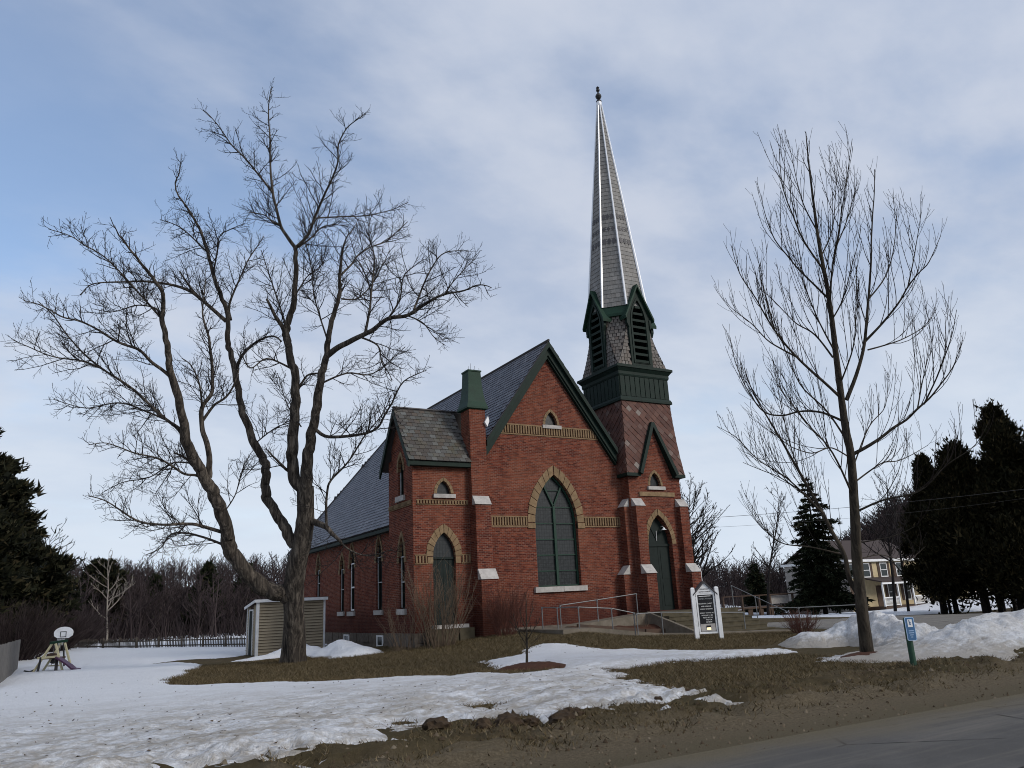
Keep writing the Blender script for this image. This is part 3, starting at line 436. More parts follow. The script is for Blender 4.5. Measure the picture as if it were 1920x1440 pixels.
SL_B = [(0, (0.094, 0.086, 0.079)), (.3, (0.137, 0.126, 0.115)), (.6, (0.112, 0.090, 0.076)), (.8, (0.180, 0.169, 0.155)), (1, (0.079, 0.061, 0.054))]
M['slate'] = slate_mat('roof_slate', SL_G, True, .45)
M['slate_one'] = slate_mat('mixed_slate', SL_M, False, .6, .5)
M['slate_red'] = slate_mat('red_slate', SL_R, False, .7)
M['slate_red_mass'] = slate_mat('red_slate_joined', SL_R, True, .7)
M['slate_b'] = slate_mat('belfry_slate', SL_B, True, .6, .3)
M['slate_sp'] = slate_mat('spire_slate', [(0, (.17, .17, .165)), (.4, (.225, .22, .21)), (.7, (.19, .182, .17)), (1, (.27, .262, .25))], True, .55)
M['slate_dk'] = slate_mat('dark_slate', [(0, (.05, .05, .055)), (1, (.085, .08, .085))], True, .5)
M['under'] = NT('roof_underlay').fin((.045, .04, .04), .9)
M['bark'] = bark_mat('maple_bark', (.010, .0085, .0075), (.048, .040, .033), (.135, .115, .093))
M['bark2'] = bark_mat('young_bark', (.018, .015, .012), (.045, .037, .028), (.075, .063, .047))
M['twig'] = NT('twig').fin((.017, .014, .0135), .85, 0, .2)
M['twig2'] = NT('slender_twig').fin((.016, .012, .0115), .85, 0, .2)
M['wood_bg'] = leaf_mat('far_wood', [(0, (.022, .017, .018)), (.5, (.038, .029, .030)), (1, (.068, .054, .053))], .9)
M['pale_bark'] = NT('pale_bark').fin((.20, .175, .15), .85)
M['needle'] = leaf_mat('spruce_needles', [(0, (.006, .009, .005)), (.5, (.014, .019, .010)), (.85, (.028, .033, .017)), (1, (.05, .042, .024))])
M['cedar'] = leaf_mat('cedar_sprays', [(0, (.006, .006, .003)), (.6, (.014, .014, .006)), (.9, (.032, .026, .012)), (1, (.055, .042, .02))])
M['pine'] = leaf_mat('pine_needles', [(0, (.005, .006, .004)), (.5, (.012, .014, .008)), (.85, (.026, .026, .014)), (1, (.055, .045, .025))])
M['shrub'] = NT('shrub_stem').fin((.115, .083, .058), .85, 0, .2)
M['shrub_red'] = NT('red_shrub_stem').fin((.085, .036, .028), .85, 0, .2)
M['siding'] = paint_mat('tan_siding', (.35, .29, .20), (.29, .24, .165), .6, 2, .3, .15)
M['house'] = paint_mat('cream_siding', (.50, .41, .25), (.42, .34, .20), .7)
M['house_side'] = paint_mat('grey_siding', (.30, .275, .25), (.24, .22, .20), .7)
M['house_roof'] = slate_mat('brown_shingle', [(0, (.045, .032, .029)), (1, (.068, .05, .045))], True, .8)
M['timber'] = paint_mat('brown_timber', (.075, .045, .03), (.045, .029, .021), .8)
M['greywood'] = paint_mat('grey_weathered_wood', (.15, .145, .14), (.09, .085, .08), .85, 3, .2, .4)
M['picket'] = paint_mat('weathered_picket', (.10, .085, .07), (.055, .045, .038), .85, 3, .2, .5)
M['yellow'] = paint_mat('pale_yellow_plastic', (.55, .50, .32), (.45, .41, .26), .5)
M['purple'] = paint_mat('purple_plastic', (.075, .03, .07), (.05, .02, .05), .45)
M['pole'] = paint_mat('dark_pole', (.015, .015, .017), (.02, .02, .022), .5)
M['post'] = paint_mat('green_post_paint', (.012, .058, .030), (.007, .032, .018), .55)
M['blue'] = paint_mat('blue_sign_paint', (.045, .135, .28), (.038, .11, .23), .6)
M['letter_w'] = NT('white_lettering').fin((.82, .82, .80), .6)
M['letter_k'] = NT('dark_lettering').fin((.10, .07, .05), .6)
M['letter_b'] = NT('pale_blue_lettering').fin((.45, .60, .80), .6)
M['clod'] = stone_mat('earth_clod', (.062, .042, .026), (.03, .021, .014), 14, .4, (.016, .011, .008))
q = NT('lit_lamp'); q.b.inputs['Emission Color'].default_value = (1, .82, .45, 1); q.b.inputs['Emission Strength'].default_value = 1.1
M['lamp'] = q.fin((.8, .7, .4), .4)
# --- ground
def ground_mat():
    q = NT('lawn_and_verge'); p = q.pos(); s = q.n('ShaderNodeSeparateXYZ', {'Vector': p})
    n1 = q.noise(p, .45, 5, .6); n2 = q.noise(p, 3.0, 6, .7); n3 = q.noise(p, 22, 5, .7); n4 = q.noise(p, 90, 3, .7)
    lawn = q.ramp(n2, [(.25, (.048, .036, .019)), (.5, (.080, .060, .031)), (.75, (.125, .096, .053))])
    lawn = q.mix(q.mr(n1, .42, .66, 0, .6), lawn, (.052, .045, .021))
    lawn = q.mix(q.mr(n3, .5, .8, 0, .55), lawn, (.15, .115, .068))
    lawn = q.mix(q.mr(n4, .5, .75, 0, .5), lawn, (.035, .026, .015))
    dirt = q.ramp(n3, [(.25, (.075, .058, .036)), (.55, (.15, .12, .078)), (.8, (.23, .19, .13))])
    dirt = q.mix(q.mr(n4, .45, .75, 0, .5), dirt, (.04, .03, .02))
    edge = q.math('MULTIPLY_ADD', n2, 1.1, s.outputs['Y'])
    edge = q.math('MULTIPLY_ADD', n1, 1.2, edge)
    d = q.mr(edge, -19.6, -18.2, 1, 0)
    sand = q.mr(edge, -21.1, -20.2, 1, 0)
    c = q.mix(d, lawn, dirt)
    sandc = q.ramp(n4, [(.2, (.075, .061, .038)), (.6, (.125, .104, .066)), (.85, (.20, .17, .115))])
    c = q.mix(sand, c, sandc)
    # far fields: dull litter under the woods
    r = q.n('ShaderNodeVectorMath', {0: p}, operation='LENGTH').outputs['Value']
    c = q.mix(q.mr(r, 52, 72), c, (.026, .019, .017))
    q.bump(q.math('ADD', n3, q.math('MULTIPLY', n4, .6)), .9, .05)
    return q.fin(c, .95, 0, .1)
def road_mat(name, a, b, lo, hi):
    q = NT(name); p = q.pos(); n = q.noise(p, 70, 4, .85); n2 = q.noise(p, .8, 5, .6); s = q.n('ShaderNodeSeparateXYZ', {'Vector': p})
    st = q.n('ShaderNodeMapping', {'Vector': p, 'Scale': (.10, 1.9, 1)}).outputs[0]; n3 = q.noise(st, 1.6, 6, .65)
    g = q.noise(p, 240, 2, .9)
    c = q.mix(q.mr(n, .3, .75), a, b); c = q.mix(q.mr(n2, .4, .7, 0, .35), c, tuple(x*1.5 for x in b))
    c = q.mix(q.mr(n3, .45, .7, 0, .6), c, tuple(x*y for x, y in zip(b, (1.65, 1.55, 1.4))))
    c = q.mix(q.mr(g, .55, .75, 0, .5), c, tuple(x*2.1 for x in b)); c = q.mix(q.mr(g, .45, .25, 0, .5), c, tuple(x*.4 for x in a))
    v = q.n('ShaderNodeTexVoronoi', {'Vector': q.n('ShaderNodeMapping', {'Vector': p, 'Scale': (.35, .6, 1)}).outputs[0], 'Scale': 1.0, 'Randomness': 1.0}, feature='DISTANCE_TO_EDGE').outputs['Distance']
    c = q.mix(q.math('MULTIPLY', q.mr(v, 0, .016, 1, 0), q.mr(n2, .45, .6)), c, (.012, .012, .012))
    if lo is not None:
        e = q.math('MULTIPLY_ADD', n2, 1.3, s.outputs['Y']); e = q.math('MULTIPLY_ADD', n, .9, e); c = q.mix(q.mr(e, lo, hi), c, q.mix(q.mr(q.math('ADD', q.math('MULTIPLY', n, .6), q.math('MULTIPLY', g, .4)), .35, .65), (.07, .057, .036), (.155, .13, .085)))
    q.bump(q.math('ADD', n, g), .6, .012); return q.fin(c, .85, 0, .15)
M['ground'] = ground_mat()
M['road'] = road_mat('asphalt', (.062, .060, .058), (.105, .101, .096), -22.4, -21.2)
M['lot'] = road_mat('gravel_lot', (.12, .112, .10), (.165, .155, .14), None, None)
M['mulch'] = stone_mat('mulch', (.075, .032, .02), (.045, .022, .014), 14, 0, (.02, .012, .008))
def snow_mat(name, y0, y1, amount, base=(.77, .79, .825), pile=False):
    q = NT(name); p = q.pos(); s = q.n('ShaderNodeSeparateXYZ', {'Vector': p})
    st = q.n('ShaderNodeMapping', {'Vector': p, 'Scale': (1, 1.5, 1)}).outputs[0]
    n1 = q.noise(st, .9, 6, .62); n2 = q.noise(st, 4.2, 6, .68, .3); n3 = q.noise(p, 26, 4, .7)
    near = q.mr(s.outputs['Y'], y0, y1, 1, 0)
    n4 = q.noise(st, 11, 5, .75, .4)
    dirt = q.math('MULTIPLY', near, q.mr(q.math('MULTIPLY_ADD', n1, .55, q.math('MULTIPLY', n2, .75)), .50, .78, 0, amount))
    if pile:
        low = q.mr(q.math('MULTIPLY_ADD', n2, -.75, q.math('MULTIPLY_ADD', n1, -.45, s.outputs['Z'])), -.50, -.12, .85, 0)
        dirt = q.math('MAXIMUM', dirt, low)
    grit = q.math('MULTIPLY', q.mr(n3, .70, .78), q.math('MULTIPLY_ADD', near, .75, .08))
    c = q.mix(q.mr(n1, .35, .7, 0, .35), base, tuple(x*.90 for x in base))
    c = q.mix(q.math('MULTIPLY', near, q.mr(n4, .48, .68, 0, .6)), c, (.42, .41, .40)); c = q.mix(dirt, c, (.33, .29, .235)); c = q.mix(grit, c, (.16, .125, .09))
    q.bump(q.math('ADD', q.math('MULTIPLY', n2, 1.0), q.math('ADD', q.math('MULTIPLY', n3, .35), q.math('MULTIPLY', n4, .8))), 1.0, .09)
    q.b.inputs['Subsurface Weight'].default_value = .0
    return q.fin(c, .55, 0, .35)
M['snow'] = snow_mat('snow', -18.0, -6.5, .85)
M['snow_clean'] = snow_mat('clean_snow', -100, -99, .1)
M['snow_pile'] = snow_mat('ploughed_snow', -8, 0, .42, (.76, .775, .80), True)

# ---------------------------------------------------------------- ground, snow, road
def axis_pts(lo, hi, step, far, g=1.22):
    a = list(np.arange(lo, hi + 1e-6, step)); s = step
    x = hi
    while x < far: s *= g; x += s; a.append(x)
    s = step; x = lo
    while x > -far: s *= g; x -= s; a.insert(0, x)
    return np.array(a)
def grid_faces(nx, ny):
    i = np.arange(nx - 1)[:, None] * ny + np.arange(ny - 1)[None, :]
    return np.stack([i, i + ny, i + ny + 1, i + 1], -1).reshape(-1, 4)
def rough_verge(x, y):
    """torn turf and frozen ruts beside the road"""
    k = ss(-21.6, -20.4, y) * (1 - ss(-18.9, -17.2, y)) * ss(-16, -11, x)
    k2 = ss(-21.4, -20.6, y) * (1 - ss(-19.6, -18.2, y)) * ss(-6, 3, x)
    return np.maximum(k, .6*k2) * ((fbm(x*1.9, y*2.6, 5, 4) - .40) * .34) + (fbm(x*.5, y*.5, 9, 3) - .5) * .06 * ss(-21.5, -19, y)
xs = axis_pts(-16, 16, .14, 700); ys = axis_pts(-22.5, 6, .13, 700)
X, Y = np.meshgrid(xs, ys, indexing='ij')
Z = gz(X, Y) + rough_verge(X, Y) + (fbm(X*3.1, Y*3.1, 21, 3) - .5) * .035 * ss(-22, -20.5, Y)
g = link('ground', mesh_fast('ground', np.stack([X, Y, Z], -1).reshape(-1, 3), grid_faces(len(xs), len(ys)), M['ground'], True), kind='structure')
def strip(name, m, x0, x1, y0, y1, nx, ny, zf):
    a = np.linspace(x0, x1, nx); b = np.linspace(y0, y1, ny); A, B = np.meshgrid(a, b, indexing='ij')
    return link(name, mesh_fast(name, np.stack([A, B, zf(A, B)], -1).reshape(-1, 3), grid_faces(nx, ny), m, True), kind='structure')
strip('road', M['road'], -400, 400, -37, -22.4, 300, 40, lambda a, b: .02 + .03 - .035*((b + 30)/7.5)**2 + .012*fbm(a*.3, b*.7, 3))
# gravel lot on the right of the church
A, B = np.meshgrid(np.linspace(13, 75, 150), np.linspace(0, 1, 60), indexing='ij')
_lo = np.interp(A, [13, 17, 25, 75], [-12.5, -14.5, -19.6, -20]) ; _hi = np.interp(A, [13, 16, 17.5, 20.5, 75], [-8.6, -6.6, -5.0, 4.0, 7.5])
LB = _lo + (_hi - _lo)*B + (fbm(A*.6, B*3, 77, 3) - .5)*.8
lv = np.stack([A, LB, gz(A, LB) + rough_verge(A, LB) + .055 - .12*(1 - np.clip(np.minimum(np.minimum(B, 1 - B)*12, (A - 13)/1.5), 0, 1))], -1).reshape(-1, 3)
link('gravel_lot', mesh_fast('gravel_lot', lv, grid_faces(150, 60), M['lot'], True), kind='structure')

def sdf(poly, x, y):
    """signed distance, positive inside"""
    P = np.array(poly); Q = np.roll(P, -1, 0); d2 = np.full(x.shape, 1e9); ins = np.zeros(x.shape, bool)
    for (ax, ay), (bx, by) in zip(P, Q):
        ex, ey = bx - ax, by - ay; L = ex*ex + ey*ey + 1e-12
        t = np.clip(((x - ax)*ex + (y - ay)*ey) / L, 0, 1)
        d2 = np.minimum(d2, (x - ax - t*ex)**2 + (y - ay - t*ey)**2)
        if ay != by:
            c = ((ay > y) != (by > y)) & (x < (bx - ax)*(y - ay)/(by - ay) + ax); ins ^= c
    return np.where(ins, 1, -1) * np.sqrt(d2)
def snow_sheet(name, xs, ys, tf, m, label=None):
    X, Y = np.meshgrid(xs, ys, indexing='ij'); T = tf(X, Y)
    zb = gz(X, Y) + rough_verge(X, Y)
    Z = zb + T
    F = grid_faces(len(xs), len(ys)); keep = (T.reshape(-1)[F] > -.02).any(1)
    F = F[keep]; used = np.unique(F); mp = np.zeros(X.size, int); mp[used] = np.arange(len(used))
    V = np.stack([X, Y, Z], -1).reshape(-1, 3)[used]
    return link(name, mesh_fast(name, V, mp[F], m, True), kind='structure', label=label)
def t_main(x, y):
    s = sdf(SNOW_MAIN, x, y)
    s = np.minimum(s, -sdf(SNOW_HOLE, x, y))
    for q in SNOW_SMALL: s = np.maximum(s, sdf(q, x, y))
    dist = np.clip((y + 20) / 25, 0, 1)
    s = s + (fbm(x*1.2, y*1.2, 31, 4) - .5) * .55 + (fbm(x*5, y*5, 37, 3) - .5) * .22
    near = 1 - ss(-17.5, -9, y)
    t = np.clip(s*.15, -.12, .10 + .05*near) + (fbm(x*7, y*9, 43, 3) - .5) * .07 * (1 - ss(.1, .9, s))
    # melt pits and icy crust near the road
    ice = (fbm(x*1.6, y*2.6, 41, 5) - .52)
    t = t + near * ice * .13 + near * (fbm(x*5.5, y*9, 47, 4) - .5) * .085
    edge = (1 - ss(.1, 1.6, s)) * (1 - ss(-18.4, -16.6, y))
    t = t - edge * np.clip(fbm(x*2.6, y*4.2, 53, 5) - .44, 0, 1) * .62
    t = t + .04*(fbm(x*.35, y*.35, 61, 2) - .5) * ss(-12, -4, y)
    return t
snow_sheet('snow_cover', axis_pts(-17.5, 7.4, .075, 60), axis_pts(-21.6, -4, .075, 60), t_main, M['snow'])
# far snowfields: behind the picket fence, beside the white house and at the foot of the wood
def t_far(x, y):
    n = (fbm(x*.12, y*.12, 71, 3) - .5) * 6
    a = np.minimum(np.minimum(y - 15.5, 62 - y), np.minimum(x + 45, 26 - x)) + n*.5
    b = np.minimum(np.minimum(y - 33 + n*.4, 150 - y), np.minimum(x - 26, 62 - x + (y - 34)*.55))
    c = np.minimum(np.minimum(y - 9.0 - (x - 40)*.10, 23.6 - y), np.minimum(x - 38, 110 - x)) + n*.10
    s = np.maximum(np.maximum(a, b), c)
    return np.where(a >= np.maximum(b, c), np.clip(s*.2, -.12, .065), np.clip(s*.2, -.12, .16))
snow_sheet('snow_field', np.arange(-50, 115, 1.0), np.arange(4, 160, .8), t_far, M['snow_clean'])
def pile(name, line, w, h, seed, label, m, flat=.0, nx=120, ny=60, asym=1.0, drop=None):
    P = [Vector((a, b, 0)) for a, b in line]
    dense = []
    for i in range(len(P) - 1):
        for k in range(12): dense.append(P[i].lerp(P[i+1], k/12))
    dense.append(P[-1]); D = np.array([(p.x, p.y) for p in dense])
    x0, x1 = D[:, 0].min() - w*1.6, D[:, 0].max() + w*1.6; y0, y1 = D[:, 1].min() - w*1.6, D[:, 1].max() + w*1.6
    X, Y = np.meshgrid(np.linspace(x0, x1, nx), np.linspace(y0, y1, ny), indexing='ij')
    d = np.full(X.shape, 1e9); tt = np.zeros(X.shape)
    for i, (a, b) in enumerate(D):
        e = np.hypot(X - a, Y - b); k = e < d; d = np.where(k, e, d); tt = np.where(k, i / (len(D) - 1), tt)
    prof = np.interp(tt, np.linspace(0, 1, len(h)), h)
    q = np.clip(d / (w * (.85 + .5*fbm(X*.8, Y*.8, seed, 2))), 0, 1.3)
    T = prof * (1 - q**1.6) + (fbm(X*1.3, Y*1.3, seed+3, 4) - .5) * .62 * np.clip(prof, 0, 1) * (1 - np.clip(q, 0, 1)**3) \
        + (fbm(X*4.6, Y*4.6, seed+7, 3) - .5) * .26 * np.clip(prof, .2, 1)
    zb = gz(X, Y); F = grid_faces(nx, ny); keep = (T.reshape(-1)[F] > -.03).any(1); F = F[keep]
    used = np.unique(F); mp = np.zeros(X.size, int); mp[used] = np.arange(len(used))
    c = np.array([D[:, 0].mean(), D[:, 1].mean(), 0])
    V = np.stack([X, Y, zb + np.maximum(T, -.06)], -1).reshape(-1, 3)[used] - c
    o = link(name, mesh_fast(name, V, mp[F], m, True)); o.location = c
    return tag(o, label, 'snow bank')
pile('snow_bank', PILE_A[1:], 1.15, [.42, .74, .80, .66, .2], 101, 'long ploughed snow bank behind the slender bare tree', M['snow_pile'], nx=150, ny=90)
pile('snow_bank', PILE_B, 1.9, [.2, .55, .75, .78, .7], 131, 'wide dirty snow bank at the right edge, right of the blue marker sign', M['snow_pile'], nx=150, ny=110)
pile('snow_bank', MOUND[2:], .95, [.45, .2, .5, .3], 161, 'small smooth snow heap at the foot of the big maple by the shed', M['snow_clean'], nx=70, ny=60)
pile('snow_bank', MOUND[:3], .6, [.06, .18, .5], 171, 'thin tongue of snow tapering to the left of the big maple trunk', M['snow_clean'], nx=70, ny=50)
# mulch rings round the two planted trees
def ring(name, c, r, h, seed, kind='stuff'):
    n = 44; k = 12; V = []
    for i in range(k + 1):
        for j in range(n):
            a = 2*math.pi*j/n; rr = r * i/k * (1 + .12*math.sin(2*a + seed) + .07*math.sin(5*a))
            x = c[0] + rr*math.cos(a)*1.2; y = c[1] + rr*math.sin(a)
            V.append((x, y, gz1(x, y) + h*(1 - (i/k)**2) - .02 + .05*(float(fbm(np.float64(x*6), np.float64(y*6), seed)) - .5)))
    F = [(i*n+j, i*n+(j+1) % n, (i+1)*n+(j+1) % n, (i+1)*n+j) for i in range(k) for j in range(n)]
    return link(name, mesh_np(name, V, F, M['mulch'], True), kind=kind)
ring('mulch', (-.35, -10.55), .85, .16, 3)
ring('mulch', (5.5, -16.4), .8, .16, 8)
# dead winter grass: one blade per triangle
def grass():
    n = 230000
    x = RNG.uniform(-9.5, 15, n*2); y = RNG.uniform(-21.3, 3.2, n*2)
    t = t_main(x, y)
    cl = fbm(x*1.1, y*1.1, 91, 3)
    verge = (y < -17.5)
    ok = (t < .015) & (RNG.random(n*2) < np.where(verge, np.clip((cl - .3)*1.9, .03, 1) * ss(-21.4, -20.3, y), .35 + .65*cl)) & ~((x > 2.0) & (y > -.2)) & ~((x > 4.4) & (y > -4.1) & (x < 15.4))
    for poly, w in ((PILE_A, 1.25), (PILE_B, 1.8)):
        for a, b in poly: ok &= np.hypot(x - a, y - b) > w
    ok &= ~((x > 5.8) & (y > -15.2) & (y < -11))
    x = x[ok][:n]; y = y[ok][:n]; n = len(x)
    z = gz(x, y) + rough_verge(x, y)
    h = RNG.uniform(.03, .11, n) * np.where(y < -17.5, .75, .85); a = RNG.uniform(0, 6.283, n); b = RNG.uniform(0, 6.283, n); w = RNG.uniform(.005, .011, n)
    lean = RNG.uniform(.5, 2.2, n) * h
    V = np.empty((n, 3, 3)); V[:, 0] = np.stack([x - w*np.cos(a), y - w*np.sin(a), z - .01], -1); V[:, 1] = np.stack([x + w*np.cos(a), y + w*np.sin(a), z - .01], -1)
    V[:, 2] = np.stack([x + lean*np.cos(b), y + lean*np.sin(b), z + h], -1)
    m = leaf_mat('winter_grass', [(0, (.046, .034, .018)), (.35, (.088, .066, .035)), (.75, (.145, .112, .064)), (.93, (.20, .16, .10)), (1, (.045, .043, .018))], .9)
    link('grass', mesh_fast('grass', V.reshape(-1, 3), np.arange(3*n).reshape(-1, 3), m), kind='stuff')
grass()
# clods of torn turf thrown up by the plough
def clod(x, y, r, seed, label, sq=.8):
    bm = bmesh.new(); bmesh.ops.create_icosphere(bm, subdivisions=3, radius=1)
    rr = random.Random(seed); off = [rr.uniform(0, 50) for _ in range(3)]
    for v in bm.verts:
        d = .55 + .85*float(fbm(np.float64(v.co.x*1.7 + off[0]), np.float64(v.co.y*1.7 + v.co.z*2.3 + off[1]), seed, 4))
        d *= .8 + .5*float(fbm(np.float64(v.co.x*5 + off[2]), np.float64(v.co.y*5 + v.co.z*6), seed + 9, 3))
        v.co = Vector((v.co.x*d*r*1.2, v.co.y*d*r, (v.co.z*d*sq + .25)*r))
    me = bpy.data.meshes.new('clod'); bm.to_mesh(me); bm.free(); me.materials.append(M['clod'])
    o = link('clod', me); o.location = (x, y, gz1(x, y)); tag(o, label, 'clod', 'clods of frozen earth along the edge of the snow')
for a in [(-6.72, -18.35, .15, 1, 'pointed brown clod of earth, leftmost at the edge of the snow'), (-5.9, -19.0, .17, 2, 'squat brown clod at the middle of the ragged snow edge'),
          (-5.55, -19.05, .10, 5, 'low dark clod just right of the squat brown clod'), (-4.75, -18.95, .13, 3, 'rounded brown clod right of the middle of the snow edge'),
          (-2.75, -18.55, .07, 4, 'small brown clod at the right end of the snow, left one of a pair'), (-2.05, -18.35, .13, 6, 'wide brown clod at the right tip of the snow patch'),
          (-5.15, -19.25, .16, 7, 'flat matted clod of turf just below the rounded clod'), (-6.25, -18.9, .12, 8, 'flattened clod of turf between the pointed and the squat clod')]: clod(*a)
def crumbs():
    n = 5200; x = RNG.uniform(-11, 12, n); y = RNG.uniform(-23.2, -17.9, n); r = RNG.uniform(.008, .03, n) + .03*RNG.random(n)**9
    k = fbm(x*1.4, y*1.4, 99, 2) > .43; x = x[k]; y = y[k]; r = r[k]
    r = np.where(y < -21.3, r*.75, r)
    base = np.array([(1,0,-.2),(0,1,-.2),(-1,0,-.2),(0,-1,-.2),(.1,.1,.9)]); F0 = np.array([(0,1,4),(1,2,4),(2,3,4),(3,0,4)])
    z = gz(x, y) + rough_verge(x, y)
    V = base[None]*r[:, None, None]*RNG.uniform(.6, 1.4, (len(x), 5, 3)) + np.stack([x, y, z], -1)[:, None]
    F = F0[None] + (np.arange(len(x))*5)[:, None, None]
    link('turf_crumb', mesh_fast('turf_crumb', V.reshape(-1, 3), F.reshape(-1, 3), leaf_mat('turf_crumb', [(0, (.03, .021, .013)), (.6, (.085, .062, .04)), (1, (.17, .14, .10))], .95)), kind='stuff')
crumbs()

# scraps of leaf and grit lying on the snow
def scraps():
    n = 1500; x = RNG.uniform(-13, 4, n); y = RNG.uniform(-19.5, -3, n); t = t_main(x, y); k = (t > .03) & (RNG.random(n) < np.interp(y, [-19, -12, -3], [.9, .35, .12])); x, y, t = x[k], y[k], t[k]; n = len(x)
    z = gz(x, y) + rough_verge(x, y) + t + .012; a = RNG.uniform(0, 6.283, n); r = RNG.uniform(.010, .032, n)
    V = np.empty((n, 4, 3))
    for i, (da, f) in enumerate(((0, 1.3), (1.4, .6), (3.1, 1.2), (4.6, .7))): V[:, i] = np.stack([x + r*f*np.cos(a + da), y + r*f*np.sin(a + da), z + RNG.uniform(-.006, .018, n)], -1)
    link('leaf_scrap', mesh_fast('leaf_scrap', V.reshape(-1, 3), np.arange(4*n).reshape(-1, 4), leaf_mat('leaf_scrap', [(0, (.03, .02, .012)), (1, (.10, .065, .035))], .9)), kind='stuff')
scraps()

# ---------------------------------------------------------------- the church
WC = 7.47; RIDGE = 13.46; SL = 1.40; UN = 2.1; UR = 12.84; UW = .575; VW = -.19; WB = 2.44; VB = 24.0; ZE = 5.55
church = thing('church', 'red brick church with a tall pointed spire, steep slate roof and dark green trim', 'church', (7.5, 0, 0))
def window_part(name, label=None, loc=(0, 0, 0)):
    o = bpy.data.objects.new(name, None); col.objects.link(o); o.parent = church
    if label: o['label'] = label
    return o
# --- foundation
fd = window_part('foundation', 'dark squared foundation stones')
def stones(axis, pos, a0, a1, zs, out, proud=.07, step=.62):
    for k in range(len(zs) - 1):
        a = a0 - (step*.5 if k % 2 else 0)
        while a < a1 - .05:
            w = random.uniform(.75, 1.25)*step; b0 = max(a, a0); b1 = min(a + w, a1)
            if b1 - b0 > .08:
                pr = pos + out*(proud + random.uniform(-.02, .025)); bk = pos - out*.12
                z0 = zs[k] + .008; z1 = zs[k+1] - .008
                if axis == 'x': MB().box(min(pr, bk), max(pr, bk), b0+.008, b1-.008, z0, z1).build('stone', M['found'], fd)
                else: MB().box(b0+.008, b1-.008, min(pr, bk), max(pr, bk), z0, z1).build('stone', M['found'], fd)
            a += w
stones('x', UW, VW - .02, WB, [-.2, .27, .77], -1)
stones('y', VW, UW - .05, 1.28, [.0, .38, .77], -1); stones('y', VW, 2.64, 3.1, [.1, .42, .77], -1)
stones('y', WB, UW - .05, UN, [-.2, .27, .77], 1)
stones('x', UN, WB + .1, 7.1, [-.25, .2, .64], -1); stones('x', UN, 8.1, 12.1, [-.25, .2, .64], -1); stones('x', UN, 13.1, VB, [-.25, .2, .64], -1)
for c in (7.6, 12.6):
    MB().box(UN - .06, UN + .15, c - .5, c + .5, .56, .64).box(UN - .06, UN + .15, c - .5, c + .5, -.25, .02).build('lintel', M['found'], fd)
MB().box(UN - .02, UR + .02, .1, VB + .02, -.6, .3).box(3.9, 11.3, -.06, .2, -.2, .72).build('footing', M['found'], fd)
# --- walls
def big_arch(): return arch(7.51, 1.12, 2.31, 5.05, 7.2, 10)
GW = arch(7.56, .33, 9.48, 9.5, 10.12, 6)
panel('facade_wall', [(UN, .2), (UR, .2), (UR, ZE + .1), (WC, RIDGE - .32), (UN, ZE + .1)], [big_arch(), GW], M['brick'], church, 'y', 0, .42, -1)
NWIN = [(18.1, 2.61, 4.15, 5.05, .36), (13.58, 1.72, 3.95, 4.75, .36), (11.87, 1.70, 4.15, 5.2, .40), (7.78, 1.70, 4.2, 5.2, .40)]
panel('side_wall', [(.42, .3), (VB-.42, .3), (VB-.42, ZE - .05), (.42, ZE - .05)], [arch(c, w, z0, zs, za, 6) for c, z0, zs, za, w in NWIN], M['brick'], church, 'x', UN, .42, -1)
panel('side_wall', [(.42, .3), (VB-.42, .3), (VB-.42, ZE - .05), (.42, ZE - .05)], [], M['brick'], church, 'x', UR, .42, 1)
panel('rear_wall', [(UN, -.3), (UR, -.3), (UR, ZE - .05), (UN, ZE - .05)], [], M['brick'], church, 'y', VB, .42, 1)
# wing walls
WD = arch(1.905, .50, 1.02, 3.66, 4.61, 8); WS = arch(1.955, .32, 6.17, 6.19, 6.72, 6)
ws_wall = [(UW, .7), (3.3, .7), (3.3, 7.86), (UW, 7.86)]
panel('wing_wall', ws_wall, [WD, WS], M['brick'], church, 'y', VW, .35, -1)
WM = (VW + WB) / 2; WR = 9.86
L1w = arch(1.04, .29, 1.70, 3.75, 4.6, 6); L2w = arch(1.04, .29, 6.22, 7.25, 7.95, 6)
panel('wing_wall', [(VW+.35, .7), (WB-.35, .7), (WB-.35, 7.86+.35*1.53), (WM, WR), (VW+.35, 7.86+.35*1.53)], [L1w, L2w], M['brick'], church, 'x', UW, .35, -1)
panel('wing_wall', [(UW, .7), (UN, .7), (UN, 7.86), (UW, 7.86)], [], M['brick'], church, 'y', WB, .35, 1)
MB().box(UW + .36, UN + 1.0, VW + .36, WB - .36, 7.0, 7.06).build('wing_ceiling', M['under'], church)
# --- string courses with tilted dentil bricks
def course(axis, pos, a0, a1, z0, z1, out, step, hh=.055, proud=.035):
    w = window_part('string_course')
    for z in ((z0, z0 + hh), (z1 - hh, z1)):
        b = MB()
        if axis == 'y': b.box(a0, a1, min(pos + out*proud, pos - out*.05), max(pos + out*proud, pos - out*.05), *z)
        else: b.box(min(pos + out*proud, pos - out*.05), max(pos + out*proud, pos - out*.05), a0, a1, *z)
        b.build('moulding', M['tan'], w)
    bh = z1 - z0 - 2*hh - .03; me = None; n = int((a1 - a0) / step)
    bw = step*.52
    me = mesh_np('brick', [(x*bw/2, y*.06, z*bh/2) for z in (-1, 1) for y in (-1, 1) for x in (-1, 1)], [(0,1,3,2),(4,6,7,5),(0,4,5,1),(2,3,7,6),(0,2,6,4),(1,5,7,3)], M['tan'])
    for i in range(n):
        a = a0 + (i + .5)*(a1 - a0)/n; zc = (z0 + z1)/2
        T = Matrix.Translation((a, pos + out*.0, zc)) if axis == 'y' else Matrix.Translation((pos, a, zc)) @ Matrix.Rotation(math.pi/2, 4, 'Z')
        place('brick', me, w, T @ Matrix.Rotation(random.uniform(-.04, .04), 4, 'Y'))
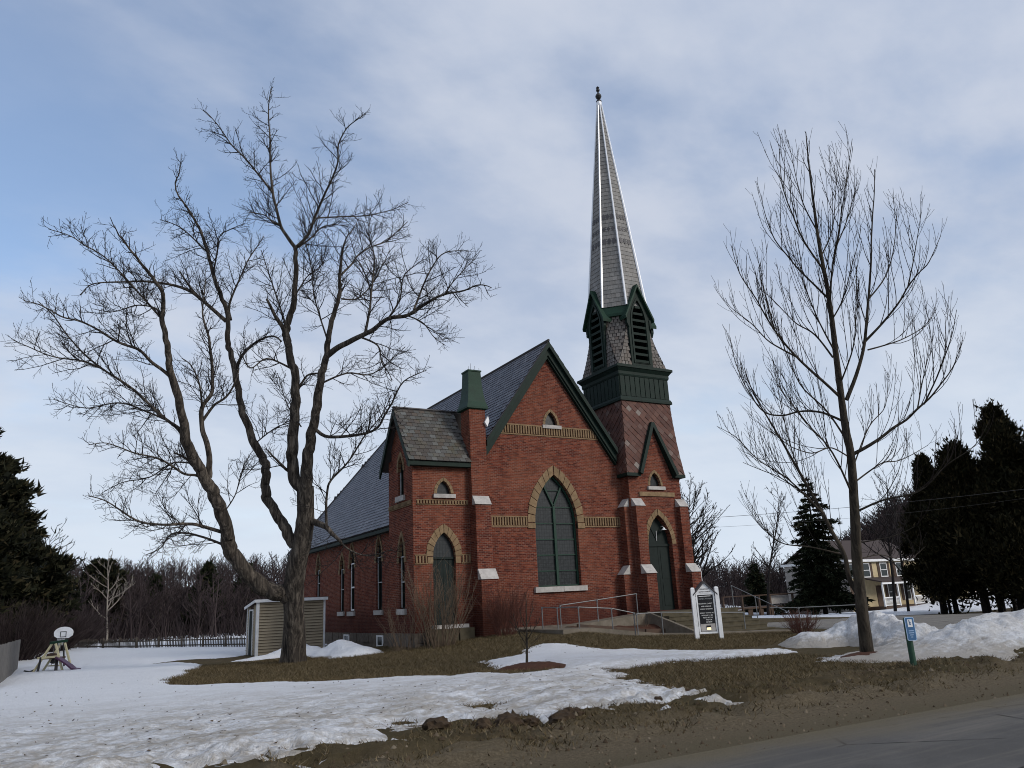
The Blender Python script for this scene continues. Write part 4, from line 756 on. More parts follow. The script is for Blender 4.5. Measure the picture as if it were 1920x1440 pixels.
course('y', 0, 3.92, 6.0, 4.86, 5.33, -1, .13); course('y', 0, 9.0, 11.2, 4.86, 5.33, -1, .13)
course('y', 0, 4.62, 10.32, 8.93, 9.42, -1, .135)
course('y', VW, .62, 1.17, 3.36, 3.74, -1, .125, .04); course('y', VW, 2.66, 3.1, 3.36, 3.74, -1, .125, .04)
course('y', VW, .72, 3.05, 5.72, 5.93, -1, .125, .03); course('x', UW, VW + .1, WB - .05, 5.72, 5.93, -1, .125, .03)
# --- voussoir arches
def arch_part(label): return window_part('arch', label)
ap = arch_part('sandstone pointed arch over the great window')
voussoirs(ap, 7.51, 1.12, 5.05, 7.2, .37, 8, M['tan'], 'y', 0, -1, .035)
for s in (-1, 1):
    a = 7.51 + s*1.12; b = 7.51 + s*1.50
    MB().box(min(a, b), max(a, b), -.05, .1, 4.80, 5.03).build('corbel', M['tan'], ap)
ap = arch_part('sandstone pointed arch over the boarded side door'); voussoirs(ap, 1.905, .50, 3.66, 4.61, .30, 6, M['tan'], 'y', VW, -1)
for s in (-1, 1):
    a = 1.905 + s*.50; b = 1.905 + s*.72; MB().box(min(a, b), max(a, b), VW - .03, VW + .1, 3.38, 3.64).build('voussoir', M['tan'], ap)
ap = arch_part('little sandstone arch of the gable vent'); voussoirs(ap, 7.56, .33, 9.5, 10.12, .12, 5, M['tan'], 'y', 0, -1, .02)
ap = arch_part('little sandstone arch of the wing vent'); voussoirs(ap, 1.955, .32, 6.19, 6.72, .13, 4, M['tan'], 'y', VW, -1, .02)
for (c, z0, zs, za, w) in NWIN:
    ap = window_part('arch'); voussoirs(ap, c, w, zs, za, .14, 4, M['tan'], 'x', UN, -1, .03)
    for s in (-1, 1): a = c + s*w; b = a + s*.22; MB().box(UN - .035, UN + .1, min(a, b), max(a, b), zs - .24, zs - .02).build('corbel', M['tan'], ap)
for (c, zs, za) in ((1.04, 3.75, 4.6), (1.04, 7.25, 7.95)):
    ap = window_part('arch'); voussoirs(ap, c, .29, zs, za, .13, 4, M['tan'], 'x', UW, -1, .03)
    if zs < 5:
        for s in (-1, 1): a = c + s*.29; b = a + s*.2; MB().box(UW - .035, UW + .1, min(a, b), max(a, b), zs - .24, zs - .02).build('corbel', M['tan'], ap)
# --- the great window
def poly_prism(name, poly, axis, p0, p1, m, parent):
    """concave-safe prism"""
    return panel(name, poly, [], m, parent, axis, p0, abs(p1 - p0), -1 if p1 > p0 else 1)
gw = window_part('great_window', 'tall pointed window with green muntins and dark leaded panes')
zr = [2.31, 2.98, 3.66, 4.34, 5.03, 5.75]
inner = arch(7.51, 1.03, 2.37, 5.05, 7.07, 10)
panel('frame', arch(7.51, 1.12, 2.30, 5.05, 7.21, 10), [inner], M['frame'], gw, 'y', .17, .10, -1)
def clip_poly(poly, a, b, c):
    """keep a*x+b*z<=c"""
    out = []
    for i in range(len(poly)):
        p, r = poly[i], poly[(i+1) % len(poly)]; dp = a*p[0]+b*p[1]-c; dr = a*r[0]+b*r[1]-c
        if dp <= 0: out.append(p)
        if (dp < 0) != (dr < 0) and abs(dp - dr) > 1e-9:
            t = dp/(dp - dr); out.append((p[0]+(r[0]-p[0])*t, p[1]+(r[1]-p[1])*t))
    return out
e = .022
def pane_piece(poly, tilt=0):
    if len(poly) >= 3: MB().prism(poly, 'y', .235 + tilt, .245 + tilt).build('pane', M['pane'], gw)
ip = arch(7.51, 1.06, 2.34, 5.05, 7.11, 10)
for k in range(5):
    for s in (-1, 1):
        q = clip_poly(clip_poly(clip_poly(ip, 0, 1, zr[k+1] - e), 0, -1, -(zr[k] + e)), -s, 0, -s*7.51 - .03)
        pane_piece(q, random.uniform(-.012, .012))
top = clip_poly(ip, 0, -1, -(5.75 + e))
def side_line(s, up):   # the V: from (7.51, 5.78) to (7.51+s*.47, 6.72)
    dx, dz = s*.47, .94; n_ = math.hypot(dx, dz); nx, nz = dz/n_*s, -dx/n_*s      # pointing outwards/down
    return nx, nz, nx*7.51 + nz*5.78
for s in (-1, 1):
    nx, nz, c = side_line(s, 1); pane_piece(clip_poly(top, -nx, -nz, -(c + .03)))
nl, nr = side_line(-1, 1), side_line(1, 1)
mid = clip_poly(clip_poly(top, nl[0], nl[1], nl[2] - .03), nr[0], nr[1], nr[2] - .03)
pane_piece(clip_poly(mid, 0, 1, 6.48)); pane_piece(clip_poly(mid, 0, -1, -6.52))
mm = MB().box(7.45, 7.57, .14, .27, 2.37, 5.80)
mm.build('mullion', M['frame'], gw)
for z in zr[1:]:
    for s in (-1, 1):
        hw = 1.04
        if z > 5.05: hw = max(x for x, zz in clip_poly(ip, 0, 1, z)[:] if abs(zz - z) < .02) - 7.51
        a, b = sorted((7.51 + s*.06, 7.51 + s*hw)); MB().box(a, b, .19, .26, z - .022, z + .022).build('glazing_bar', M['frame'], gw)
for s in (-1, 1):
    MB().bar((7.51, .2, 5.78), (7.51 + s*.47, .2, 6.72), .075, .10, (0, 1, 0)).build('tracery', M['frame'], gw)
MB().box(7.05, 7.97, .19, .26, 6.48, 6.52).build('glazing_bar', M['frame'], gw)
for a, b in ((6.17, 7.6), (7.615, 8.85)): MB().box(a, b, -.13, .3, 2.08 + (a > 7)*.012, 2.305).build('sill', M['sill'], gw)
MB().box(6.2, 8.8, .42, .44, 2.2, 7.3).build('backing', M['dark'], gw)
# --- small vents (gable, wing)
def vent(c, hw, z0, za, sl, sr, zsill, pos, label):
    w = window_part('vent_window', label)
    MB().prism(arch(c, hw, z0, z0 + .02, za, 6), 'y', pos + .16, pos + .20).build('pane', M['pane'], w)
    MB().box(sl, sr, pos - .10, pos + .2, zsill - .16, zsill).build('sill', M['sill'], w)
vent(7.56, .33, 9.48, 10.12, 7.06, 8.06, 9.47, 0, 'small pointed vent high in the front gable')
vent(1.955, .32, 6.17, 6.72, 1.47, 2.46, 6.16, VW, 'small pointed vent over the side door')
# --- boarded side door of the wing
wd = window_part('side_door', 'boarded pointed side door behind the bare shrub')
MB().prism(arch(1.905, .50, 3.62, 3.66, 4.61, 8), 'y', VW + .17, VW + .2).build('fanlight', M['pane'], wd)
for k in range(4): MB().box(1.41 + k*.2475 + .006, 1.41 + (k+1)*.2475 - .006, VW + .15, VW + .2, 1.02, 3.55).build('board', M['door'], wd)
MB().box(1.40, 2.41, VW + .10, VW + .21, 3.55, 3.64).build('transom', M['door'], wd)
MB().box(1.24, 2.70, VW - .45, VW + .2, .88, 1.015).build('step', M['sill'], wd)
for a, b, z in ((1.0, 1.6, .5), (1.62, 2.2, .55), (2.22, 2.85, .6)): MB().box(a, b, VW - .5 - random.random()*.15, VW + .1, .2, .87).build('stone', M['step'], wd)
# --- lancet windows on the left side
def lancet(c, z0, zs, za, hw, pos, white, rails):
    w = window_part('lancet_window')
    MB().prism(arch(c, hw - .04, z0 + .03, zs, za - .05, 6), 'x', pos + .22, pos + .24).build('pane', M['pane'], w)
    panel('frame', arch(c, hw, z0, zs, za, 6), [arch(c, hw - .06, z0 + .06, zs, za - .09, 6)], M['door'], w, 'x', pos + .12, .1, -1)
    m = M['white'] if white else M['sash']; t = .075 if white else .045
    f = MB()
    for s in (-1, 1): f.box(pos + .08, pos + .12, c + s*(hw - .02) - t/2, c + s*(hw - .02) + t/2, z0 + .05, zs)
    f.build('sash', m, w)
    for z in rails: MB().box(pos + .075, pos + .125, c - hw + .02, c + hw - .02, z - t/2, z + t/2).build('rail', m, w)
    MB().box(pos - .10, pos + .2, c - hw - .16, c + hw + .16, z0 - .22, z0 - .003).build('sill', M['sill'], w)
for i, (c, z0, zs, za, w) in enumerate(NWIN): lancet(c, z0, zs, za, w, UN, i == 2, [zs, z0 + (zs - z0)*.5, z0 + .08] if i == 2 else [zs, z0 + (zs - z0)*.52])
lancet(1.04, 1.70, 3.75, 4.6, .29, UW, False, [3.75, 2.75]); lancet(1.04, 6.22, 7.25, 7.95, .29, UW, False, [])
for c in (7.6, 12.6):
    w = window_part('cellar_window', None)
    MB().box(UN - .03, UN - .012, c - .42, c + .42, .04, .54).build('pane', M['glass'], w)
    panel('frame', [(c-.44, .03), (c+.44, .03), (c+.44, .55), (c-.44, .55)], [[(c-.32, .10), (c+.32, .10), (c+.32, .48), (c-.32, .48)]], M['white'], w, 'x', UN - .065, .05, -1)
# --- roofs
def slates(name, parent, o, du, dw, W, H, rows, cols, m, inside=None, single=False, lift=.025, jit=.006, trim=.012):
    """slates laid on the plane o + a*du + b*dw (b climbs the slope); each its own lapped piece"""
    du = Vector(du).normalized(); dw = Vector(dw).normalized(); nn = du.cross(dw).normalized()
    if nn.z < 0: nn = -nn
    rh = H/rows; cw = W/cols; V = []; F = []
    me = None
    if single:
        hx, hy = cw/2 - trim/2, rh*.62
        me = mesh_np('slate', [(-hx,-hy,.008),(hx,-hy,.008),(hx,hy,-.012),(-hx,hy,-.012),(-hx,-hy,lift),(hx,-hy,lift),(hx,hy,.002),(-hx,hy,.002)], [(0,3,2,1),(4,5,6,7),(0,1,5,4),(1,2,6,5),(2,3,7,6),(3,0,4,7)], m)
        R = Matrix((du, dw, nn)).transposed().to_4x4()
    for r in range(rows):
        for c in range(-1, cols + 1):
            a = (c + .5 + (.5 if r % 2 else 0))*cw; b = (r + .55)*rh
            if a < cw*.2 or a > W - cw*.2: continue
            if inside and not inside(a, b): continue
            p = Vector(o) + du*a + dw*(b + random.uniform(-.012, .012))
            if single:
                place('slate', me, parent, Matrix.Translation(p + nn*.004) @ R @ Matrix.Rotation(random.uniform(-.015, .015), 4, 'Z') @ Matrix.Rotation(random.uniform(-.02, .02), 4, 'X'))
            else:
                hx = cw/2 - trim/2; z1 = lift + random.uniform(-jit, jit); k = len(V)
                for sx, sy, z in ((-1, -.60, z1), (1, -.60, z1), (1, .60, .002), (-1, .60, .002), (-1, -.60, 0), (1, -.60, 0)):
                    V.append(p + du*(sx*hx) + dw*(sy*rh) + nn*z)
                F += [(k, k+1, k+2, k+3), (k+4, k+5, k+1, k)]
    if not single:
        og = origin(parent); me = mesh_np(name, np.array([tuple(v) for v in V]) - np.array(og), F, m, fix=False)
        return link(name, me, parent, kind='stuff')
OV = .38                                                  # overhang of the gable
nr_ = window_part('nave_roof', 'steep blue grey slate roof')
EU = 1.8; RB = 18.75; EB = VB + .3                           # eave line, rear end of the ridge, rear eave
th = .09
def slab(pts, t, name, m, parent):
    n = (Vector(pts[1]) - Vector(pts[0])).cross(Vector(pts[2]) - Vector(pts[0])).normalized()
    if n.z > 0: n = -n
    lo = [Vector(p) + n*t for p in pts]; k = len(pts)
    MB().add([*map(Vector, pts), *lo], [tuple(range(k)), tuple(range(2*k-1, k-1, -1))] + [(i, (i+1) % k, k+(i+1) % k, k+i) for i in range(k)]).build(name, m, parent)
ZEV = RIDGE - SL*(WC - EU)
for s in (-1, 1):
    e_ = WC + s*(WC - EU)
    xm = WC + s*3.52; zm = RIDGE - SL*3.52
    slab([(e_, .1, ZEV), (xm, .1, zm), (xm, -OV, zm), (WC, -OV, RIDGE), (WC, RB, RIDGE), (e_, EB, ZEV)], th, 'deck', M['under'], nr_)
slab([(EU, EB, ZEV), (2*WC - EU, EB, ZEV), (WC, RB, RIDGE)], th, 'deck', M['under'], nr_)
dw = Vector((WC - EU, 0, RIDGE - ZEV)); HL = dw.length
hipin = lambda a, b: a < (EB + OV) - (EB - RB)*(b/HL) - .12 and (b/HL > 1 - 3.52/(WC - EU) or a > OV + .15)
slates('slate', nr_, (EU, -OV, ZEV), (0, 1, 0), dw, EB + OV, HL, 44, 78, M['slate'], hipin)
dwr = Vector((-(WC - EU), 0, RIDGE - ZEV))
slates('slate', nr_, (2*WC - EU, -OV, ZEV), (0, 1, 0), dwr, EB + OV, HL, 44, 78, M['slate'], hipin)
dwb = Vector((0, RB - EB, RIDGE - ZEV)); WBk = 2*(WC - EU)
slates('slate', nr_, (EU, EB, ZEV), (1, 0, 0), dwb, WBk, dwb.length, 44, 36, M['slate'], lambda a, b: WBk/2*(b/dwb.length) < a < WBk - WBk/2*(b/dwb.length))
MB().tube([(WC, -OV - .02, RIDGE + .03), (WC, RB, RIDGE + .03)], .06, 6).build('ridge_roll', M['under'], nr_)
for s in (-1, 1): MB().tube([(WC, RB, RIDGE + .02), (WC + s*(WC - EU), EB, ZEV + .03)], .06, 6).build('hip_roll', M['slate_dk'], nr_)
for s in (-1, 1):
    x = WC + s*(WC - EU); a, b = sorted((x + s*.03, x - s*.32)); MB().box(a, b, .0, EB, ZEV - .26, ZEV - .1).build('eave_board', M['green'], nr_)
# barge boards: two stepped green boards down each rake
br = window_part('barge_board', 'broad dark green moulded boards along the front gable')
for s in (-1, 1):
    xe = WC + s*3.50; ze = RIDGE - SL*3.50
    def band(d0, d1, y0, y1, nm):
        # d measured down vertically from the roof line
        xs_ = xe
        P = [(WC, RIDGE - d0), (WC, RIDGE - d1), (xs_, ze - d1), (xs_, ze - d0)]
        MB().prism(P, 'y', y0, y1).build(nm, M['green'], br)
    band(.04, .30, -OV - .02, .04, 'crown_moulding'); band(.303, .66, -OV + .13, .03, 'board'); band(.663, .80, -OV + .20, .02, 'bed_moulding')
# --- wing roof (gable end to the left), slates one by one
wr = window_part('wing_roof', 'small gabled roof of mixed grey and brown slates')
ZWR = WR + .16; ev = VW - .32; zev = ZWR - 1.53*(WM - ev); x0 = UW - .30; x1 = 3.12
eb = WB + .32
slab([(x0, ev, zev), (x1, ev, zev), (x1, WM, ZWR), (x0, WM, ZWR)], .1, 'deck', M['under'], wr)
slab([(x0, eb, zev), (x0, WM, ZWR), (3.9, WM, ZWR), (3.9, eb, zev)], .1, 'deck', M['under'], wr)
dww = Vector((0, WM - ev, ZWR - zev))
slates('slate', wr, (x0, ev - .03, zev - .03), (1, 0, 0), dww, x1 - x0, dww.length + .03, 14, 11, M['slate_one'], single=True)
slates('slate', wr, (x0, eb, zev), (1, 0, 0), Vector((0, WM - eb, ZWR - zev)), 3.6, dww.length, 14, 13, M['slate'], single=False)
MB().bar((x0 - .02, WM, ZWR + .02), (x1 + .6, WM, ZWR + .02), .16, .05).build('ridge_cap', M['slate_dk'], wr)
for s, e2 in ((-1, ev), (1, eb)):
    MB().prism([(WM, ZWR - .03), (WM, ZWR - .36), (e2, zev - .33), (e2, zev - .0)], 'x', x0 - .02, x0 + .06).build('barge_board', M['green'], wr)
MB().box(x0 + .06, x1, ev + .02, VW + .0, zev - .24, zev - .07).build('eave_board', M['green'], wr)
# --- corner pier with its green metal cap
pr = window_part('pier', 'square brick pier beside the front gable')
PX0, PX1 = 3.10, 3.86
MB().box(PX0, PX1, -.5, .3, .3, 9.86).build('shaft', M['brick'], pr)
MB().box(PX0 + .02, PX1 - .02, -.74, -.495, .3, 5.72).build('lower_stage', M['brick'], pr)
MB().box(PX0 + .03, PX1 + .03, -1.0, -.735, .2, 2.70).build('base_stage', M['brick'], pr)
def weather(p, x0, x1, y0, y1, z0, z1, m=M['sill'], lip=.05):
    MB().hexa([(x0-.02, y0-lip, z0), (x1+.02, y0-lip, z0), (x1+.02, y1, z0), (x0-.02, y1, z0)],
              [(x0-.02, y1-.04, z1), (x1+.02, y1-.04, z1), (x1+.02, y1, z1), (x0-.02, y1, z1)]).build('weathering', m, p)
weather(pr, PX0 + .02, PX1 - .02, -.74, -.49, 5.70, 6.08); weather(pr, PX0 + .03, PX1 + .03, -1.0, -.73, 2.68, 3.10)
cx, cy = 3.48, -.10
ringz = lambda h, z: [(cx-h, cy-h, z), (cx+h, cy-h, z), (cx+h, cy+h, z), (cx-h, cy+h, z)]
MB().loft([ringz(.42, 9.80), ringz(.50, 9.84), ringz(.50, 9.92), ringz(.43, 10.15), ringz(.37, 10.5), ringz(.325, 10.95), ringz(.30, 11.52), ringz(.33, 11.54), ringz(.33, 11.60)]).build('cap', M['green2'], pr)
for dx, dy, h in ((-.26, -.24, .16), (-.2, .2, .14), (.02, .1, .42), (.05, -.25, .2), (.22, .2, .2), (.27, -.22, .14)):
    MB().tube([(cx+dx, cy+dy, 11.58), (cx+dx, cy+dy, 11.6+h)], .009, 4).build('spike', M['galv'], pr)
fl = window_part('floodlight', 'white floodlight at the foot of the left barge board')
MB().prism([(3.78, 9.25), (3.95, 9.52), (4.0, 9.30), (3.9, 9.05)], 'y', -.62, -.42).build('housing', M['white'], fl)
MB().bar((3.9, -.45, 9.2), (3.9, -.1, 9.2), .05).build('arm', M['galv'], fl)
# --- tower
TX, TY, SB = 12.85, .99, 1.566
tw = window_part('tower', 'brick bell tower')
TF = TY - SB
TD = arch(12.84, .72, 1.05, 4.02, 5.39, 8); TS = arch(12.89, .33, 6.75, 6.77, 7.40, 6)
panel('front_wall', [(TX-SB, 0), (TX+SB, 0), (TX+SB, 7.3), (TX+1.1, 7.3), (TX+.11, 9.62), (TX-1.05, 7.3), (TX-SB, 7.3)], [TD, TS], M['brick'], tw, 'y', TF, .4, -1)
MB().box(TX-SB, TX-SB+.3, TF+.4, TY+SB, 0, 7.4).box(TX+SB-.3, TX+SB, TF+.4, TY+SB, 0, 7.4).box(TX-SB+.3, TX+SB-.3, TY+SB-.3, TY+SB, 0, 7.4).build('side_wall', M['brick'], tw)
def buttress(x0, x1, face, label):
    b = window_part('buttress', label)
    if face == 'front':
        MB().box(x0, x1, TF-.28, TF+.02, .3, 5.78).build('upper_stage', M['brick'], b); MB().box(x0-.01, x1+.03, TF-.62, TF-.275, .2, 2.72).build('base_stage', M['brick'], b)
        weather(b, x0, x1, TF-.28, TF+.01, 5.76, 6.14); weather(b, x0-.01, x1+.03, TF-.62, TF-.27, 2.70, 3.10)
    else:
        s = -1 if face == 'left' else 1; X = TX + s*SB
        def bx(a, c, z0, z1, nm): MB().box(min(a, c), max(a, c), x0, x1, z0, z1).build(nm, M['brick'], b)
        bx(X - s*.02, X + s*.28, .3, 5.78, 'upper_stage'); bx(X + s*.275, X + s*.62, .2, 2.72, 'base_stage')
        for a, c, z0, z1 in ((X + s*.33, X - s*.01, 5.76, 6.14), (X + s*.67, X + s*.27, 2.70, 3.10)):
            MB().hexa([(min(a, c), x0-.02, z0), (max(a, c), x0-.02, z0), (max(a, c), x1+.02, z0), (min(a, c), x1+.02, z0)],
                      [(c - .02, x0-.02, z1), (c + .02, x0-.02, z1), (c + .02, x1+.02, z1), (c - .02, x1+.02, z1)]).build('weathering', M['sill'], b)
buttress(11.36, 11.90, 'front', 'front buttress left of the church door'); buttress(14.02, 14.54, 'front', 'front buttress right of the church door')
buttress(-.45, .05, 'left', 'side buttress in the corner between facade and tower'); buttress(-.45, .05, 'right', None)
ap = arch_part('sandstone arch over the church door'); voussoirs(ap, 12.84, .72, 4.02, 5.39, .24, 8, M['tan'], 'y', TF, -1)
ap = arch_part('little arch of the tower vent'); voussoirs(ap, 12.89, .33, 6.77, 7.40, .12, 4, M['tan'], 'y', TF, -1, .015)
vent(12.89, .33, 6.75, 7.40, 12.38, 13.42, 6.72, TF, 'small pointed vent in the tower front')
MB().box(11.84, 13.98, TF-.06, TF+.05, 6.25, 6.45).build('string_band', M['tan'], tw)
dr = window_part('church_door', 'tall dark green double door under a pointed fanlight')
for s in (-1, 1):
    a, b = sorted((12.84 + s*.006, 12.84 + s*.70)); MB().box(a, b, TF+.25, TF+.31, 1.05, 3.92).build('leaf', M['door'], dr)
    for z0, z1 in ((1.25, 2.3), (2.45, 3.75)):
        a, b = sorted((12.84 + s*.14, 12.84 + s*.58)); MB().box(a, b, TF+.235, TF+.252, z0, z1).build('door_panel', M['door'], dr)
MB().box(12.12, 13.56, TF+.2, TF+.33, 3.93, 4.05).build('transom', M['door'], dr)
MB().prism(arch(12.84, .71, 4.0, 4.02, 5.37, 8), 'y', TF+.28, TF+.3).build('fanlight', M['door'], dr)
for s in (-1, 1): MB().bar((12.84, TF+.27, 4.25), (12.84 + s*.36, TF+.27, 4.95), .035).build('tracery', M['door'], dr)
MB().tube([(12.84, TF+.24, 4.2), (12.86, TF+.24, 4.66)], .014, 5).build('vent_rod', M['white'], dr)
MB().lathe((13.18, TF+.05, 4.68), [(.14, 0), (.06, .06), (.03, .12)], 10).build('lamp_shade', M['white'], dr)
MB().tube([(13.18, TF+.26, 4.84), (13.18, TF+.15, 4.88), (13.18, TF+.05, 4.8)], .014, 5).build('lamp_arm', M['white'], dr)
MB().tube([(14.66, TF-.25, 3.02), (14.78, TF-.35, 2.95), (14.82, TF-.38, 2.7), (14.82, TF-.38, 1.0)], .02, 6).build('conduit', M['white'], tw)
# flared skirt of red slates with a pointed cut-out over the brick gable
sk = window_part('skirt_roof', 'flared skirt of diamond laid red slates')
S3, S2, Z3, Z2 = 1.752, 1.50, 7.29, 10.95
def skp(face, u, z, off=0):
    """point on a skirt face; u from -1 to 1 across"""
    t = (z - Z3)/(Z2 - Z3); h = S3 + (S2 - S3)*(1 - (1 - t)**1.6) + off
    a = u*h
    return {'front': (TX + a, TY - h, z), 'left': (TX - h, TY - a, z), 'right': (TX + h, TY + a, z), 'back': (TX - a, TY + h, z)}[face]
GA, GX0, GX1, GC = 9.74, -1.02, 1.20, .11               # the cut-out: apex height, foot left/right, apex offset (metres from the axis)
def cut_ok(poly):
    out = [poly]
    return out
for face in ('left', 'right', 'back'):
    V = []; F = []
    for i in range(9):
        z = Z3 + (Z2 - Z3)*i/8
        for u in (-1, 1): V.append(skp(face, u, z, -.03))
    MB().add(V, [(2*i, 2*i+1, 2*i+3, 2*i+2) for i in range(8)]).build('deck', M['under'], sk)
def front_deck():
    b = MB()
    for side in (-1, 1):
        V = []
        for i in range(9):
            z = Z3 + (Z2 - Z3)*i/8; h = abs(skp('front', 1, z, -.03)[0] - TX)
            if z < GA:
                k = (GA - z)/(GA - Z3); e_ = GC + ((GX1 - GC) if side > 0 else (GX0 - GC))*k
            else: e_ = GC
            V += [skp('front', side, z, -.03), skp('front', e_/h, z, -.03)]
        b.add(V, [(2*i, 2*i+1, 2*i+3, 2*i+2) for i in range(8)])
    b.build('deck', M['under'], sk)
front_deck()
dg = .175                                                 # half diagonal of a diamond slate
def diamonds(face, single, visible=lambda u, z: True):
    V = []; F = []
    rows = int((Z2 - Z3)/dg) + 1
    for r in range(rows + 1):
        zc = Z3 + .05 + r*dg
        for c in range(-12, 13):
            a = c*dg*1.06*2 + (dg*1.06 if r % 2 else 0)
            def W_(z): return abs(skp('front', 1, z)[0] - TX)
            poly = [(a, zc - dg), (a + dg*1.03, zc), (a, zc + dg), (a - dg*1.03, zc)]
            poly = clip_poly(clip_poly(poly, 0, 1, Z2 - .01), 0, -1, -(Z3 + .01))
            if len(poly) < 3: continue
            sl = (W_(Z2) - W_(Z3))/(Z2 - Z3)
            hz = W_(zc)
            poly = clip_poly(clip_poly(poly, 1, 0, hz + .015), -1, 0, hz + .015)
            if len(poly) < 3: continue
            if face == 'front':
                # outside the cut-out
                if a >= GC: poly = clip_poly(poly, -(GA - Z3), -(GX1 - GC), -(GA - Z3)*GC - (GX1 - GC)*GA - .0)
                else: poly = clip_poly(poly, (GA - Z3), (GX0 - GC), (GA - Z3)*GC + (GX0 - GC)*GA) if True else poly
                if len(poly) < 3: continue
            cz = sum(p[1] for p in poly)/len(poly); ca = sum(p[0] for p in poly)/len(poly)
            if not visible(ca, cz): continue
            up, lo = [], []
            tilt = random.uniform(-.006, .012)
            for (pa, pz) in poly:
                o_ = .012 + tilt + (.030 if pz < zc - dg*.5 else (.016 if pz < zc + dg*.5 else .002))
                h = W_(pz) + o_
                up.append(skp(face, pa/W_(pz)*(W_(pz)/(W_(pz)+o_)), pz, o_)); lo.append(skp(face, pa/W_(pz), pz, -.02))
            k = len(poly)
            if single:
                MB().add(up + lo, [tuple(range(k)), tuple(range(2*k-1, k-1, -1))] + [(i, (i+1) % k, k+(i+1) % k, k+i) for i in range(k)]).build('slate', M['slate_red'], sk)
            else:
                o0 = len(V); V += up + lo; F += [tuple(o0 + i for i in range(k))] + [(o0+i, o0+(i+1) % k, o0+k+(i+1) % k, o0+k+i) for i in range(k)]
    if not single: MB().add(V, F).build('slate', M['slate_red_mass'], sk, kind='stuff')
diamonds('front', True)
diamonds('left', True, lambda a, z: z > 8.6 and a < .9)
diamonds('left', False, lambda a, z: not (z > 8.6 and a < .9)); diamonds('right', False); diamonds('back', False)
# green boards along the cut-out and the eaves
for s, gx in ((-1, GX0), (1, GX1)):
    y = TY - S3 - .05
    P0 = Vector((TX + gx, TY - S3 - .04, Z3 - .02)); P1 = Vector((TX + GC, TY - (S3 + S2)/2 + .02, GA + .08))
    MB().bar(P0, P1, .17, .30, (0, -1, 0)).build('trim_board', M['green'], sk)
for x0_, x1_ in ((TX - S3 - .03, TX + GX0 + .06), (TX + GX1 - .06, TX + S3 + .03)): MB().box(x0_, x1_, TY - S3 - .05, TY - SB + .02, Z3 - .13, Z3 + .02).build('eave_board', M['green'], sk)
MB().box(TX - S3 - .03, TX - SB + .02, TY - SB + .02, TY + S3, Z3 - .13, Z3 + .02).box(TX + SB - .02, TX + S3 + .03, TY - SB + .02, TY + S3, Z3 - .13, Z3 + .02).build('eave_board', M['green'], sk)
# panelled box stage
bx_ = window_part('panel_stage', 'dark green boxed stage of upright boards')
H1 = 1.52
MB().box(TX-H1, TX+H1, TY-H1, TY+H1, 10.9, 12.5).build('core', M['green'], bx_)
for face in range(4):
    R = Matrix.Translation((TX, TY, 0)) @ Matrix.Rotation(face*math.pi/2, 4, 'Z')
    n = 10; w = 2*H1/n
    for k in range(n):
        b = MB().box(-H1 + k*w + .022, -H1 + (k+1)*w - .022, -H1 - .03, -H1 + .01, 11.12, 12.12); b.v = [tuple(R @ Vector(v)) for v in b.v]; b.build('board', M['green'], bx_)
def sqring(h, z): return [(TX-h, TY-h, z), (TX+h, TY-h, z), (TX+h, TY+h, z), (TX-h, TY+h, z)]
MB().loft([sqring(H1+.05, 10.86), sqring(H1+.09, 10.88), sqring(H1+.09, 10.98), sqring(H1+.04, 11.10)]).build('base_moulding', M['green'], bx_)
MB().loft([sqring(H1+.03, 12.14), sqring(H1+.06, 12.22), sqring(H1+.06, 12.36), sqring(H1+.18, 12.52), sqring(H1+.22, 12.54), sqring(H1+.22, 12.66), sqring(H1+.05, 12.74)]).build('cornice', M['green'], bx_)
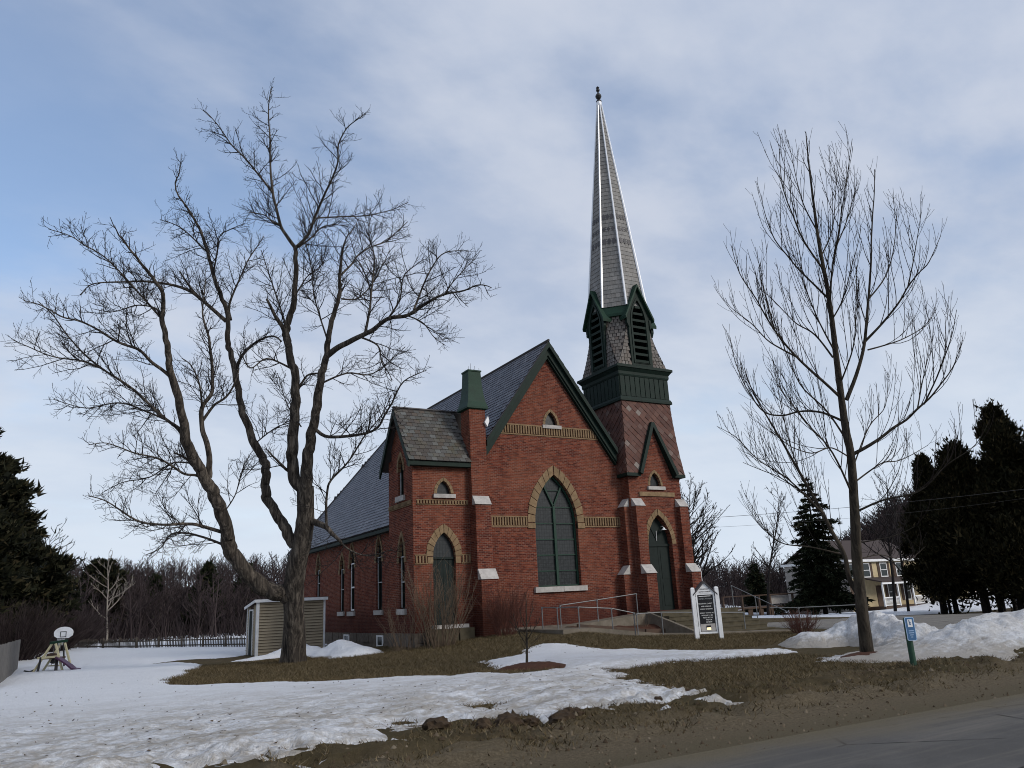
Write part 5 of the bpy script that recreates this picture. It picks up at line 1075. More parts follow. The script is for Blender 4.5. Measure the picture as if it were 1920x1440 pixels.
# belfry: slated broaches between four louvred dormers
bf = window_part('belfry', 'louvred belfry between slated corners')
B0, B1, ZB0, ZB1 = 1.53, 1.40, 12.72, 15.45
hw_ = .66; oc = .60
for q in range(4):
    R = Matrix.Translation((TX, TY, 0)) @ Matrix.Rotation(q*math.pi/2, 4, 'Z')
    T = lambda p: R @ Vector(p)
    # corner broach between the front dormer and the next one: concave in profile
    def corner(t):   # t 0 foot, 1 top -> three points: dormer side, corner faces
        f = 1 - (1 - t)**1.7
        A_ = (-hw_, -B0 + (B0 - B1)*f, ZB0 + (ZB1 - ZB0)*t); D_ = (-B0 + (B0 - B1)*f, -hw_, ZB0 + (ZB1 - ZB0)*t)
        c0 = .92; x = -B0 + (B0 - .66)*f; return A_, (x, A_[1], A_[2]), (D_[0], x, D_[2]), D_
    N_ = 10; rows = [corner(i/N_) for i in range(N_ + 1)]
    MB().add([T((p[0]*.985, p[1]*.985, p[2])) for r in rows for p in r], [(4*i+j, 4*i+j+1, 4*i+j+5, 4*i+j+4) for i in range(N_) for j in range(3)]).build('deck', M['under'], bf)
    V = []; F = []
    for i in range(14):
        t0, t1 = i/14, (i + 1.25)/14
        r0, r1 = corner(t0), corner(min(t1, 1))
        for j in range(3):
            a0, a1, b0, b1 = Vector(r0[j]), Vector(r0[j+1]), Vector(r1[j]), Vector(r1[j+1])
            L = ((a0-a1).length + (b0-b1).length)/2; n = max(1, round(L/.2))
            nn = ((a1-a0).cross(b0-a0)); nn = nn.normalized() if nn.length > 1e-6 else Vector((0, -1, 0))
            if nn.dot(Vector((a0.x, a0.y, 0))) < 0: nn = -nn
            for k in range(n):
                u0, u1 = (k + (.5 if i % 2 and n > 1 else 0))/n + .02, (k + 1 + (.5 if i % 2 and n > 1 else 0))/n - .02
                u1 = min(u1, 1)
                if u1 - u0 < .05: continue
                li = .03 + random.uniform(-.006, .01); o0 = len(V)
                V += [T(a0.lerp(a1, u0) + nn*li), T(a0.lerp(a1, u1) + nn*li), T(b0.lerp(b1, u1) + nn*.003), T(b0.lerp(b1, u0) + nn*.003), T(a0.lerp(a1, u0)), T(a0.lerp(a1, u1))]
                F += [(o0, o0+1, o0+2, o0+3), (o0+4, o0+5, o0+1, o0)]
    MB().add(V, F).build('slate', M['slate_b'], bf, kind='stuff')
for q in range(4):
    R = Matrix.Translation((TX, TY, 0)) @ Matrix.Rotation(q*math.pi/2, 4, 'Z')
    dm = window_part('dormer', ['louvred dormer facing the road', 'louvred dormer on the right of the belfry', 'louvred dormer at the back of the belfry', 'louvred dormer facing the big maple'][q])
    def put(b, name, m): b.v = [tuple(R @ Vector(v)) for v in b.v]; return b.build(name, m, dm)
    F_ = -1.56
    op = arch(0, .43, 12.88, 15.0, 16.25, 8)
    def half(inner, outer, s):
        """one half of a board with a pointed opening: the outline runs outside and comes back along the opening"""
        return [(s*abs(x), z) for x, z in outer] + [(s*abs(x), z) for x, z in inner]
    arcR = [p for p in arch(0, .43, 12.88, 15.0, 16.25, 8) if p[0] > -1e-6]; arcR.sort(key=lambda p: p[1])
    arcO = [p for p in arch(0, .52, 12.86, 15.0, 16.40, 8) if p[0] > -1e-6]; arcO.sort(key=lambda p: p[1])
    for s in (-1, 1):
        for nm, outer, inner, y_, t_ in (('front_board', [(0, 12.72), (hw_, 12.72), (hw_, 15.2), (.80, 15.25), (0, 16.95)], arcR[::-1] + [(0, 12.88)], F_, .12),
                                         ('arch_moulding', [(0, 12.86)] + arcO, arcR[::-1] + [(0, 12.88)], F_ - .035, .034)):
            o_ = panel(nm, half(inner, outer, s), [], M['green'], None, 'y', y_, t_, -1)
            for v in o_.data.vertices: v.co = R @ v.co - origin(dm)
            o_.parent = dm
    for s in (-1, 1):
        b = MB().box(min(s*hw_, s*(hw_-.1)), max(s*hw_, s*(hw_-.1)), F_+.121, -.75, 12.72, 15.5); put(b, 'cheek', M['green'])
        b = MB().prism([(0, 17.10), (0, 16.94), (s*.90, 15.13), (s*.92, 15.28)], 'y', F_-.16, -.35); put(b, 'roof_slope', M['green2'])
        b = MB().prism([(s*.66, 14.7), (s*.78, 14.95), (s*.78, 15.24), (s*.66, 15.24)], 'y', F_-.05, F_+.1); put(b, 'bracket', M['green'])
    for k in range(9):
        z = 12.98 + k*.36; hw2 = .425
        if z > 15.0: hw2 = max(.06, .425*(1 - ((z + .1 - 15.0)/1.3)**1.5))
        b = MB().hexa([(-hw2, F_+.0, z-.06), (hw2, F_+.0, z-.06), (hw2, F_+.30, z+.17), (-hw2, F_+.30, z+.17)], [(-hw2, F_-.01, z+.06), (hw2, F_-.01, z+.06), (hw2, F_+.30, z+.20), (-hw2, F_+.30, z+.20)])
        put(b, 'louvre', M['green'])
# octagonal eave band and spire
def octr(ap_, z, off=math.pi/8): R_ = ap_/math.cos(math.pi/8); return [(TX + R_*math.cos(off + k*math.pi/4), TY + R_*math.sin(off + k*math.pi/4), z) for k in range(8)]
sp = window_part('spire', 'tall octagonal slated spire with bright metal ridges')
for k in (0, 2, 4, 6):
    L_ = [octr(a_, z_) for a_, z_ in ((1.36, 15.36), (1.58, 15.40), (1.58, 15.54), (1.44, 15.98))]; I_ = [octr(1.2, z_) for z_ in (15.36, 15.98)]
    q8 = lambda r: [Vector(r[k]), Vector(r[(k+1) % 8])]
    R4 = [q8(r) for r in L_]; V_ = [p for r in R4 for p in r] + q8(I_[0]) + q8(I_[1])
    MB().add(V_, [(0,1,3,2), (2,3,5,4), (4,5,7,6), (6,7,11,10), (1,0,8,9), (0,2,4,6,10,8), (1,9,11,7,5,3), (8,10,11,9)]).build('eave_band', M['green2'], sp)
ZT = 28.75; ZS = 15.95; AP = lambda z: .105 + (ZT - z)*.1065
MB().loft([octr(AP(ZS) - .03, ZS), octr(AP(ZT) - .03, ZT)]).build('deck', M['under'], sp)
V = []; F = []; Vd = []; Fd = []
NR = 52
for i in range(NR):
    z0 = ZS + (ZT - ZS)*i/NR; z1 = ZS + (ZT - ZS)*min(i + 1.2, NR)/NR
    p0 = octr(AP(z0), z0); p1 = octr(AP(z1), z1); h0 = octr(AP(z0) + .022, z0)
    for k in range(8):
        a0, a1, b0, b1 = [Vector(x) for x in (h0[k], h0[(k+1) % 8], p1[k], p1[(k+1) % 8])]; c0, c1 = Vector(p0[k]), Vector(p0[(k+1) % 8])
        n = max(1, round((a1-a0).length/.26))
        for j in range(n):
            sh = .5/n if (i % 2 and n > 1) else 0
            u0, u1 = max(j/n + sh - (0 if j or not sh else sh), 0) + .012/n, min((j+1)/n + sh, 1) - .012/n
            if u1 - u0 < .03: continue
            o0 = len(V); V += [a0.lerp(a1, u0), a0.lerp(a1, u1), b0.lerp(b1, u1), b0.lerp(b1, u0), c0.lerp(c1, u0), c0.lerp(c1, u1)]; F += [(o0, o0+1, o0+2, o0+3), (o0+4, o0+5, o0+1, o0)]
MB().add(V, F).build('slate', M['slate_sp'], sp, kind='stuff')
for zc in (19.75, 20.5, 21.25):
    for k in range(8):
        a = math.pi/8 + k*math.pi/4 + math.pi/8; ca, sa = math.cos(a), math.sin(a)
        n = 3; hw3 = AP(zc)*math.tan(math.pi/8)*.86
        for j in range(n):
            u = -hw3 + hw3*2*(j + .5)/n; d = hw3/n*.92; o0 = len(Vd); dz = .20 if zc != 20.5 else .12
            for du_, dz_ in ((0, -dz), (d, 0), (0, dz), (-d, 0)):
                ap2 = AP(zc + dz_) + .034; Vd.append((TX + ap2*ca - (u+du_)*sa, TY + ap2*sa + (u+du_)*ca, zc + dz_))
            Fd.append((o0, o0+1, o0+2, o0+3))
MB().add(Vd, Fd).build('diamond_slate', M['slate_dk'], sp, kind='stuff')
for k in range(8):
    a = Vector(octr(AP(ZS) + .03, ZS)[k]); b = Vector(octr(AP(ZT) + .01, ZT)[k])
    MB().tube([a, b], [.062, .042], 6).build('ridge_roll', M['tin'], sp)
MB().lathe((TX, TY, ZT - .1), [(.17, 0), (.15, .25), (.12, .3)], 12).build('metal_tip', M['tin'], sp)
MB().lathe((TX, TY, ZT + .18), [(.07, -.05), (.16, 0), (.16, .05), (.06, .08), (.05, .14), (.12, .22), (.175, .33), (.175, .40), (.12, .5), (.05, .58), (.045, .66), (.10, .72), (.11, .80), (.06, .86), (.10, .93), (.03, 1.02)], 12).build('finial', M['pole'], sp)

# ---------------------------------------------------------------- ramp, steps, rails
LZ = 1.03
def sheet_path(name, pts, z0s, m, t=.3):
    """flat-topped slab over a quad with four top heights"""
    b = MB().hexa([(x, y, z - t) for (x, y), z in zip(pts, z0s)], [(x, y, z) for (x, y), z in zip(pts, z0s)])
    return b.build(name, m, kind='structure')
sheet_path('landing', [(4.9, -4.0), (6.3, -4.0), (6.3, -.72), (4.9, -.72)], [.66, .66, .67, .67], M['concrete'], .5)
sheet_path('upper_ramp', [(6.303, -1.75), (10.85, -1.75), (10.85, -.72), (6.303, -.72)], [.665, 1.0, 1.0, .665], M['concrete'], .45)
sheet_path('lower_ramp', [(6.303, -4.0), (9.6, -4.0), (9.6, -2.9), (6.303, -2.9)], [.655, .25, .25, .655], M['concrete'], .45)
sheet_path('footpath', [(9.603, -4.05), (11.3, -4.9), (15.4, -5.9), (15.4, -4.15)][::1], [.245, .20, .06, .06], M['concrete'], .2)
sheet_path('footpath', [(9.603, -4.04), (15.4, -4.745), (10.85, -3.0), (9.603, -2.9)], [.246, .06, .20, .245], M['concrete'], .2)
def bed():
    nx, ny = 40, 14; V = []
    for i in range(nx):
        for j in range(ny):
            x = 6.31 + (10.85 - 6.31)*i/(nx-1); y = -2.78 + 1.02*j/(ny-1)
            z = .60 - .30*min(1, max(0, (x - 6.31)/3.3)) * (1 - j/(ny-1)*.8) + .10*math.sin(math.pi*j/(ny-1)) + .09*(float(fbm(np.float64(x*3), np.float64(y*3), 7)) - .5)
            V.append((x, y, z))
    F = [(i*ny+j, (i+1)*ny+j, (i+1)*ny+j+1, i*ny+j+1) for i in range(nx-1) for j in range(ny-1)]
    link('planting_bed', mesh_np('planting_bed', V, F, M['mulch'], True), kind='structure')
bed()
ed = thing('bed_edging', 'brown timber edging round the planting bed between the two ramps', 'edging', (8.5, -2.85, .4))
MB().bar((6.32, -2.84, .68), (9.62, -2.84, .31), .10, .22).build('board', M['timber'], ed)
MB().bar((9.68, -2.84, .31), (10.85, -2.84, .27), .10, .2).build('board', M['timber'], ed)
st = thing('front_steps', 'broad concrete steps leading up to the church door', 'steps', (13, -3, 0))
MB().box(10.87, 15.25, -2.6, TF - .03, .0, LZ).build('landing', M['step'], st)
for i in range(1, 6):
    z = LZ - .172*i; MB().box(10.9 + .01*i, 15.22 + .05*i, -2.6 - .36*i, -2.605 - .36*(i-1), -.1, z).build('step', M['step'], st)
    MB().box(10.88 + .01*i, 15.24 + .05*i, -2.625 - .36*i, -2.60 - .36*i, z - .05, z + .004).build('nosing', M['step'], st)
MB().hexa([(10.70, -4.6, 0), (10.868, -4.6, 0), (10.868, -1.76, 0), (10.70, -1.76, 0)], [(10.70, -4.6, .28), (10.868, -4.6, .28), (10.868, -1.76, 1.06), (10.70, -1.76, 1.06)]).build('cheek_wall', M['concrete'], st)
def rail(label, posts, h=.86, ends=(0, 0), extra=None):
    """posts: list of (x, y, z foot); one top pipe through the post heads"""
    t = thing('handrail', label, 'handrail', posts[0], 'galvanised pipe handrails')
    for p in posts: MB().tube([p, (p[0], p[1], p[2] + h)], .022, 7).build('post', M['galv'], t)
    for p in posts: MB().lathe((p[0], p[1], p[2] + h - .03), [(.038, -.03), (.038, .05)], 8).build('joint', M['galv'], t)
    pts = [(p[0], p[1], p[2] + h) for p in posts]
    if ends[0]: pts.insert(0, ends[0])
    if ends[1]: pts.append(ends[1])
    MB().tube(pts, .020, 7).build('top_pipe', M['galv'], t)
    return t
rail('galvanised handrail climbing along the brick facade to the church door', [(6.3, -1.72, .66), (8.15, -1.72, .80), (10.25, -1.72, .97)])
rail('low galvanised handrail along the front edge of the lower ramp', [(4.95, -2.5, .68), (5.2, -3.2, .66), (5.66, -3.97, .64), (7.2, -3.97, .52), (8.25, -4.0, .30)], .80)
rail('galvanised handrail running behind the notice board to the steps', [(8.3, -4.1, .2), (9.55, -4.1, .2), (14.0, -4.15, -.02)], .86)
rail('sloping galvanised handrail on the right side of the steps', [(15.12, -2.5, 1.03), (15.42, -3.55, .50)], .95, (0, (15.8, -5.0, .74)))
rail('short galvanised rail beyond the round shrub at the edge of the lot', [(18.6, -3.1, -.1), (20.8, -4.6, -.1)], .95, ((17.6, -2.3, .9), 0))

# ---------------------------------------------------------------- notice board
def text(body, size, M4, m, parent, name='lettering', align='CENTER', ext=.003):
    c = bpy.data.curves.new(name, 'FONT'); c.body = body; c.size = size; c.align_x = align; c.align_y = 'CENTER'; c.extrude = ext
    o = bpy.data.objects.new(name, c); col.objects.link(o)
    me = bpy.data.meshes.new_from_object(o.evaluated_get(bpy.context.evaluated_depsgraph_get())); bpy.data.objects.remove(o); bpy.data.curves.remove(c)
    me.materials.clear(); me.materials.append(m); me.name = name
    return place(name, me, parent, M4)
sL, sR = Vector((8.66, -7.03, 0)), Vector((9.41, -7.46, 0))
ux = (sR - sL).normalized(); uz = Vector((0, 0, 1)); uy = uz.cross(ux)          # uy points away from the road
sg = thing('notice_board', 'white framed church notice board with black letter panel and a little gabled roof', 'notice board', ((sL.x+sR.x)/2, (sL.y+sR.y)/2, .08))
S0 = Vector(sg.location)
def sp_(a, d, z): return S0 + ux*a + uy*d + uz*z
def sbox(a0, a1, d0, d1, z0, z1, name, m, parent=sg): 
    return MB().hexa([sp_(a0,d0,z0), sp_(a1,d0,z0), sp_(a1,d1,z0), sp_(a0,d1,z0)], [sp_(a0,d0,z1), sp_(a1,d0,z1), sp_(a1,d1,z1), sp_(a0,d1,z1)]).build(name, m, parent)
for s in (-1, 1):
    c = s*.435
    MB().loft([[sp_(c+a*.07*k, d*.07*k, z) for a, d in ((-1,-1),(1,-1),(1,1),(-1,1))] for z, k in ((-.15, 1), (1.80, 1), (1.84, .7), (1.85, .15))]).build('post', M['white'], sg)
    for z in (.42, 1.45): sbox(min(s*.32, s*.38), max(s*.32, s*.38), -.02, .02, z, z+.05, 'bracket', M['white'])
fr = sbox(-.335, .335, .00, .10, .22, 1.62, 'cabinet', M['white'])
for a0, a1, z0, z1 in ((-.335, -.285, .22, 1.62), (.285, .335, .22, 1.62), (-.2849, .2849, .22, .265), (-.2849, .2849, 1.575, 1.62)): sbox(a0, a1, -.03, -.0005, z0, z1, 'frame', M['white'])
sbox(-.283, .283, -.012, -.001, .29, 1.573, 'letter_panel', M['black'])
sbox(-.262, .262, -.018, -.0125, .30, .56, 'lower_panel', M['sill'])
sbox(-.07, .10, -.022, -.0185, .42, .50, 'plaque', M['black']); sbox(-.05, .09, -.03, -.019, .35, .43, 'lit_window', M['lamp'])
gp = [(-.36, 1.622), (.36, 1.622), (0, 1.99)]
MB().loft([[sp_(a, d, z) for a, z in gp] for d in (-.035, .10)]).build('gable', M['white'], sg)
for s in (-1, 1):
    MB().loft([[sp_(a, d, z) for a, z in ((0, 2.0), (0, 2.06), (s*.45, 1.60), (s*.45, 1.54))] for d in (-.075, .42)]).build('roof_slope', M['slate_dk'], sg)
def sm(a, z, d=-.02): return Matrix((ux, uz, -uy)).transposed().to_4x4().copy() if False else Matrix.Translation(sp_(a, d, z)) @ Matrix((ux, uz, ux.cross(uz))).transposed().to_4x4()
text('VERNON ELM', .056, sm(0, 1.775, -.04), M['letter_k'], sg); text('BAPTIST CHURCH', .052, sm(0, 1.68, -.04), M['letter_k'], sg)
sbox(-.23, .20, -.016, -.0125, 1.515, 1.535, 'scroll', M['letter_w'])
text('COME & WORSHIP', .058, sm(0, 1.43), M['sash'], sg)
for b, z, a in (('KNOWING CHRIST', 1.26, -.02), ('AND MAKING', 1.165, .0), ('CHRIST KNOWN', 1.07, .0), ('SUNDAY SCHOOL 945', .935, -.0), ('WORSHIP 11 00', .85, 0), ('REV D PETTIE', .77, .02), ('PASTOR', .695, .06), ('524-8248', .62, .05)):
    text(b, .050 if len(b) > 15 else .058, sm(a, z), M['letter_w'], sg)

# ---------------------------------------------------------------- blue marker sign on its green post
mk = thing('marker_post', 'short green post carrying a narrow blue sign at the verge', 'marker post', (3.55, -18.95, 0))
o3 = Vector(mk.location)
MB().lathe((3.55, -18.95, 0), [(.062, -.2), (.058, .98), (.05, 1.01), (.02, 1.025)], 14).build('post', M['post'], mk)
vx = Vector((.87, -.49, 0)).normalized(); vy = Vector((0, 0, 1)).cross(vx)
def mp_(a, d, z): return o3 + vx*a + vy*d + Vector((0, 0, z))
def rrect(w, h, r, n=5):
    P = []
    for cx_, cz_, a0 in ((w-r, h-r, 0), (-w+r, h-r, 90), (-w+r, -h+r, 180), (w-r, -h+r, 270)):
        for i in range(n+1): a = math.radians(a0 + 90*i/n); P.append((cx_ + r*math.cos(a), cz_ + r*math.sin(a)))
    return P
cz = .80
def plate(w, h, r, d0, d1, name, m, ca=.03, zc=cz): MB().loft([[mp_(ca + a, d, zc + z) for a, z in rrect(w, h, r)] for d in (d0, d1)]).build(name, m, mk)
plate(.094, .228, .03, -.078, -.064, 'border', M['letter_b']); plate(.084, .218, .026, -.081, -.0785, 'plate', M['blue'])
plate(.048, .075, .006, -.085, -.0815, 'white_panel', M['white'], zc=cz + .11)
for pts, w in (([(-.012, .045), (.0, .0), (.012, -.035)], .012), ([(.0, .0), (-.018, -.03)], .009), ([(.0, .022), (.022, .008)], .008)):
    MB().tube([mp_(.03 + a, -.088, cz + .11 + z) for a, z in pts], w/2, 5).build('figure', M['blue'], mk)
MB().lathe(tuple(mp_(.018, -.088, cz + .165)), [(.008, -.006), (.009, 0), (.006, .007)], 8).build('figure', M['blue'], mk)
for z, w in ((-.045, .05), (-.085, .055), (-.125, .035), (-.165, .02)): MB().hexa([mp_(.03-w, -.0845, cz+z), mp_(.03+w, -.0845, cz+z), mp_(.03+w, -.0815, cz+z), mp_(.03-w, -.0815, cz+z)], [mp_(.03-w, -.0845, cz+z+.012), mp_(.03+w, -.0845, cz+z+.012), mp_(.03+w, -.0815, cz+z+.012), mp_(.03-w, -.0815, cz+z+.012)]).build('text_line', M['letter_b'], mk)

# ---------------------------------------------------------------- shed behind the maple
sd = thing('garden_shed', 'tan clapboard shed with white corner trim behind the big maple', 'shed', (-2, 9, 0))
sx0, sx1, sy0, sy1 = -3.52, -.42, 8.3, 10.3; sh0, sh1 = 2.38, 2.12
MB().hexa([(sx0+.03, sy0+.03, -.2), (sx1-.03, sy0+.03, -.2), (sx1-.03, sy1-.03, -.2), (sx0+.03, sy1-.03, -.2)], [(sx0+.03, sy0+.03, sh0), (sx1-.03, sy0+.03, sh0), (sx1-.03, sy1-.03, sh1), (sx0+.03, sy1-.03, sh1)]).build('wall', M['timber'], sd)  # dark brown backing paints the shadow lines under the front clapboards
for k in range(18):
    z = .02 + k*.1285
    MB().hexa([(sx0+.09, sy0-.035, z), (sx1-.06, sy0-.035, z), (sx1-.06, sy0+.03, z), (sx0+.09, sy0+.03, z)], [(sx0+.09, sy0+.010, z+.110), (sx1-.06, sy0+.010, z+.110), (sx1-.06, sy0+.03, z+.110), (sx0+.09, sy0+.03, z+.110)]).build('clapboard', M['siding'], sd)
for k in range(17):
    z = .02 + k*.1285; zt = min(z+.128, 2.2)
    for y0_, y1_ in ((sy0+.12, sy0+.75), (sy0+1.55, sy1-.05)): MB().hexa([(sx0-.012, y0_, z), (sx0+.03, y0_, z), (sx0+.03, y1_, z), (sx0-.012, y1_, z)], [(sx0+.018, y0_, zt), (sx0+.03, y0_, zt), (sx0+.03, y1_, zt), (sx0+.018, y1_, zt)]).build('clapboard', M['siding'], sd)
MB().box(sx0-.03, sx0+.09, sy0-.03, sy0+.12, -.1, 2.36).build('corner_board', M['white'], sd); MB().box(sx1-.06, sx1+.03, sy0-.03, sy0+.05, -.1, 2.36).build('corner_board', M['white'], sd); MB().box(sx0-.03, sx0+.05, sy1-.05, sy1+.03, -.1, 2.1).build('corner_board', M['white'], sd)
MB().box(sx0-.02, sx0+.02, sy0+.82, sy0+1.48, 0, 1.95).build('door', M['door'], sd)
for a, b in ((.75, .82), (1.48, 1.55)): MB().box(sx0-.035, sx0+.03, sy0+a, sy0+b, 0, 2.02).build('door_trim', M['white'], sd)
MB().box(sx0-.035, sx0+.03, sy0+.82, sy0+1.48, 1.95, 2.02).build('door_trim', M['white'], sd)
MB().hexa([(sx0-.12, sy0-.14, sh0+.0), (sx1+.1, sy0-.14, sh0+.0), (sx1+.1, sy1+.12, sh1-.02), (sx0-.12, sy1+.12, sh1-.02)], [(sx0-.12, sy0-.14, sh0+.07), (sx1+.1, sy0-.14, sh0+.07), (sx1+.1, sy1+.12, sh1+.05), (sx0-.12, sy1+.12, sh1+.05)]).build('roof', M['house_roof'], sd)
MB().box(sx0-.13, sx1+.11, sy0-.165, sy0-.142, sh0-.08, sh0+.05).build('fascia', M['white'], sd)
MB().bar((sx0-.135, sy0-.14, sh0-.01), (sx0-.135, sy1+.12, sh1-.03), .03, .12).build('fascia', M['white'], sd)

# ---------------------------------------------------------------- picket fence across the snowfield
pf = thing('picket_fence', 'low weathered dark picket fence across the snowy back field', 'fence', (-6, 30, 0))
pm = mesh_np('picket', [(x*.034, y*.012, z) for z in (0, .56) for y in (-1, 1) for x in (-1, 1)] + [(0, -.012, .66), (0, .012, .66)],
             [(0,1,3,2), (0,4,5,1), (2,3,7,6), (0,2,6,4), (1,5,7,3), (4,8,5), (6,7,9), (4,6,9,8), (5,8,9,7)], M['picket'])
line = [(-10.6, 42.2), (-9.87, 40.0), (-6.47, 30.35), (-4.28, 25.8), (-2.4, 21.7), (-1.2, 18.6), (-.2, 15.4)]
for (ax, ay), (bx, by) in zip(line, line[1:]):
    L = math.hypot(bx-ax, by-ay); n = int(L/.165); an = math.atan2(by-ay, bx-ax)
    for i in range(n):
        if random.random() < .05: continue
        t = i/n; x = ax+(bx-ax)*t; y = ay+(by-ay)*t
        place('picket', pm, pf, Matrix.Translation((x, y, gz1(x, y) + .02)) @ Matrix.Rotation(an, 4, 'Z') @ Matrix.Rotation(random.gauss(0, .03), 4, 'Y') @ Matrix.Scale(random.uniform(.9, 1.1), 4, (0, 0, 1)))
    za, zb = gz1(ax, ay), gz1(bx, by); nx_, ny_ = math.sin(an)*.03, -math.cos(an)*.03
    for h in (.2, .5): MB().bar((ax-nx_, ay-ny_, za+h), (bx-nx_, by-ny_, zb+h), .03, .07).build('rail', M['picket'], pf)
    n = max(1, round(L/2.4))
    for i in range(n): t = i/n; x = ax+(bx-ax)*t; y = ay+(by-ay)*t; MB().box(x-.05, x+.05, y-.05, y+.05, -.1, .76).build('post', M['picket'], pf)
# grey board fence at the left edge
bfn = thing('board_fence', 'grey weathered vertical board fence at the left edge', 'fence', (-12.7, 6, 0))
pa, pb = Vector((-12.68, 12.2, 0)), Vector((-12.95, -1.0, 0)); L = (pb-pa).length; d = (pb-pa).normalized(); an = math.atan2(d.y, d.x); n = int(L/.16)
bm_ = mesh_np('board', [(x*.073, y*.012, z) for z in (-.05, 1.24) for y in (-1, 1) for x in (-1, 1)], [(0,1,3,2),(4,6,7,5),(0,4,5,1),(2,3,7,6),(0,2,6,4),(1,5,7,3)], M['greywood'])
for i in range(n): p = pa + d*(i+.5)*.16; place('board', bm_, bfn, Matrix.Translation((p.x, p.y, gz1(p.x, p.y))) @ Matrix.Rotation(an, 4, 'Z') @ Matrix.Rotation(random.gauss(0, .006), 4, 'Y') @ Matrix.Scale(random.uniform(.985, 1.015), 4, (0, 0, 1)))
for h in (.3, 1.0): MB().bar(pa + Vector((-.04, 0, h)), pb + Vector((-.04, 0, h)), .05, .09).build('rail', M['greywood'], bfn)

# ---------------------------------------------------------------- playset and basketball hoop
pl = thing('playset', 'small yellow and purple swing set with a slide in the snow', 'swing set', (-11.4, 7.2, 0))
P0 = Vector((-11.40, 7.2, .05)); cx_ = Vector((.868, -.493, 0)); cy_ = Vector((.493, .868, 0))
def pp(a, d, z): return P0 + cx_*a + cy_*d + Vector((0, 0, z))
for d in (-.3, .35):
    for s in (-1, 1): MB().bar(pp(s*.62 - .02, d + s*.0, -.12), pp(s*.07 + .12, d, 1.02), .075, .06).build('leg', M['yellow'], pl)
MB().bar(pp(.06, -.42, 1.06), pp(.18, .5, 1.10), .09).build('ridge_beam', M['green2'], pl)
for s in (-1, 1): MB().bar(pp(s*.36 - .02, -.36, -.12), pp(s*.30, -.33, .55), .09, .07).build('platform_leg', M['pole'], pl)
MB().bar(pp(-.42, -.34, .52), pp(.42, -.34, .55), .05, .08).build('crossbar', M['yellow'], pl)
MB().hexa([pp(-.34, -.30, .46), pp(.30, -.30, .46), pp(.30, .30, .46), pp(-.34, .30, .46)], [pp(-.34, -.30, .52), pp(.30, -.30, .52), pp(.30, .30, .52), pp(-.34, .30, .52)]).build('platform', M['timber'], pl)
sl = [pp(.32, -.32, .52), pp(.55, -.36, .40), pp(.85, -.40, .22), pp(1.05, -.44, .08), pp(1.25, -.46, .05)]
for k, wd in (('slide', .05),):
    b = MB()
    for p, q in zip(sl, sl[1:]): b.bar(p, q + (q-p)*.02, .26, .06)
    b.build('slide', M['purple'], pl)
for a in (-.12, .12): MB().tube([pp(a + .05, .1, 1.0), pp(a, .1, .22)], .012, 5).build('swing_chain', M['galv'], pl)
MB().box(0, 0, 0, 0, 0, 0)
MB().hexa([pp(-.20, .0, .18), pp(.22, .0, .18), pp(.22, .2, .18), pp(-.20, .2, .18)], [pp(-.20, .0, .22), pp(.22, .0, .22), pp(.22, .2, .22), pp(-.20, .2, .22)]).build('swing_seat', M['yellow'], pl)
MB().lathe(tuple(pp(-.05, -.05, .53)), [(.20, 0), (.17, .12), (.05, .15)], 8).build('bucket', M['timber'], pl)
MB().bar(pp(.02, -.1, .3), pp(.08, -.1, .46), .12).build('handle_block', M['pole'], pl)
lm = thing('fallen_plank', 'short dark plank half buried in snow left of the swing set', 'plank', (-12.2, 7.5, 0))
MB().bar((-12.35, 7.5, .13), (-12.15, 7.42, .08), .05).bar((-12.15, 7.42, .08), (-12.0, 7.36, .15), .05).build('plank', M['pole'], lm)
hp = thing('basketball_hoop', 'white fan shaped basketball backboard on a dark pole', 'basketball hoop', (-11.1, 10.0, 0))
H0 = Vector((-11.1, 9.7, 0)); 
def hh(a, d, z): return H0 + cx_*a + cy_*d + Vector((0, 0, z))
MB().tube([hh(-.02, .35, -.1), hh(-.02, .12, .95), hh(0, .05, 1.30)], .035, 7).build('pole', M['pole'], hp)
fan = [(-.22, -.20), (.22, -.20), (.38, -.10), (.40, .02)] + [(.40*math.cos(math.radians(t)), .02 + .24*math.sin(math.radians(t))) for t in range(15, 180, 15)] + [(-.40, .02), (-.38, -.10)]
MB().loft([[hh(a, d, 1.42 + z) for a, z in fan] for d in (-.02, .02)]).build('backboard', M['white'], hp)
for a0, a1, z0, z1 in ((-.13, .13, .09, .115), (-.13, .13, -.115, -.09), (-.13, -.105, -.0899, .0899), (.105, .13, -.0899, .0899)):
    MB().hexa([hh(a0, -.03, 1.38+z0), hh(a1, -.03, 1.38+z0), hh(a1, -.0205, 1.38+z0), hh(a0, -.0205, 1.38+z0)], [hh(a0, -.03, 1.38+z1), hh(a1, -.03, 1.38+z1), hh(a1, -.0205, 1.38+z1), hh(a0, -.0205, 1.38+z1)]).build('target_square', M['pole'], hp)
ringp = [hh(.02 + .15*math.cos(t), -.20 + .15*math.sin(t), 1.22) for t in np.linspace(0, 2*math.pi, 15)]
MB().tube(ringp, .012, 5).build('rim', M['pole'], hp)
nb = MB()
for k in range(10):
    t0 = 2*math.pi*k/10
    for sgn in (1, -1):
        t1 = t0 + sgn*.6; nb.tube([hh(.02 + .15*math.cos(t0), -.20 + .15*math.sin(t0), 1.22), hh(.02 + .10*math.cos(t1), -.20 + .10*math.sin(t1), 1.08), hh(.02 + .08*math.cos(t0), -.20 + .08*math.sin(t0), .95)], .010, 4)
nb.build('net', M['sash'], hp)

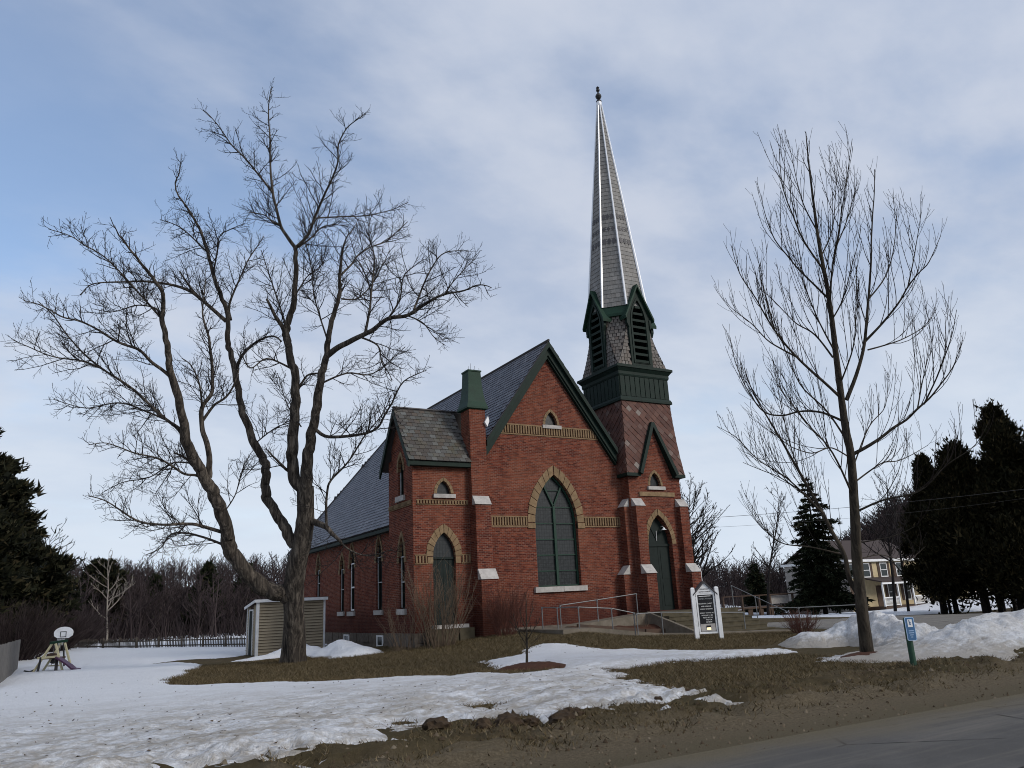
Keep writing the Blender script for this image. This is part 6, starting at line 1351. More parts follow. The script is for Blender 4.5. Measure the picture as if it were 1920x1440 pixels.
# ---------------------------------------------------------------- farmhouse across the lot, with its deck
hs = thing('farmhouse', 'cream two storey house with a white front porch behind the spruce', 'house', (63, 28, -.8))
hx0, hx1, hy0, hy1, hz = 58.2, 70.2, 24.6, 32.6, -1.0
MB().box(hx0, hx1, hy0, hy1, hz, 4.15).build('wall', M['house'], hs)
MB().prism([(hy0, 4.15), (hy1, 4.15), ((hy0+hy1)/2, 6.3)], 'x', hx0, hx0+.2).build('gable_wall', M['house_side'], hs)
MB().box(hx0-.04, hx0-.003, hy0, hy1, hz, 4.15).build('side_cladding', M['house_side'], hs)
for s, y in ((-1, hy0), (1, hy1)):
    ye = y + s*.35; ym = (hy0+hy1)/2
    MB().prism([(ye, 4.10), (ye, 4.25), (ym, 6.55), (ym, 6.40)], 'x', hx0-.15, hx1+.3).build('roof', M['house_roof'], hs)
MB().box(hx0-.3, hx1+.3, hy0-.38, hy0-.353, 4.02, 4.26).build('fascia', M['white'], hs)
def hwin(x, z0, z1, w=.95):
    wv = bpy.data.objects.new('window', None); col.objects.link(wv); wv.parent = hs
    MB().box(x-w/2, x+w/2, hy0-.02, hy0-.003, z0, z1).build('pane', M['glass'], wv)
    for a0, a1, c0, c1 in ((x-w/2-.1, x-w/2, z0-.1, z1+.1), (x+w/2, x+w/2+.1, z0-.1, z1+.1), (x-w/2, x+w/2, z1, z1+.1), (x-w/2, x+w/2, z0-.1, z0), (x-w/2, x+w/2, (z0+z1)/2-.03, (z0+z1)/2+.03)): MB().box(a0, a1, hy0-.06, hy0-.002, c0, c1).build('frame', M['white'], wv)
    for s in (-1, 1): MB().box(min(x+s*(w/2+.1), x+s*(w/2+.5)), max(x+s*(w/2+.1), x+s*(w/2+.5)), hy0-.05, hy0-.002, z0-.1, z1+.1).build('shutter', M['timber'], wv)
for x in (58.9, 61.1, 63.9, 66.5): hwin(x, 2.55, 3.8)
for x in (59.2, 64.6, 67.2): hwin(x, .1, 1.7)
MB().prism([(hy0-2.1, 1.88), (hy0-2.1, 2.0), (hy0, 2.45), (hy0, 2.30)], 'x', hx0+2.2, hx1).build('porch_roof', M['house_roof'], hs)
MB().box(hx0+2.2, hx1, hy0-2.12, hy0-2.0, 1.70, 1.875).build('porch_beam', M['white'], hs); MB().box(hx0+2.2, hx1, hy0-2.1, hy0-.01, -.75, -.45).build('porch_floor', M['timber'], hs)
for x in np.arange(hx0+2.3, hx1+.1, 2.4):
    MB().box(x-.07, x+.07, hy0-2.06, hy0-1.92, -.45, 1.70).build('porch_post', M['white'], hs)
for a in (hx0+2.4, hx0+7.2):
    MB().box(a, a+2.25, hy0-2.02, hy0-1.96, .35, .45).build('porch_rail', M['white'], hs); MB().box(a, a+2.25, hy0-2.02, hy0-1.96, -.38, -.30).build('porch_rail', M['white'], hs)
    for x in np.arange(a+.1, a+2.2, .16): MB().box(x, x+.05, hy0-2.01, hy0-1.97, -.30, .35).build('baluster', M['white'], hs)
MB().box(62.2, 63.1, hy0-.05, hy0-.003, -.45, 1.6).build('door', M['timber'], hs)
for y in (26.6, 30.6):
    for z0, z1 in ((.0, 1.4),): MB().box(hx0-.09, hx0-.045, y-.5, y+.5, z0, z1).build('side_window', M['glass'], hs)
MB().box(hx0-.16, hx0-.13, hy0-.4, hy1+.4, 4.05, 4.3).build('eave_return', M['white'], hs)
gr = thing('garage', 'low beige garage glimpsed between the cedar trunks', 'garage', (78, 22, -.9))
MB().box(72, 84, 21.5, 29, -1.1, 2.0).build('wall', M['house'], gr); MB().box(73, 77.5, 21.44, 21.49, -1.0, 1.4).build('garage_door', M['white'], gr); MB().box(71.7, 84.3, 21.2, 29.3, 2.0, 2.25).build('roof', M['house_roof'], gr)
dk = thing('wooden_deck', 'raised brown wooden deck with dark railing posts beside the house', 'deck', (52, 32, -.6))
MB().box(46.5, 57.3, 30.6, 33.6, -.05, .12).build('floor', M['timber'], dk)
for x in (46.6, 49.2, 51.6, 53.2, 56.6): MB().box(x-.09, x+.09, 30.55, 30.75, -1.0, 1.28).build('post', M['timber'], dk)
MB().box(46.5, 57.3, 30.5, 30.7, 1.20, 1.30).build('top_rail', M['timber'], dk)
for x in np.arange(47.2, 57, 1.5): MB().box(x-.3, x+.35, 30.62, 30.68, -.9, -.1).build('skirting_board', M['timber'], dk)
MB().bar((57.3, 30.4, .1), (59.0, 29.2, -.9), .1, .25).bar((57.3, 30.4, 1.1), (59.0, 29.2, .1), .08, .1).build('stair', M['timber'], dk)
MB().hexa([(53.6, 31.0, .3), (56.4, 31.0, .3), (56.4, 31.1, .3), (53.6, 31.1, .3)], [(53.6, 31.0, 1.12), (56.4, 31.0, 1.12), (56.4, 31.1, 1.12), (53.6, 31.1, 1.12)]).build('tarpaulin', M['sill'], dk)
# overhead wires from the church to the roadside
for i, (a, b, sag, r, lab) in enumerate((((14.45, 2.3, 5.4), (46, -14, 7.6), .5, .010, 'upper dark overhead wire running from the tower to the right'), ((14.45, 4.2, 5.1), (60, -2, 8.6), .7, .006, 'lower thin overhead wire running from the church to the right'))):
    w = thing('overhead_wire', lab, 'wire', a)
    MB().tube([Vector(a).lerp(Vector(b), t) - Vector((0, 0, sag*4*t*(1-t))) for t in np.linspace(0, 1, 24)], r, 5).build('wire', M['pole'], w)

# ---------------------------------------------------------------- trees
class Sticks:
    """many tapered sticks, batched by (points, sides) and turned into one mesh"""
    def __init__(s): s.b = {}
    def add(s, P, r, k):
        s.b.setdefault((len(P), k), []).append((P, r))
    def arrays(s):
        VV = []; FF = []; o = 0
        for (n, k), L in s.b.items():
            P = np.array([a for a, _ in L], float); R = np.array([b for _, b in L], float); m = len(L)
            T = np.empty_like(P); T[:, 1:-1] = P[:, 2:] - P[:, :-2]; T[:, 0] = P[:, 1] - P[:, 0]; T[:, -1] = P[:, -1] - P[:, -2]
            T /= np.linalg.norm(T, axis=2, keepdims=True) + 1e-9
            ref = np.tile(np.array([.31, .77, .56]), (m, n, 1)); X = np.cross(T, ref); X /= np.linalg.norm(X, axis=2, keepdims=True) + 1e-9; Yv = np.cross(T, X)
            a = np.arange(k)*2*np.pi/k
            V = P[:, :, None] + (X[:, :, None]*np.cos(a)[None, None, :, None] + Yv[:, :, None]*np.sin(a)[None, None, :, None])*R[:, :, None, None]
            i = np.arange(n-1)[:, None]*k + np.arange(k)[None]; j = np.arange(n-1)[:, None]*k + (np.arange(k)[None]+1) % k
            F = np.stack([i, j, j+k, i+k], -1).reshape(-1, 4)
            F = F[None] + (np.arange(m)*n*k)[:, None, None] + o
            VV.append(V.reshape(-1, 3)); FF.append(F.reshape(-1, 4)); o += m*n*k
        return (np.concatenate(VV), np.concatenate(FF)) if VV else (np.zeros((0, 3)), np.zeros((0, 4), int))
    def mesh(s, name, m, org=(0, 0, 0), smooth=True):
        V, F = s.arrays(); return mesh_fast(name, V - np.array(org), F, m, smooth)
def catmull(P, sub):
    P = np.array(P, float); n = len(P); out = []
    for i in range(n - 1):
        p0, p1, p2, p3 = P[max(i-1, 0)], P[i], P[i+1], P[min(i+2, n-1)]
        for t in np.arange(sub)/sub: out.append(.5*((2*p1) + (-p0+p2)*t + (2*p0-5*p1+4*p2-p3)*t*t + (-p0+3*p1-3*p2+p3)*t**3))
    out.append(P[-1]); return np.array(out)
def rot_about(v, axis, a):
    axis = axis/ (np.linalg.norm(axis)+1e-9); return v*math.cos(a) + np.cross(axis, v)*math.sin(a) + axis*np.dot(axis, v)*(1-math.cos(a))
def shoot(rr, p, d, L, n, r0, r1, up, wob):
    """a stick that grows from p along d, bending towards up"""
    P = [p]; d = d/np.linalg.norm(d); s = L/(n-1)
    for i in range(n-1):
        d = d + np.array([rr.gauss(0, wob), rr.gauss(0, wob), rr.gauss(0, wob) + up]); d /= np.linalg.norm(d); P.append(P[-1] + d*s)
    return P, list(np.linspace(r0, r1, n))
def spawn(rr, st, P, R, level, cfg, d_end=True):
    """grow side twigs along the polyline P"""
    c = cfg[level]; seg = np.linalg.norm(np.diff(P, axis=0), axis=1); cum = np.concatenate([[0], np.cumsum(seg)]); tot = cum[-1]
    s = c['start']*tot + rr.random()*c['gap']; side = rr.random()*6.28
    while s < tot*.985:
        i = min(np.searchsorted(cum, s) - 1, len(P)-2); i = max(i, 0); t = (s - cum[i])/(seg[i]+1e-9)
        r_here = R[i]*(1-t) + R[i+1]*t
        p = P[i]*(1-t) + P[i+1]*t; d = P[i+1] - P[i]; d = d/(np.linalg.norm(d)+1e-9)
        if r_here < c['rmax']:
            ax = np.cross(d, np.array([rr.gauss(0, 1), rr.gauss(0, 1), rr.gauss(0, 1)])); dd = rot_about(d, ax, math.radians(rr.uniform(*c['ang'])))
            dd = dd + np.array([0, 0, c['lift']])
            rem = 1 - (.84 if level == 0 else .55)*(s/tot)
            L = rr.uniform(*c['len'])*rem; r0 = min(r_here*.7, c['r'][0]*rr.uniform(.75, 1.2))
            Q, RQ = shoot(rr, p, dd, L, c['n'], r0, c['r'][1], c['up'], c['wob'])
            st[level].add(Q, RQ, c['k'])
            if level + 1 < len(cfg): spawn(rr, st, np.array(Q), RQ, level+1, cfg)
        s += c['gap']*rr.uniform(.45, 1.55)
def bark_tube(name, P, R, k, m, parent, seed, ridges=.05, flare=None):
    """trunk with furrowed section and root flare"""
    P = np.array(P); n = len(P); V = []; X = None
    for i in range(n):
        d = P[min(i+1, n-1)] - P[max(i-1, 0)]; d /= np.linalg.norm(d)+1e-9
        if X is None: X = np.cross(d, [0.2, 1, .1])
        X = X - d*np.dot(X, d); X /= np.linalg.norm(X)+1e-9; Y_ = np.cross(d, X)
        for j in range(k):
            a = 2*math.pi*j/k; r = R[i]
            r *= 1 + ridges*(2*float(vnoise(np.float64(j*.9 + 3*math.sin(i*.15)), np.float64(i*.35), seed)) - 1) + ridges*.8*(2*float(vnoise(np.float64(j*.35), np.float64(i*.12), seed+5)) - 1)
            if flare:
                h = P[i][2] - P[0][2]; f = max(0, 1 - h/flare[0])**2; r *= 1 + f*flare[1]*(.55 + .45*math.cos(5*a + seed) + .25*math.cos(3*a + 1.3))
            V.append(P[i] + (X*math.cos(a) + Y_*math.sin(a))*r)
    i = np.arange(n-1)[:, None]*k + np.arange(k)[None]; j = np.arange(n-1)[:, None]*k + (np.arange(k)[None]+1) % k
    F = np.stack([i, j, j+k, i+k], -1).reshape(-1, 4)
    return link(name, mesh_fast(name, np.array(V) - np.array(origin(parent)), F, m, True), parent)
def traced_tree(name, limbs, label, cat, bark, twigm, cfg, seed, ntrunk, flare, group=None, twig_from=1, rmin=.008):
    rr = random.Random(seed); base = limbs[0][0]
    t = thing(name, label, cat, (base[0], base[1], gz1(base[0], base[1])), group)
    st = [Sticks() for _ in cfg]
    for li, lb in enumerate(limbs):
        A = np.array(lb); S = catmull(A, 10 if li < ntrunk else 5); P = S[:, :3].copy(); R = np.maximum(S[:, 3], rmin)
        # crooked growth
        if li >= 1:
            w = np.array([[vnoise(np.float64(i*.33), np.float64(li*7.7), q) - .5 for q in (1, 2, 3)] for i in range(len(P))]); w *= np.minimum(1, np.arange(len(P))/6)[:, None]
            P += w*np.clip(R*.7, np.minimum(.035, R*2.2), .09)[:, None]
        if li == 0: P[0, 2] = gz1(P[0, 0], P[0, 1]) - .15
        k = 26 if li == 0 else 12 if R[0] > .12 else 7
        bark_tube('trunk' if li == 0 else 'limb', P, R, k, bark, t, seed + li, .075 if R[0] > .2 else .05, flare if li == 0 else None)
        if li >= twig_from: spawn(rr, st, P, R, 0, cfg)
    V = []; F = []; o = 0
    for s in st:
        v, f = s.arrays(); V.append(v); F.append(f + o); o += len(v)
    link('twigs', mesh_fast('twigs', np.concatenate(V) - np.array(t.location), np.concatenate(F), twigm, True), t, kind='stuff')
    return t
CFG_MAPLE = [dict(start=.10, gap=.175, rmax=.08, ang=(32, 72), lift=.12, len=(.7, 2.3), n=7, r=(.018, .0068), k=4, up=.05, wob=.11),
             dict(start=.12, gap=.15, rmax=1, ang=(30, 70), lift=.10, len=(.3, .95), n=4, r=(.0105, .0058), k=3, up=.10, wob=.11),
             dict(start=.15, gap=.13, rmax=1, ang=(25, 65), lift=.12, len=(.12, .40), n=3, r=(.007, .0048), k=3, up=.16, wob=.12)]
traced_tree('maple_tree', MAPLE, 'huge bare old maple with a forked trunk left of the church', 'tree', M['bark'], M['twig'], CFG_MAPLE, 5, 5, (1.3, .45))
CFG_R = [dict(start=.12, gap=.21, rmax=.06, ang=(22, 42), lift=.30, len=(1.0, 3.4), n=9, r=(.011, .0046), k=3, up=.17, wob=.04),
         dict(start=.25, gap=.25, rmax=1, ang=(26, 48), lift=.2, len=(.2, .75), n=4, r=(.0058, .004), k=3, up=.2, wob=.06)]
traced_tree('young_tree', RTREE, 'slender bare young tree with upswept branches in front of the snow bank', 'tree', M['bark2'], M['twig2'], CFG_R, 9, 1, (.5, .35), rmin=.006, twig_from=0)
CFG_S = [dict(start=.2, gap=.12, rmax=.05, ang=(25, 50), lift=.3, len=(.2, .6), n=5, r=(.007, .004), k=3, up=.12, wob=.07),
         dict(start=.2, gap=.12, rmax=1, ang=(25, 50), lift=.3, len=(.08, .2), n=3, r=(.004, .003), k=3, up=.1, wob=.07)]
traced_tree('sapling', SAPLING, 'thin bare sapling in a ring of red mulch amid the snow', 'tree', M['bark2'], M['twig2'], CFG_S, 4, 1, None, twig_from=0, rmin=.006)

# bare background trees, grown freely
def grow_tree(rr, H, spread, trunk_r, twig_r, nb, levels=2, lean=.03, upr=.08, fork=.3):
    s = Sticks(); P, R = shoot(rr, np.zeros(3), np.array([rr.gauss(0, lean), rr.gauss(0, lean), 1]), H, 9, trunk_r, twig_r*1.3, .05, .06); s.add(P, R, 6)
    P = np.array(P)
    for b in range(nb):
        t = fork + (1 - fork)*(b + rr.random())/nb; i = min(int(t*8), 7); f = t*8 - i; p = P[i]*(1-f) + P[i+1]*f
        a = rr.uniform(0, 6.283); el = rr.uniform(.5, 1.2); d = np.array([math.cos(a), math.sin(a), el])
        L = spread*(1.15 - .75*t)*rr.uniform(.7, 1.15); r0 = min(trunk_r*(1-t)*.6 + twig_r, trunk_r*.5)
        Q, RQ = shoot(rr, p, d, L, 6, r0, twig_r, upr, .12); s.add(Q, RQ, 4); Q = np.array(Q)
        n2 = max(3, int(L/ (spread*.13)))
        for c in range(n2):
            u = .2 + .8*(c + rr.random())/n2; j = min(int(u*5), 4); g = u*5 - j; p2 = Q[j]*(1-g) + Q[j+1]*g; d2 = Q[j+1]-Q[j]; d2 = d2/np.linalg.norm(d2) + np.array([rr.gauss(0, .55), rr.gauss(0, .55), rr.gauss(.15, .4)])
            L2 = L*rr.uniform(.2, .5)*(1.1 - .5*u); Q2, R2 = shoot(rr, p2, d2, L2, 4, twig_r*1.5, twig_r*.9, upr, .12); s.add(Q2, R2, 3)
            if levels > 2:
                Q2 = np.array(Q2)
                for e in range(3):
                    v = rr.uniform(.25, .95); jj = min(int(v*3), 2); p3 = Q2[jj]; d3 = Q2[jj+1]-Q2[jj]; d3 = d3/np.linalg.norm(d3) + np.array([rr.gauss(0, .5), rr.gauss(0, .5), rr.gauss(.15, .4)])
                    Q3, R3 = shoot(rr, p3, d3, L2*rr.uniform(.3, .6), 3, twig_r, twig_r*.7, upr, .1); s.add(Q3, R3, 3)
    return s
def bare_tree(name, x, y, H, spread, tr, twr, nb, seed, label, m, levels=3, upr=.08, fork=.3, lean=.03, group=None):
    rr = random.Random(seed); z = gz1(x, y); t = thing(name, label, 'tree', (x, y, z), group)
    s = grow_tree(rr, H, spread, tr, twr, nb, levels, lean, upr, fork)
    # the trunk is the only six sided stick
    tk = Sticks(); tk.b = {k: v for k, v in s.b.items() if k[1] == 6}; cr = Sticks(); cr.b = {k: v for k, v in s.b.items() if k[1] != 6}
    link('trunk', tk.mesh('trunk', m), t); link('crown', cr.mesh('crown', m), t)
    return t
bare_tree('bare_tree', 32.7, 19.4, 9.6, 5.0, .22, .016, 64, 21, 'spreading bare tree showing right of the church tower', M['twig'], fork=.22)
bare_tree('bare_tree', 45.6, 24.1, 12.0, 3.2, .15, .0125, 28, 22, 'tall thin bare tree between the steps rail and the spruce', M['twig'], fork=.35, upr=.12)
bare_tree('bare_tree', 54.8, 17.6, 12.5, 4.6, .17, .013, 30, 23, 'bare tree standing before the cream house front', M['twig'], fork=.35)
bare_tree('bare_tree', 53.5, 15.4, 11.0, 4.0, .14, .013, 26, 24, 'leaning bare tree left of the dark cedars', M['twig'], fork=.3, lean=.14)
bare_tree('pale_tree', -6.99, 51.5, 7.6, 3.2, .10, .016, 12, 25, 'pale barked bare tree in front of the left wood', M['pale_bark'], fork=.25)
bare_tree('bare_tree', -4.2, 54.8, 5.6, 3.8, .12, .013, 28, 26, 'low spreading bare tree right of the pale barked one', M['wood_bg'], fork=.15)
bare_tree('bare_tree', -12.0, 36.5, 7.8, 3.6, .12, .013, 26, 27, 'grey bare tree beside the dark pines at the left edge', M['twig'], fork=.3)

# evergreens: trunk, boughs and thousands of little sprays
def sprays(rr_, C, D, size, n3=2, droop=0.):
    """triangle sprays at C (n,3) pointing along D"""
    n = len(C); V = np.empty((n*n3, 3, 3))
    for q in range(n3):
        d = D + rr_.normal(0, .55, (n, 3)); d[:, 2] -= droop; d /= np.linalg.norm(d, axis=1, keepdims=True)+1e-9
        s = np.cross(d, rr_.normal(0, 1, (n, 3))); s /= np.linalg.norm(s, axis=1, keepdims=True)+1e-9
        L = size*rr_.uniform(.5, 1.9, (n, 1)); w = L*rr_.uniform(.12, .30, (n, 1))
        V[q*n:(q+1)*n, 0] = C - s*w; V[q*n:(q+1)*n, 1] = C + s*w; V[q*n:(q+1)*n, 2] = C + d*L
    return V.reshape(-1, 3)
def evergreen(name, x, y, H, W, seed, label, m, kind, n, size, base=0., group=None, lean=0., stems=1, tr=.2):
    rr = random.Random(seed); ng = np.random.default_rng(seed); z = gz1(x, y)
    t = thing(name, label, 'tree', (x, y, z), group); tk = Sticks(); C = []; D = []
    for si in range(stems):
        ox, oy = (0, 0) if stems == 1 else (rr.uniform(-W*.28, W*.28), rr.uniform(-W*.2, W*.2)); h = H*(1 if si == 0 else rr.uniform(.75, .95))
        tk.add([np.array([ox + (rr.uniform(-.25, .25) if stems > 1 else 0), oy, -.2]), np.array([ox*.8, oy*.8, h*.4]), np.array([ox*.55 + lean, oy*.5, h*.97])], [tr, tr*.65, .03], 7)
    if kind == 'spruce':
        lv = np.arange(base, H, H/26)
        for z0 in lv:
            f = 1 - (z0 - base)/(H - base); L0 = W*(f**.72)*rr.uniform(.72, 1.12) + .12; nb = max(4, int(9*f + 4)); a0 = rr.random()*6.28
            for b in range(nb):
                if rr.random() < .13: continue
                a = a0 + 6.283*b/nb + rr.gauss(0, .15); L = L0*rr.uniform(.55, 1.28); dz = -.28*L*(.4 + f) ; P = [np.array([0, 0, z0]), np.array([math.cos(a)*L*.5, math.sin(a)*L*.5, z0 + dz*.6]), np.array([math.cos(a)*L, math.sin(a)*L, z0 + dz*.8])]
                tk.add(P, [.035*f + .012, .018, .008], 4)
                k = max(3, int(n*L/(W*14*26*.5))); u = ng.uniform(.12, 1, k)[:, None]; w = ng.normal(0, .12, (k, 3))*np.array([1, 1, .7])*(1.1 - u*.5)*L*.6
                C.append(P[0]*(1-u) + P[2]*u + w); D.append(np.tile(np.array([math.cos(a), math.sin(a), -.25]), (k, 1)))
    elif kind == 'pine':
        for b in range(95):
            f = rr.random()**.85; z0 = base + (H - base)*f*.97; a = rr.uniform(0, 6.283); prof = math.sin(math.pi*min(1, f*.86 + .12))**.75
            L = W*prof*rr.uniform(.55, 1.2) + .2; q0 = np.array([lean*f, 0, z0]); d = np.array([math.cos(a), math.sin(a), 0])
            P = [q0, q0 + d*L*.5 + np.array([0, 0, L*.02]), q0 + d*L + np.array([0, 0, L*rr.uniform(.05, .35)])]; tk.add(P, [.05, .03, .01], 4); P = np.array(P)
            for c in range(7):
                u = rr.uniform(.35, 1.05); g = P[1]*(1 - max(0, u*2-1)) + P[2]*max(0, u*2-1) if u > .5 else P[0]*(1-u*2) + P[1]*u*2
                k = n//(95*7); sg_ = L*.10 + .12; C.append(g + ng.normal(0, 1, (k, 3))*np.array([sg_, sg_, sg_*.45])); D.append(np.tile(d*.6 + np.array([0, 0, .55]), (k, 1)))
    else:
        # several overlapping plumes with hollows between them
        K = 150 if kind == 'cedar' else 80; cen = []
        for i in range(K):
            f = rr.random()**.8; zc = base + (H - base)*f
            prof = {'cedar': (1 - f**1.35)**.85*(.72 + .28*min(1, f*4 + .2)), 'pine': math.sin(math.pi*min(1, f*.92 + .08))**.6*(.6 + .5*rr.random())}[kind]
            a = rr.uniform(0, 6.283); r = W*prof*(rr.random()**.6*.9 + .05); cen.append((r*math.cos(a) + lean*f, r*math.sin(a), zc, (.19 if kind == 'cedar' else .21)*W*rr.uniform(.55, 1.35)*(1.15 - .55*f)))
            if r > .3*W: tk.add([np.array([lean*f*.9, 0, zc - r*.5]), np.array([r*.6*math.cos(a) + lean*f, r*.6*math.sin(a), zc - r*.12]), np.array([r*math.cos(a) + lean*f, r*math.sin(a), zc])], [.05, .03, .015], 4)
        for i in range(6): cen.append((lean + rr.gauss(0, .08*W), rr.gauss(0, .08*W), H*(.90 + .018*i), .10*W))
        for (cx_, cy_, cz_, r) in cen:
            k = n//K; v = ng.normal(0, 1, (k, 3)); v /= np.linalg.norm(v, axis=1, keepdims=True); rad = np.abs(ng.normal(.55, .36, (k, 1)))
            C.append(np.array([cx_, cy_, cz_]) + v*rad*r*np.array([1, 1, 1.55 if kind == 'cedar' else .75])); D.append(v*.7 + np.array([0, 0, .9 if kind == 'cedar' else .3]))
    link('trunk', tk.mesh('trunk', M['twig']), t)
    V = sprays(ng, np.concatenate(C), np.concatenate(D), size, 2)
    link('crown', mesh_fast('crown', V, np.arange(len(V)).reshape(-1, 3), m), t)
    return t
evergreen('spruce_tree', 45.05, 17.2, 11.6, 3.1, 31, 'dark spruce with drooping layered boughs in front of the house', M['needle'], 'spruce', 26000, .26, 1.3, tr=.22)
evergreen('spruce_tree', 59.2, 38.0, 5.6, 1.9, 32, 'small pointed spruce at the foot of the far wood', M['needle'], 'spruce', 6000, .3, .3)
CED = 'cedars in the row along the lot'
evergreen('cedar_tree', 48.6, 8.5, 11.8, 3.2, 33, 'leftmost and narrowest dark cedar of the row, with a ragged top', M['cedar'], 'cedar', 52000, .22, 1.9, CED, stems=6, tr=.12)
evergreen('cedar_tree', 48.8, 5.9, 12.0, 5.0, 34, 'broad dark cedar right of the leftmost one in the row', M['cedar'], 'cedar', 76000, .24, 1.7, CED, stems=5, tr=.2)
evergreen('cedar_tree', 49.3, 2.6, 14.3, 5.0, 35, 'tallest dark cedar, cut by the right edge of the picture', M['cedar'], 'cedar', 76000, .24, 1.6, CED, stems=5, tr=.17)
evergreen('cedar_tree', 56.0, 7.6, 10.8, 4.6, 36, 'dark cedar standing behind the gap in the row', M['cedar'], 'cedar', 56000, .27, 2.8, CED, stems=3, tr=.18)
evergreen('cedar_tree', 49.3, -.4, 12.4, 4.5, 37, 'dark cedar just beyond the tallest one', M['cedar'], 'cedar', 26000, .27, 2.4, CED, stems=2)
PIN = 'pines at the left edge'
evergreen('pine_tree', -16.2, 21.1, 12.4, 2.5, 41, 'tall dark pine nearest the left edge', M['pine'], 'pine', 42000, .30, 2.0, PIN)
evergreen('pine_tree', -15.2, 27.6, 10.6, 2.3, 42, 'dark pine with a plumed top overhanging the swing set', M['pine'], 'pine', 42000, .30, 1.0, PIN)
evergreen('pine_tree', -13.2, 33.9, 7.0, 2.4, 43, 'lower bushy pine right of the plumed one', M['pine'], 'pine', 30000, .30, .4, PIN)
evergreen('pine_tree', -16.9, 16.3, 10.5, 3.0, 44, 'dark pine behind the grey board fence', M['pine'], 'pine', 30000, .30, .8, PIN)
evergreen('pine_tree', -7.3, 61.2, 7.8, 2.0, 45, 'round topped pine behind the pale barked tree', M['pine'], 'pine', 12000, .34, 1.0)

# shrubs
def shrub(name, x, y, H, W, n, seed, label, m, r=.010, br=5):
    rr = random.Random(seed); z = gz1(x, y); t = thing(name, label, 'shrub', (x, y, z)); s = Sticks(); tw = Sticks()
    for i in range(n):
        a = rr.uniform(0, 6.283); q = rr.random()**.6*W*.28; p = np.array([q*math.cos(a), q*math.sin(a)*.7, -.05]); out = rr.uniform(.1, .75)*W/H
        P, R = shoot(rr, p, np.array([math.cos(a)*out, math.sin(a)*out, 1]), H*rr.uniform(.55, 1.08), 7, r*rr.uniform(.7, 1.2), r*.4, .02, .09); s.add(P, R, 4); P = np.array(P)
        for b in range(br):
            u = rr.uniform(.3, .97); j = min(int(u*6), 5); d = P[j+1]-P[j]; d = d/np.linalg.norm(d) + np.array([rr.gauss(0, .5), rr.gauss(0, .5), rr.gauss(.1, .3)])
            Q, RQ = shoot(rr, P[j]*(1-(u*6-j)) + P[j+1]*(u*6-j), d, H*rr.uniform(.1, .3), 4, r*.45, r*.28, .06, .1); tw.add(Q, RQ, 3)
    link('stems', s.mesh('stems', m), t, kind='stuff'); link('twigs', tw.mesh('twigs', m), t, kind='stuff')
    return t
shrub('bare_shrub', 1.05, -1.5, 3.1, 2.1, 56, 51, 'tall bare tan shrub in front of the boarded side door', M['shrub'], .014, 7)
shrub('bare_shrub', 3.75, -1.75, 2.0, 1.5, 110, 52, 'dense reddish bare shrub against the pier', M['shrub_red'], .008, 7)
shrub('bare_shrub', -.1, -.9, 1.9, 1.6, 26, 53, 'low tangled bare shrub by the corner of the wing', M['shrub'], .009, 6)
shrub('bare_shrub', 13.5, -7.6, .95, 1.3, 120, 54, 'low round dark shrub at the tip of the snow bank', M['shrub_red'], .007, 9)
shrub('dead_plant', 9.9, -2.3, .8, .55, 40, 55, 'clump of straw coloured dead stalks in the planting bed', M['shrub'], .005, 3)
shrub('dead_plant', 7.9, -2.3, .45, .7, 40, 56, 'low dry greenish plant in the left of the planting bed', M['shrub'], .005, 4)
shrub('bare_shrub', -13.4, 22.5, 3.2, 5.0, 300, 57, 'brown bare thicket under the pines at the left edge', M['wood_bg'], .022, 8)
shrub('bare_shrub', -11.6, 36.0, 3.0, 5.0, 300, 58, 'brown bare thicket behind the basketball hoop', M['wood_bg'], .024, 8)
shrub('bare_shrub', -10.6, 44.0, 3.2, 6.5, 280, 59, 'brown bare thicket at the far end of the picket fence', M['wood_bg'], .026, 8)

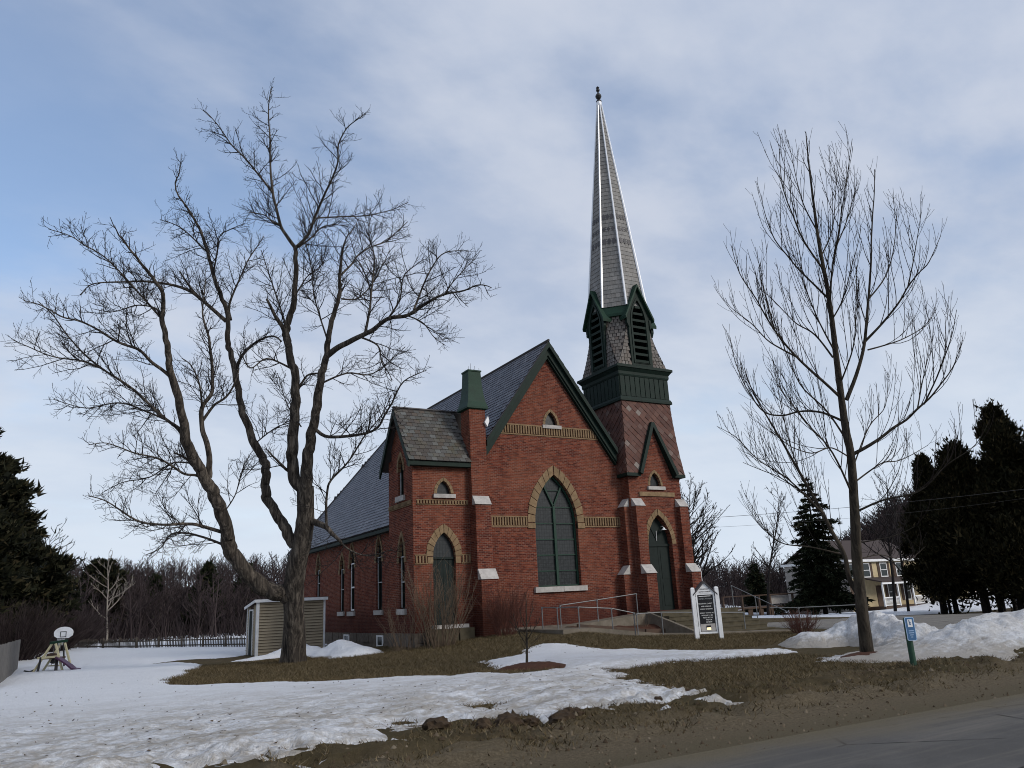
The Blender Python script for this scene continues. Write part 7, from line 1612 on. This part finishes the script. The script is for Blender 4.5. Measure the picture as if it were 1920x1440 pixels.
# the far wood: one mass of bare trees climbing the slopes behind the fields
def woods():
    var = []
    for i in range(9):
        rr = random.Random(300 + i); s = grow_tree(rr, 1.0, .34, .014, .0034, 15, 2, .03, .10, .22); var.append(s.arrays())
    VV = []; FF = []; o = 0; rr = random.Random(77); n = 0; tries = 0
    spots = []
    while n < 2000 and tries < 90000:
        tries += 1
        left = rr.random() < .62
        az = rr.uniform(-.08, .50) if left else rr.uniform(.74, 1.16)
        r = 80 + 115*rr.random()**1.1 if left else 118 + 100*rr.random()
        x = -12 + r*math.sin(az); y = -30 + r*math.cos(az)
        if left and y < 52: continue
        if not left and x < 92 and y < 60: continue
        spots.append((x, y, r)); n += 1
    while n < 2650:
        az = rr.uniform(.86, 1.14); r = rr.uniform(108, 190); x = -12 + r*math.sin(az); y = -30 + r*math.cos(az)
        if x < 88 and y < 45: continue
        spots.append((x, y, r)); n += 1
    for i in range(260):
        az = rr.uniform(-.55, -.08); r = rr.uniform(84, 185); spots.append((-12 + r*math.sin(az), -30 + r*math.cos(az), r))
    for x, y, r in spots:
        v, f = var[rr.randrange(9)]; left = x < 30; H = (rr.uniform(4.0, 6.6) if r < 120 else rr.uniform(4, 6.2)) if left else rr.uniform(4.6, 7.2)
        if not left: H *= 1 + .35*float(ss(.88, 1.0, math.atan2(x + 12, y + 30))); a = rr.random()*6.283; c, s_ = math.cos(a), math.sin(a)
        w = v*np.array([H*1.1, H*1.1, H]); w = np.stack([w[:, 0]*c - w[:, 1]*s_, w[:, 0]*s_ + w[:, 1]*c, w[:, 2]], -1) + np.array([x, y, gz1(x, y) - .2])
        VV.append(w); FF.append(f + o); o += len(w)
    link('woods', mesh_fast('woods', np.concatenate(VV), np.concatenate(FF), M['wood_bg'], False), kind='stuff')
    # undergrowth at the edge of the wood and dark firs among the bare crowns
    s = Sticks()
    for i in range(9000):
        left = rr.random() < .55
        az = rr.uniform(-.05, .52) if left else rr.uniform(.72, 1.16)
        r = 79 + 45*rr.random() if left else 112 + 50*rr.random(); x = -12 + r*math.sin(az); y = -30 + r*math.cos(az)
        if left and y < 50: continue
        P, R = shoot(rr, np.array([x, y, gz1(x, y) - .1]), np.array([rr.gauss(0, .3), rr.gauss(0, .3), 1]), rr.uniform(1.0, 3.2), 3, .045, .02, .03, .1); s.add(P, R, 3)
    V, F = s.arrays(); link('undergrowth', mesh_fast('undergrowth', V, F, M['wood_bg'], False), kind='stuff')
woods()
for i, (x, y, H, lab) in enumerate(((3.5, 66, 7.0, 'dark fir rising among the bare wood left of the maple'), (9.0, 72, 6.6, 'dark fir in the wood just left of the maple trunk'), (-1.5, 70, 5.8, 'smaller dark fir in the middle of the left wood'), (81, 47, 6.5, 'dark fir in the far wood right of the church'))):
    evergreen('fir_tree', x, y, H, 2.4, 80 + i, lab, M['needle'], 'cedar', 7000, .4, .6, 'firs in the far wood')
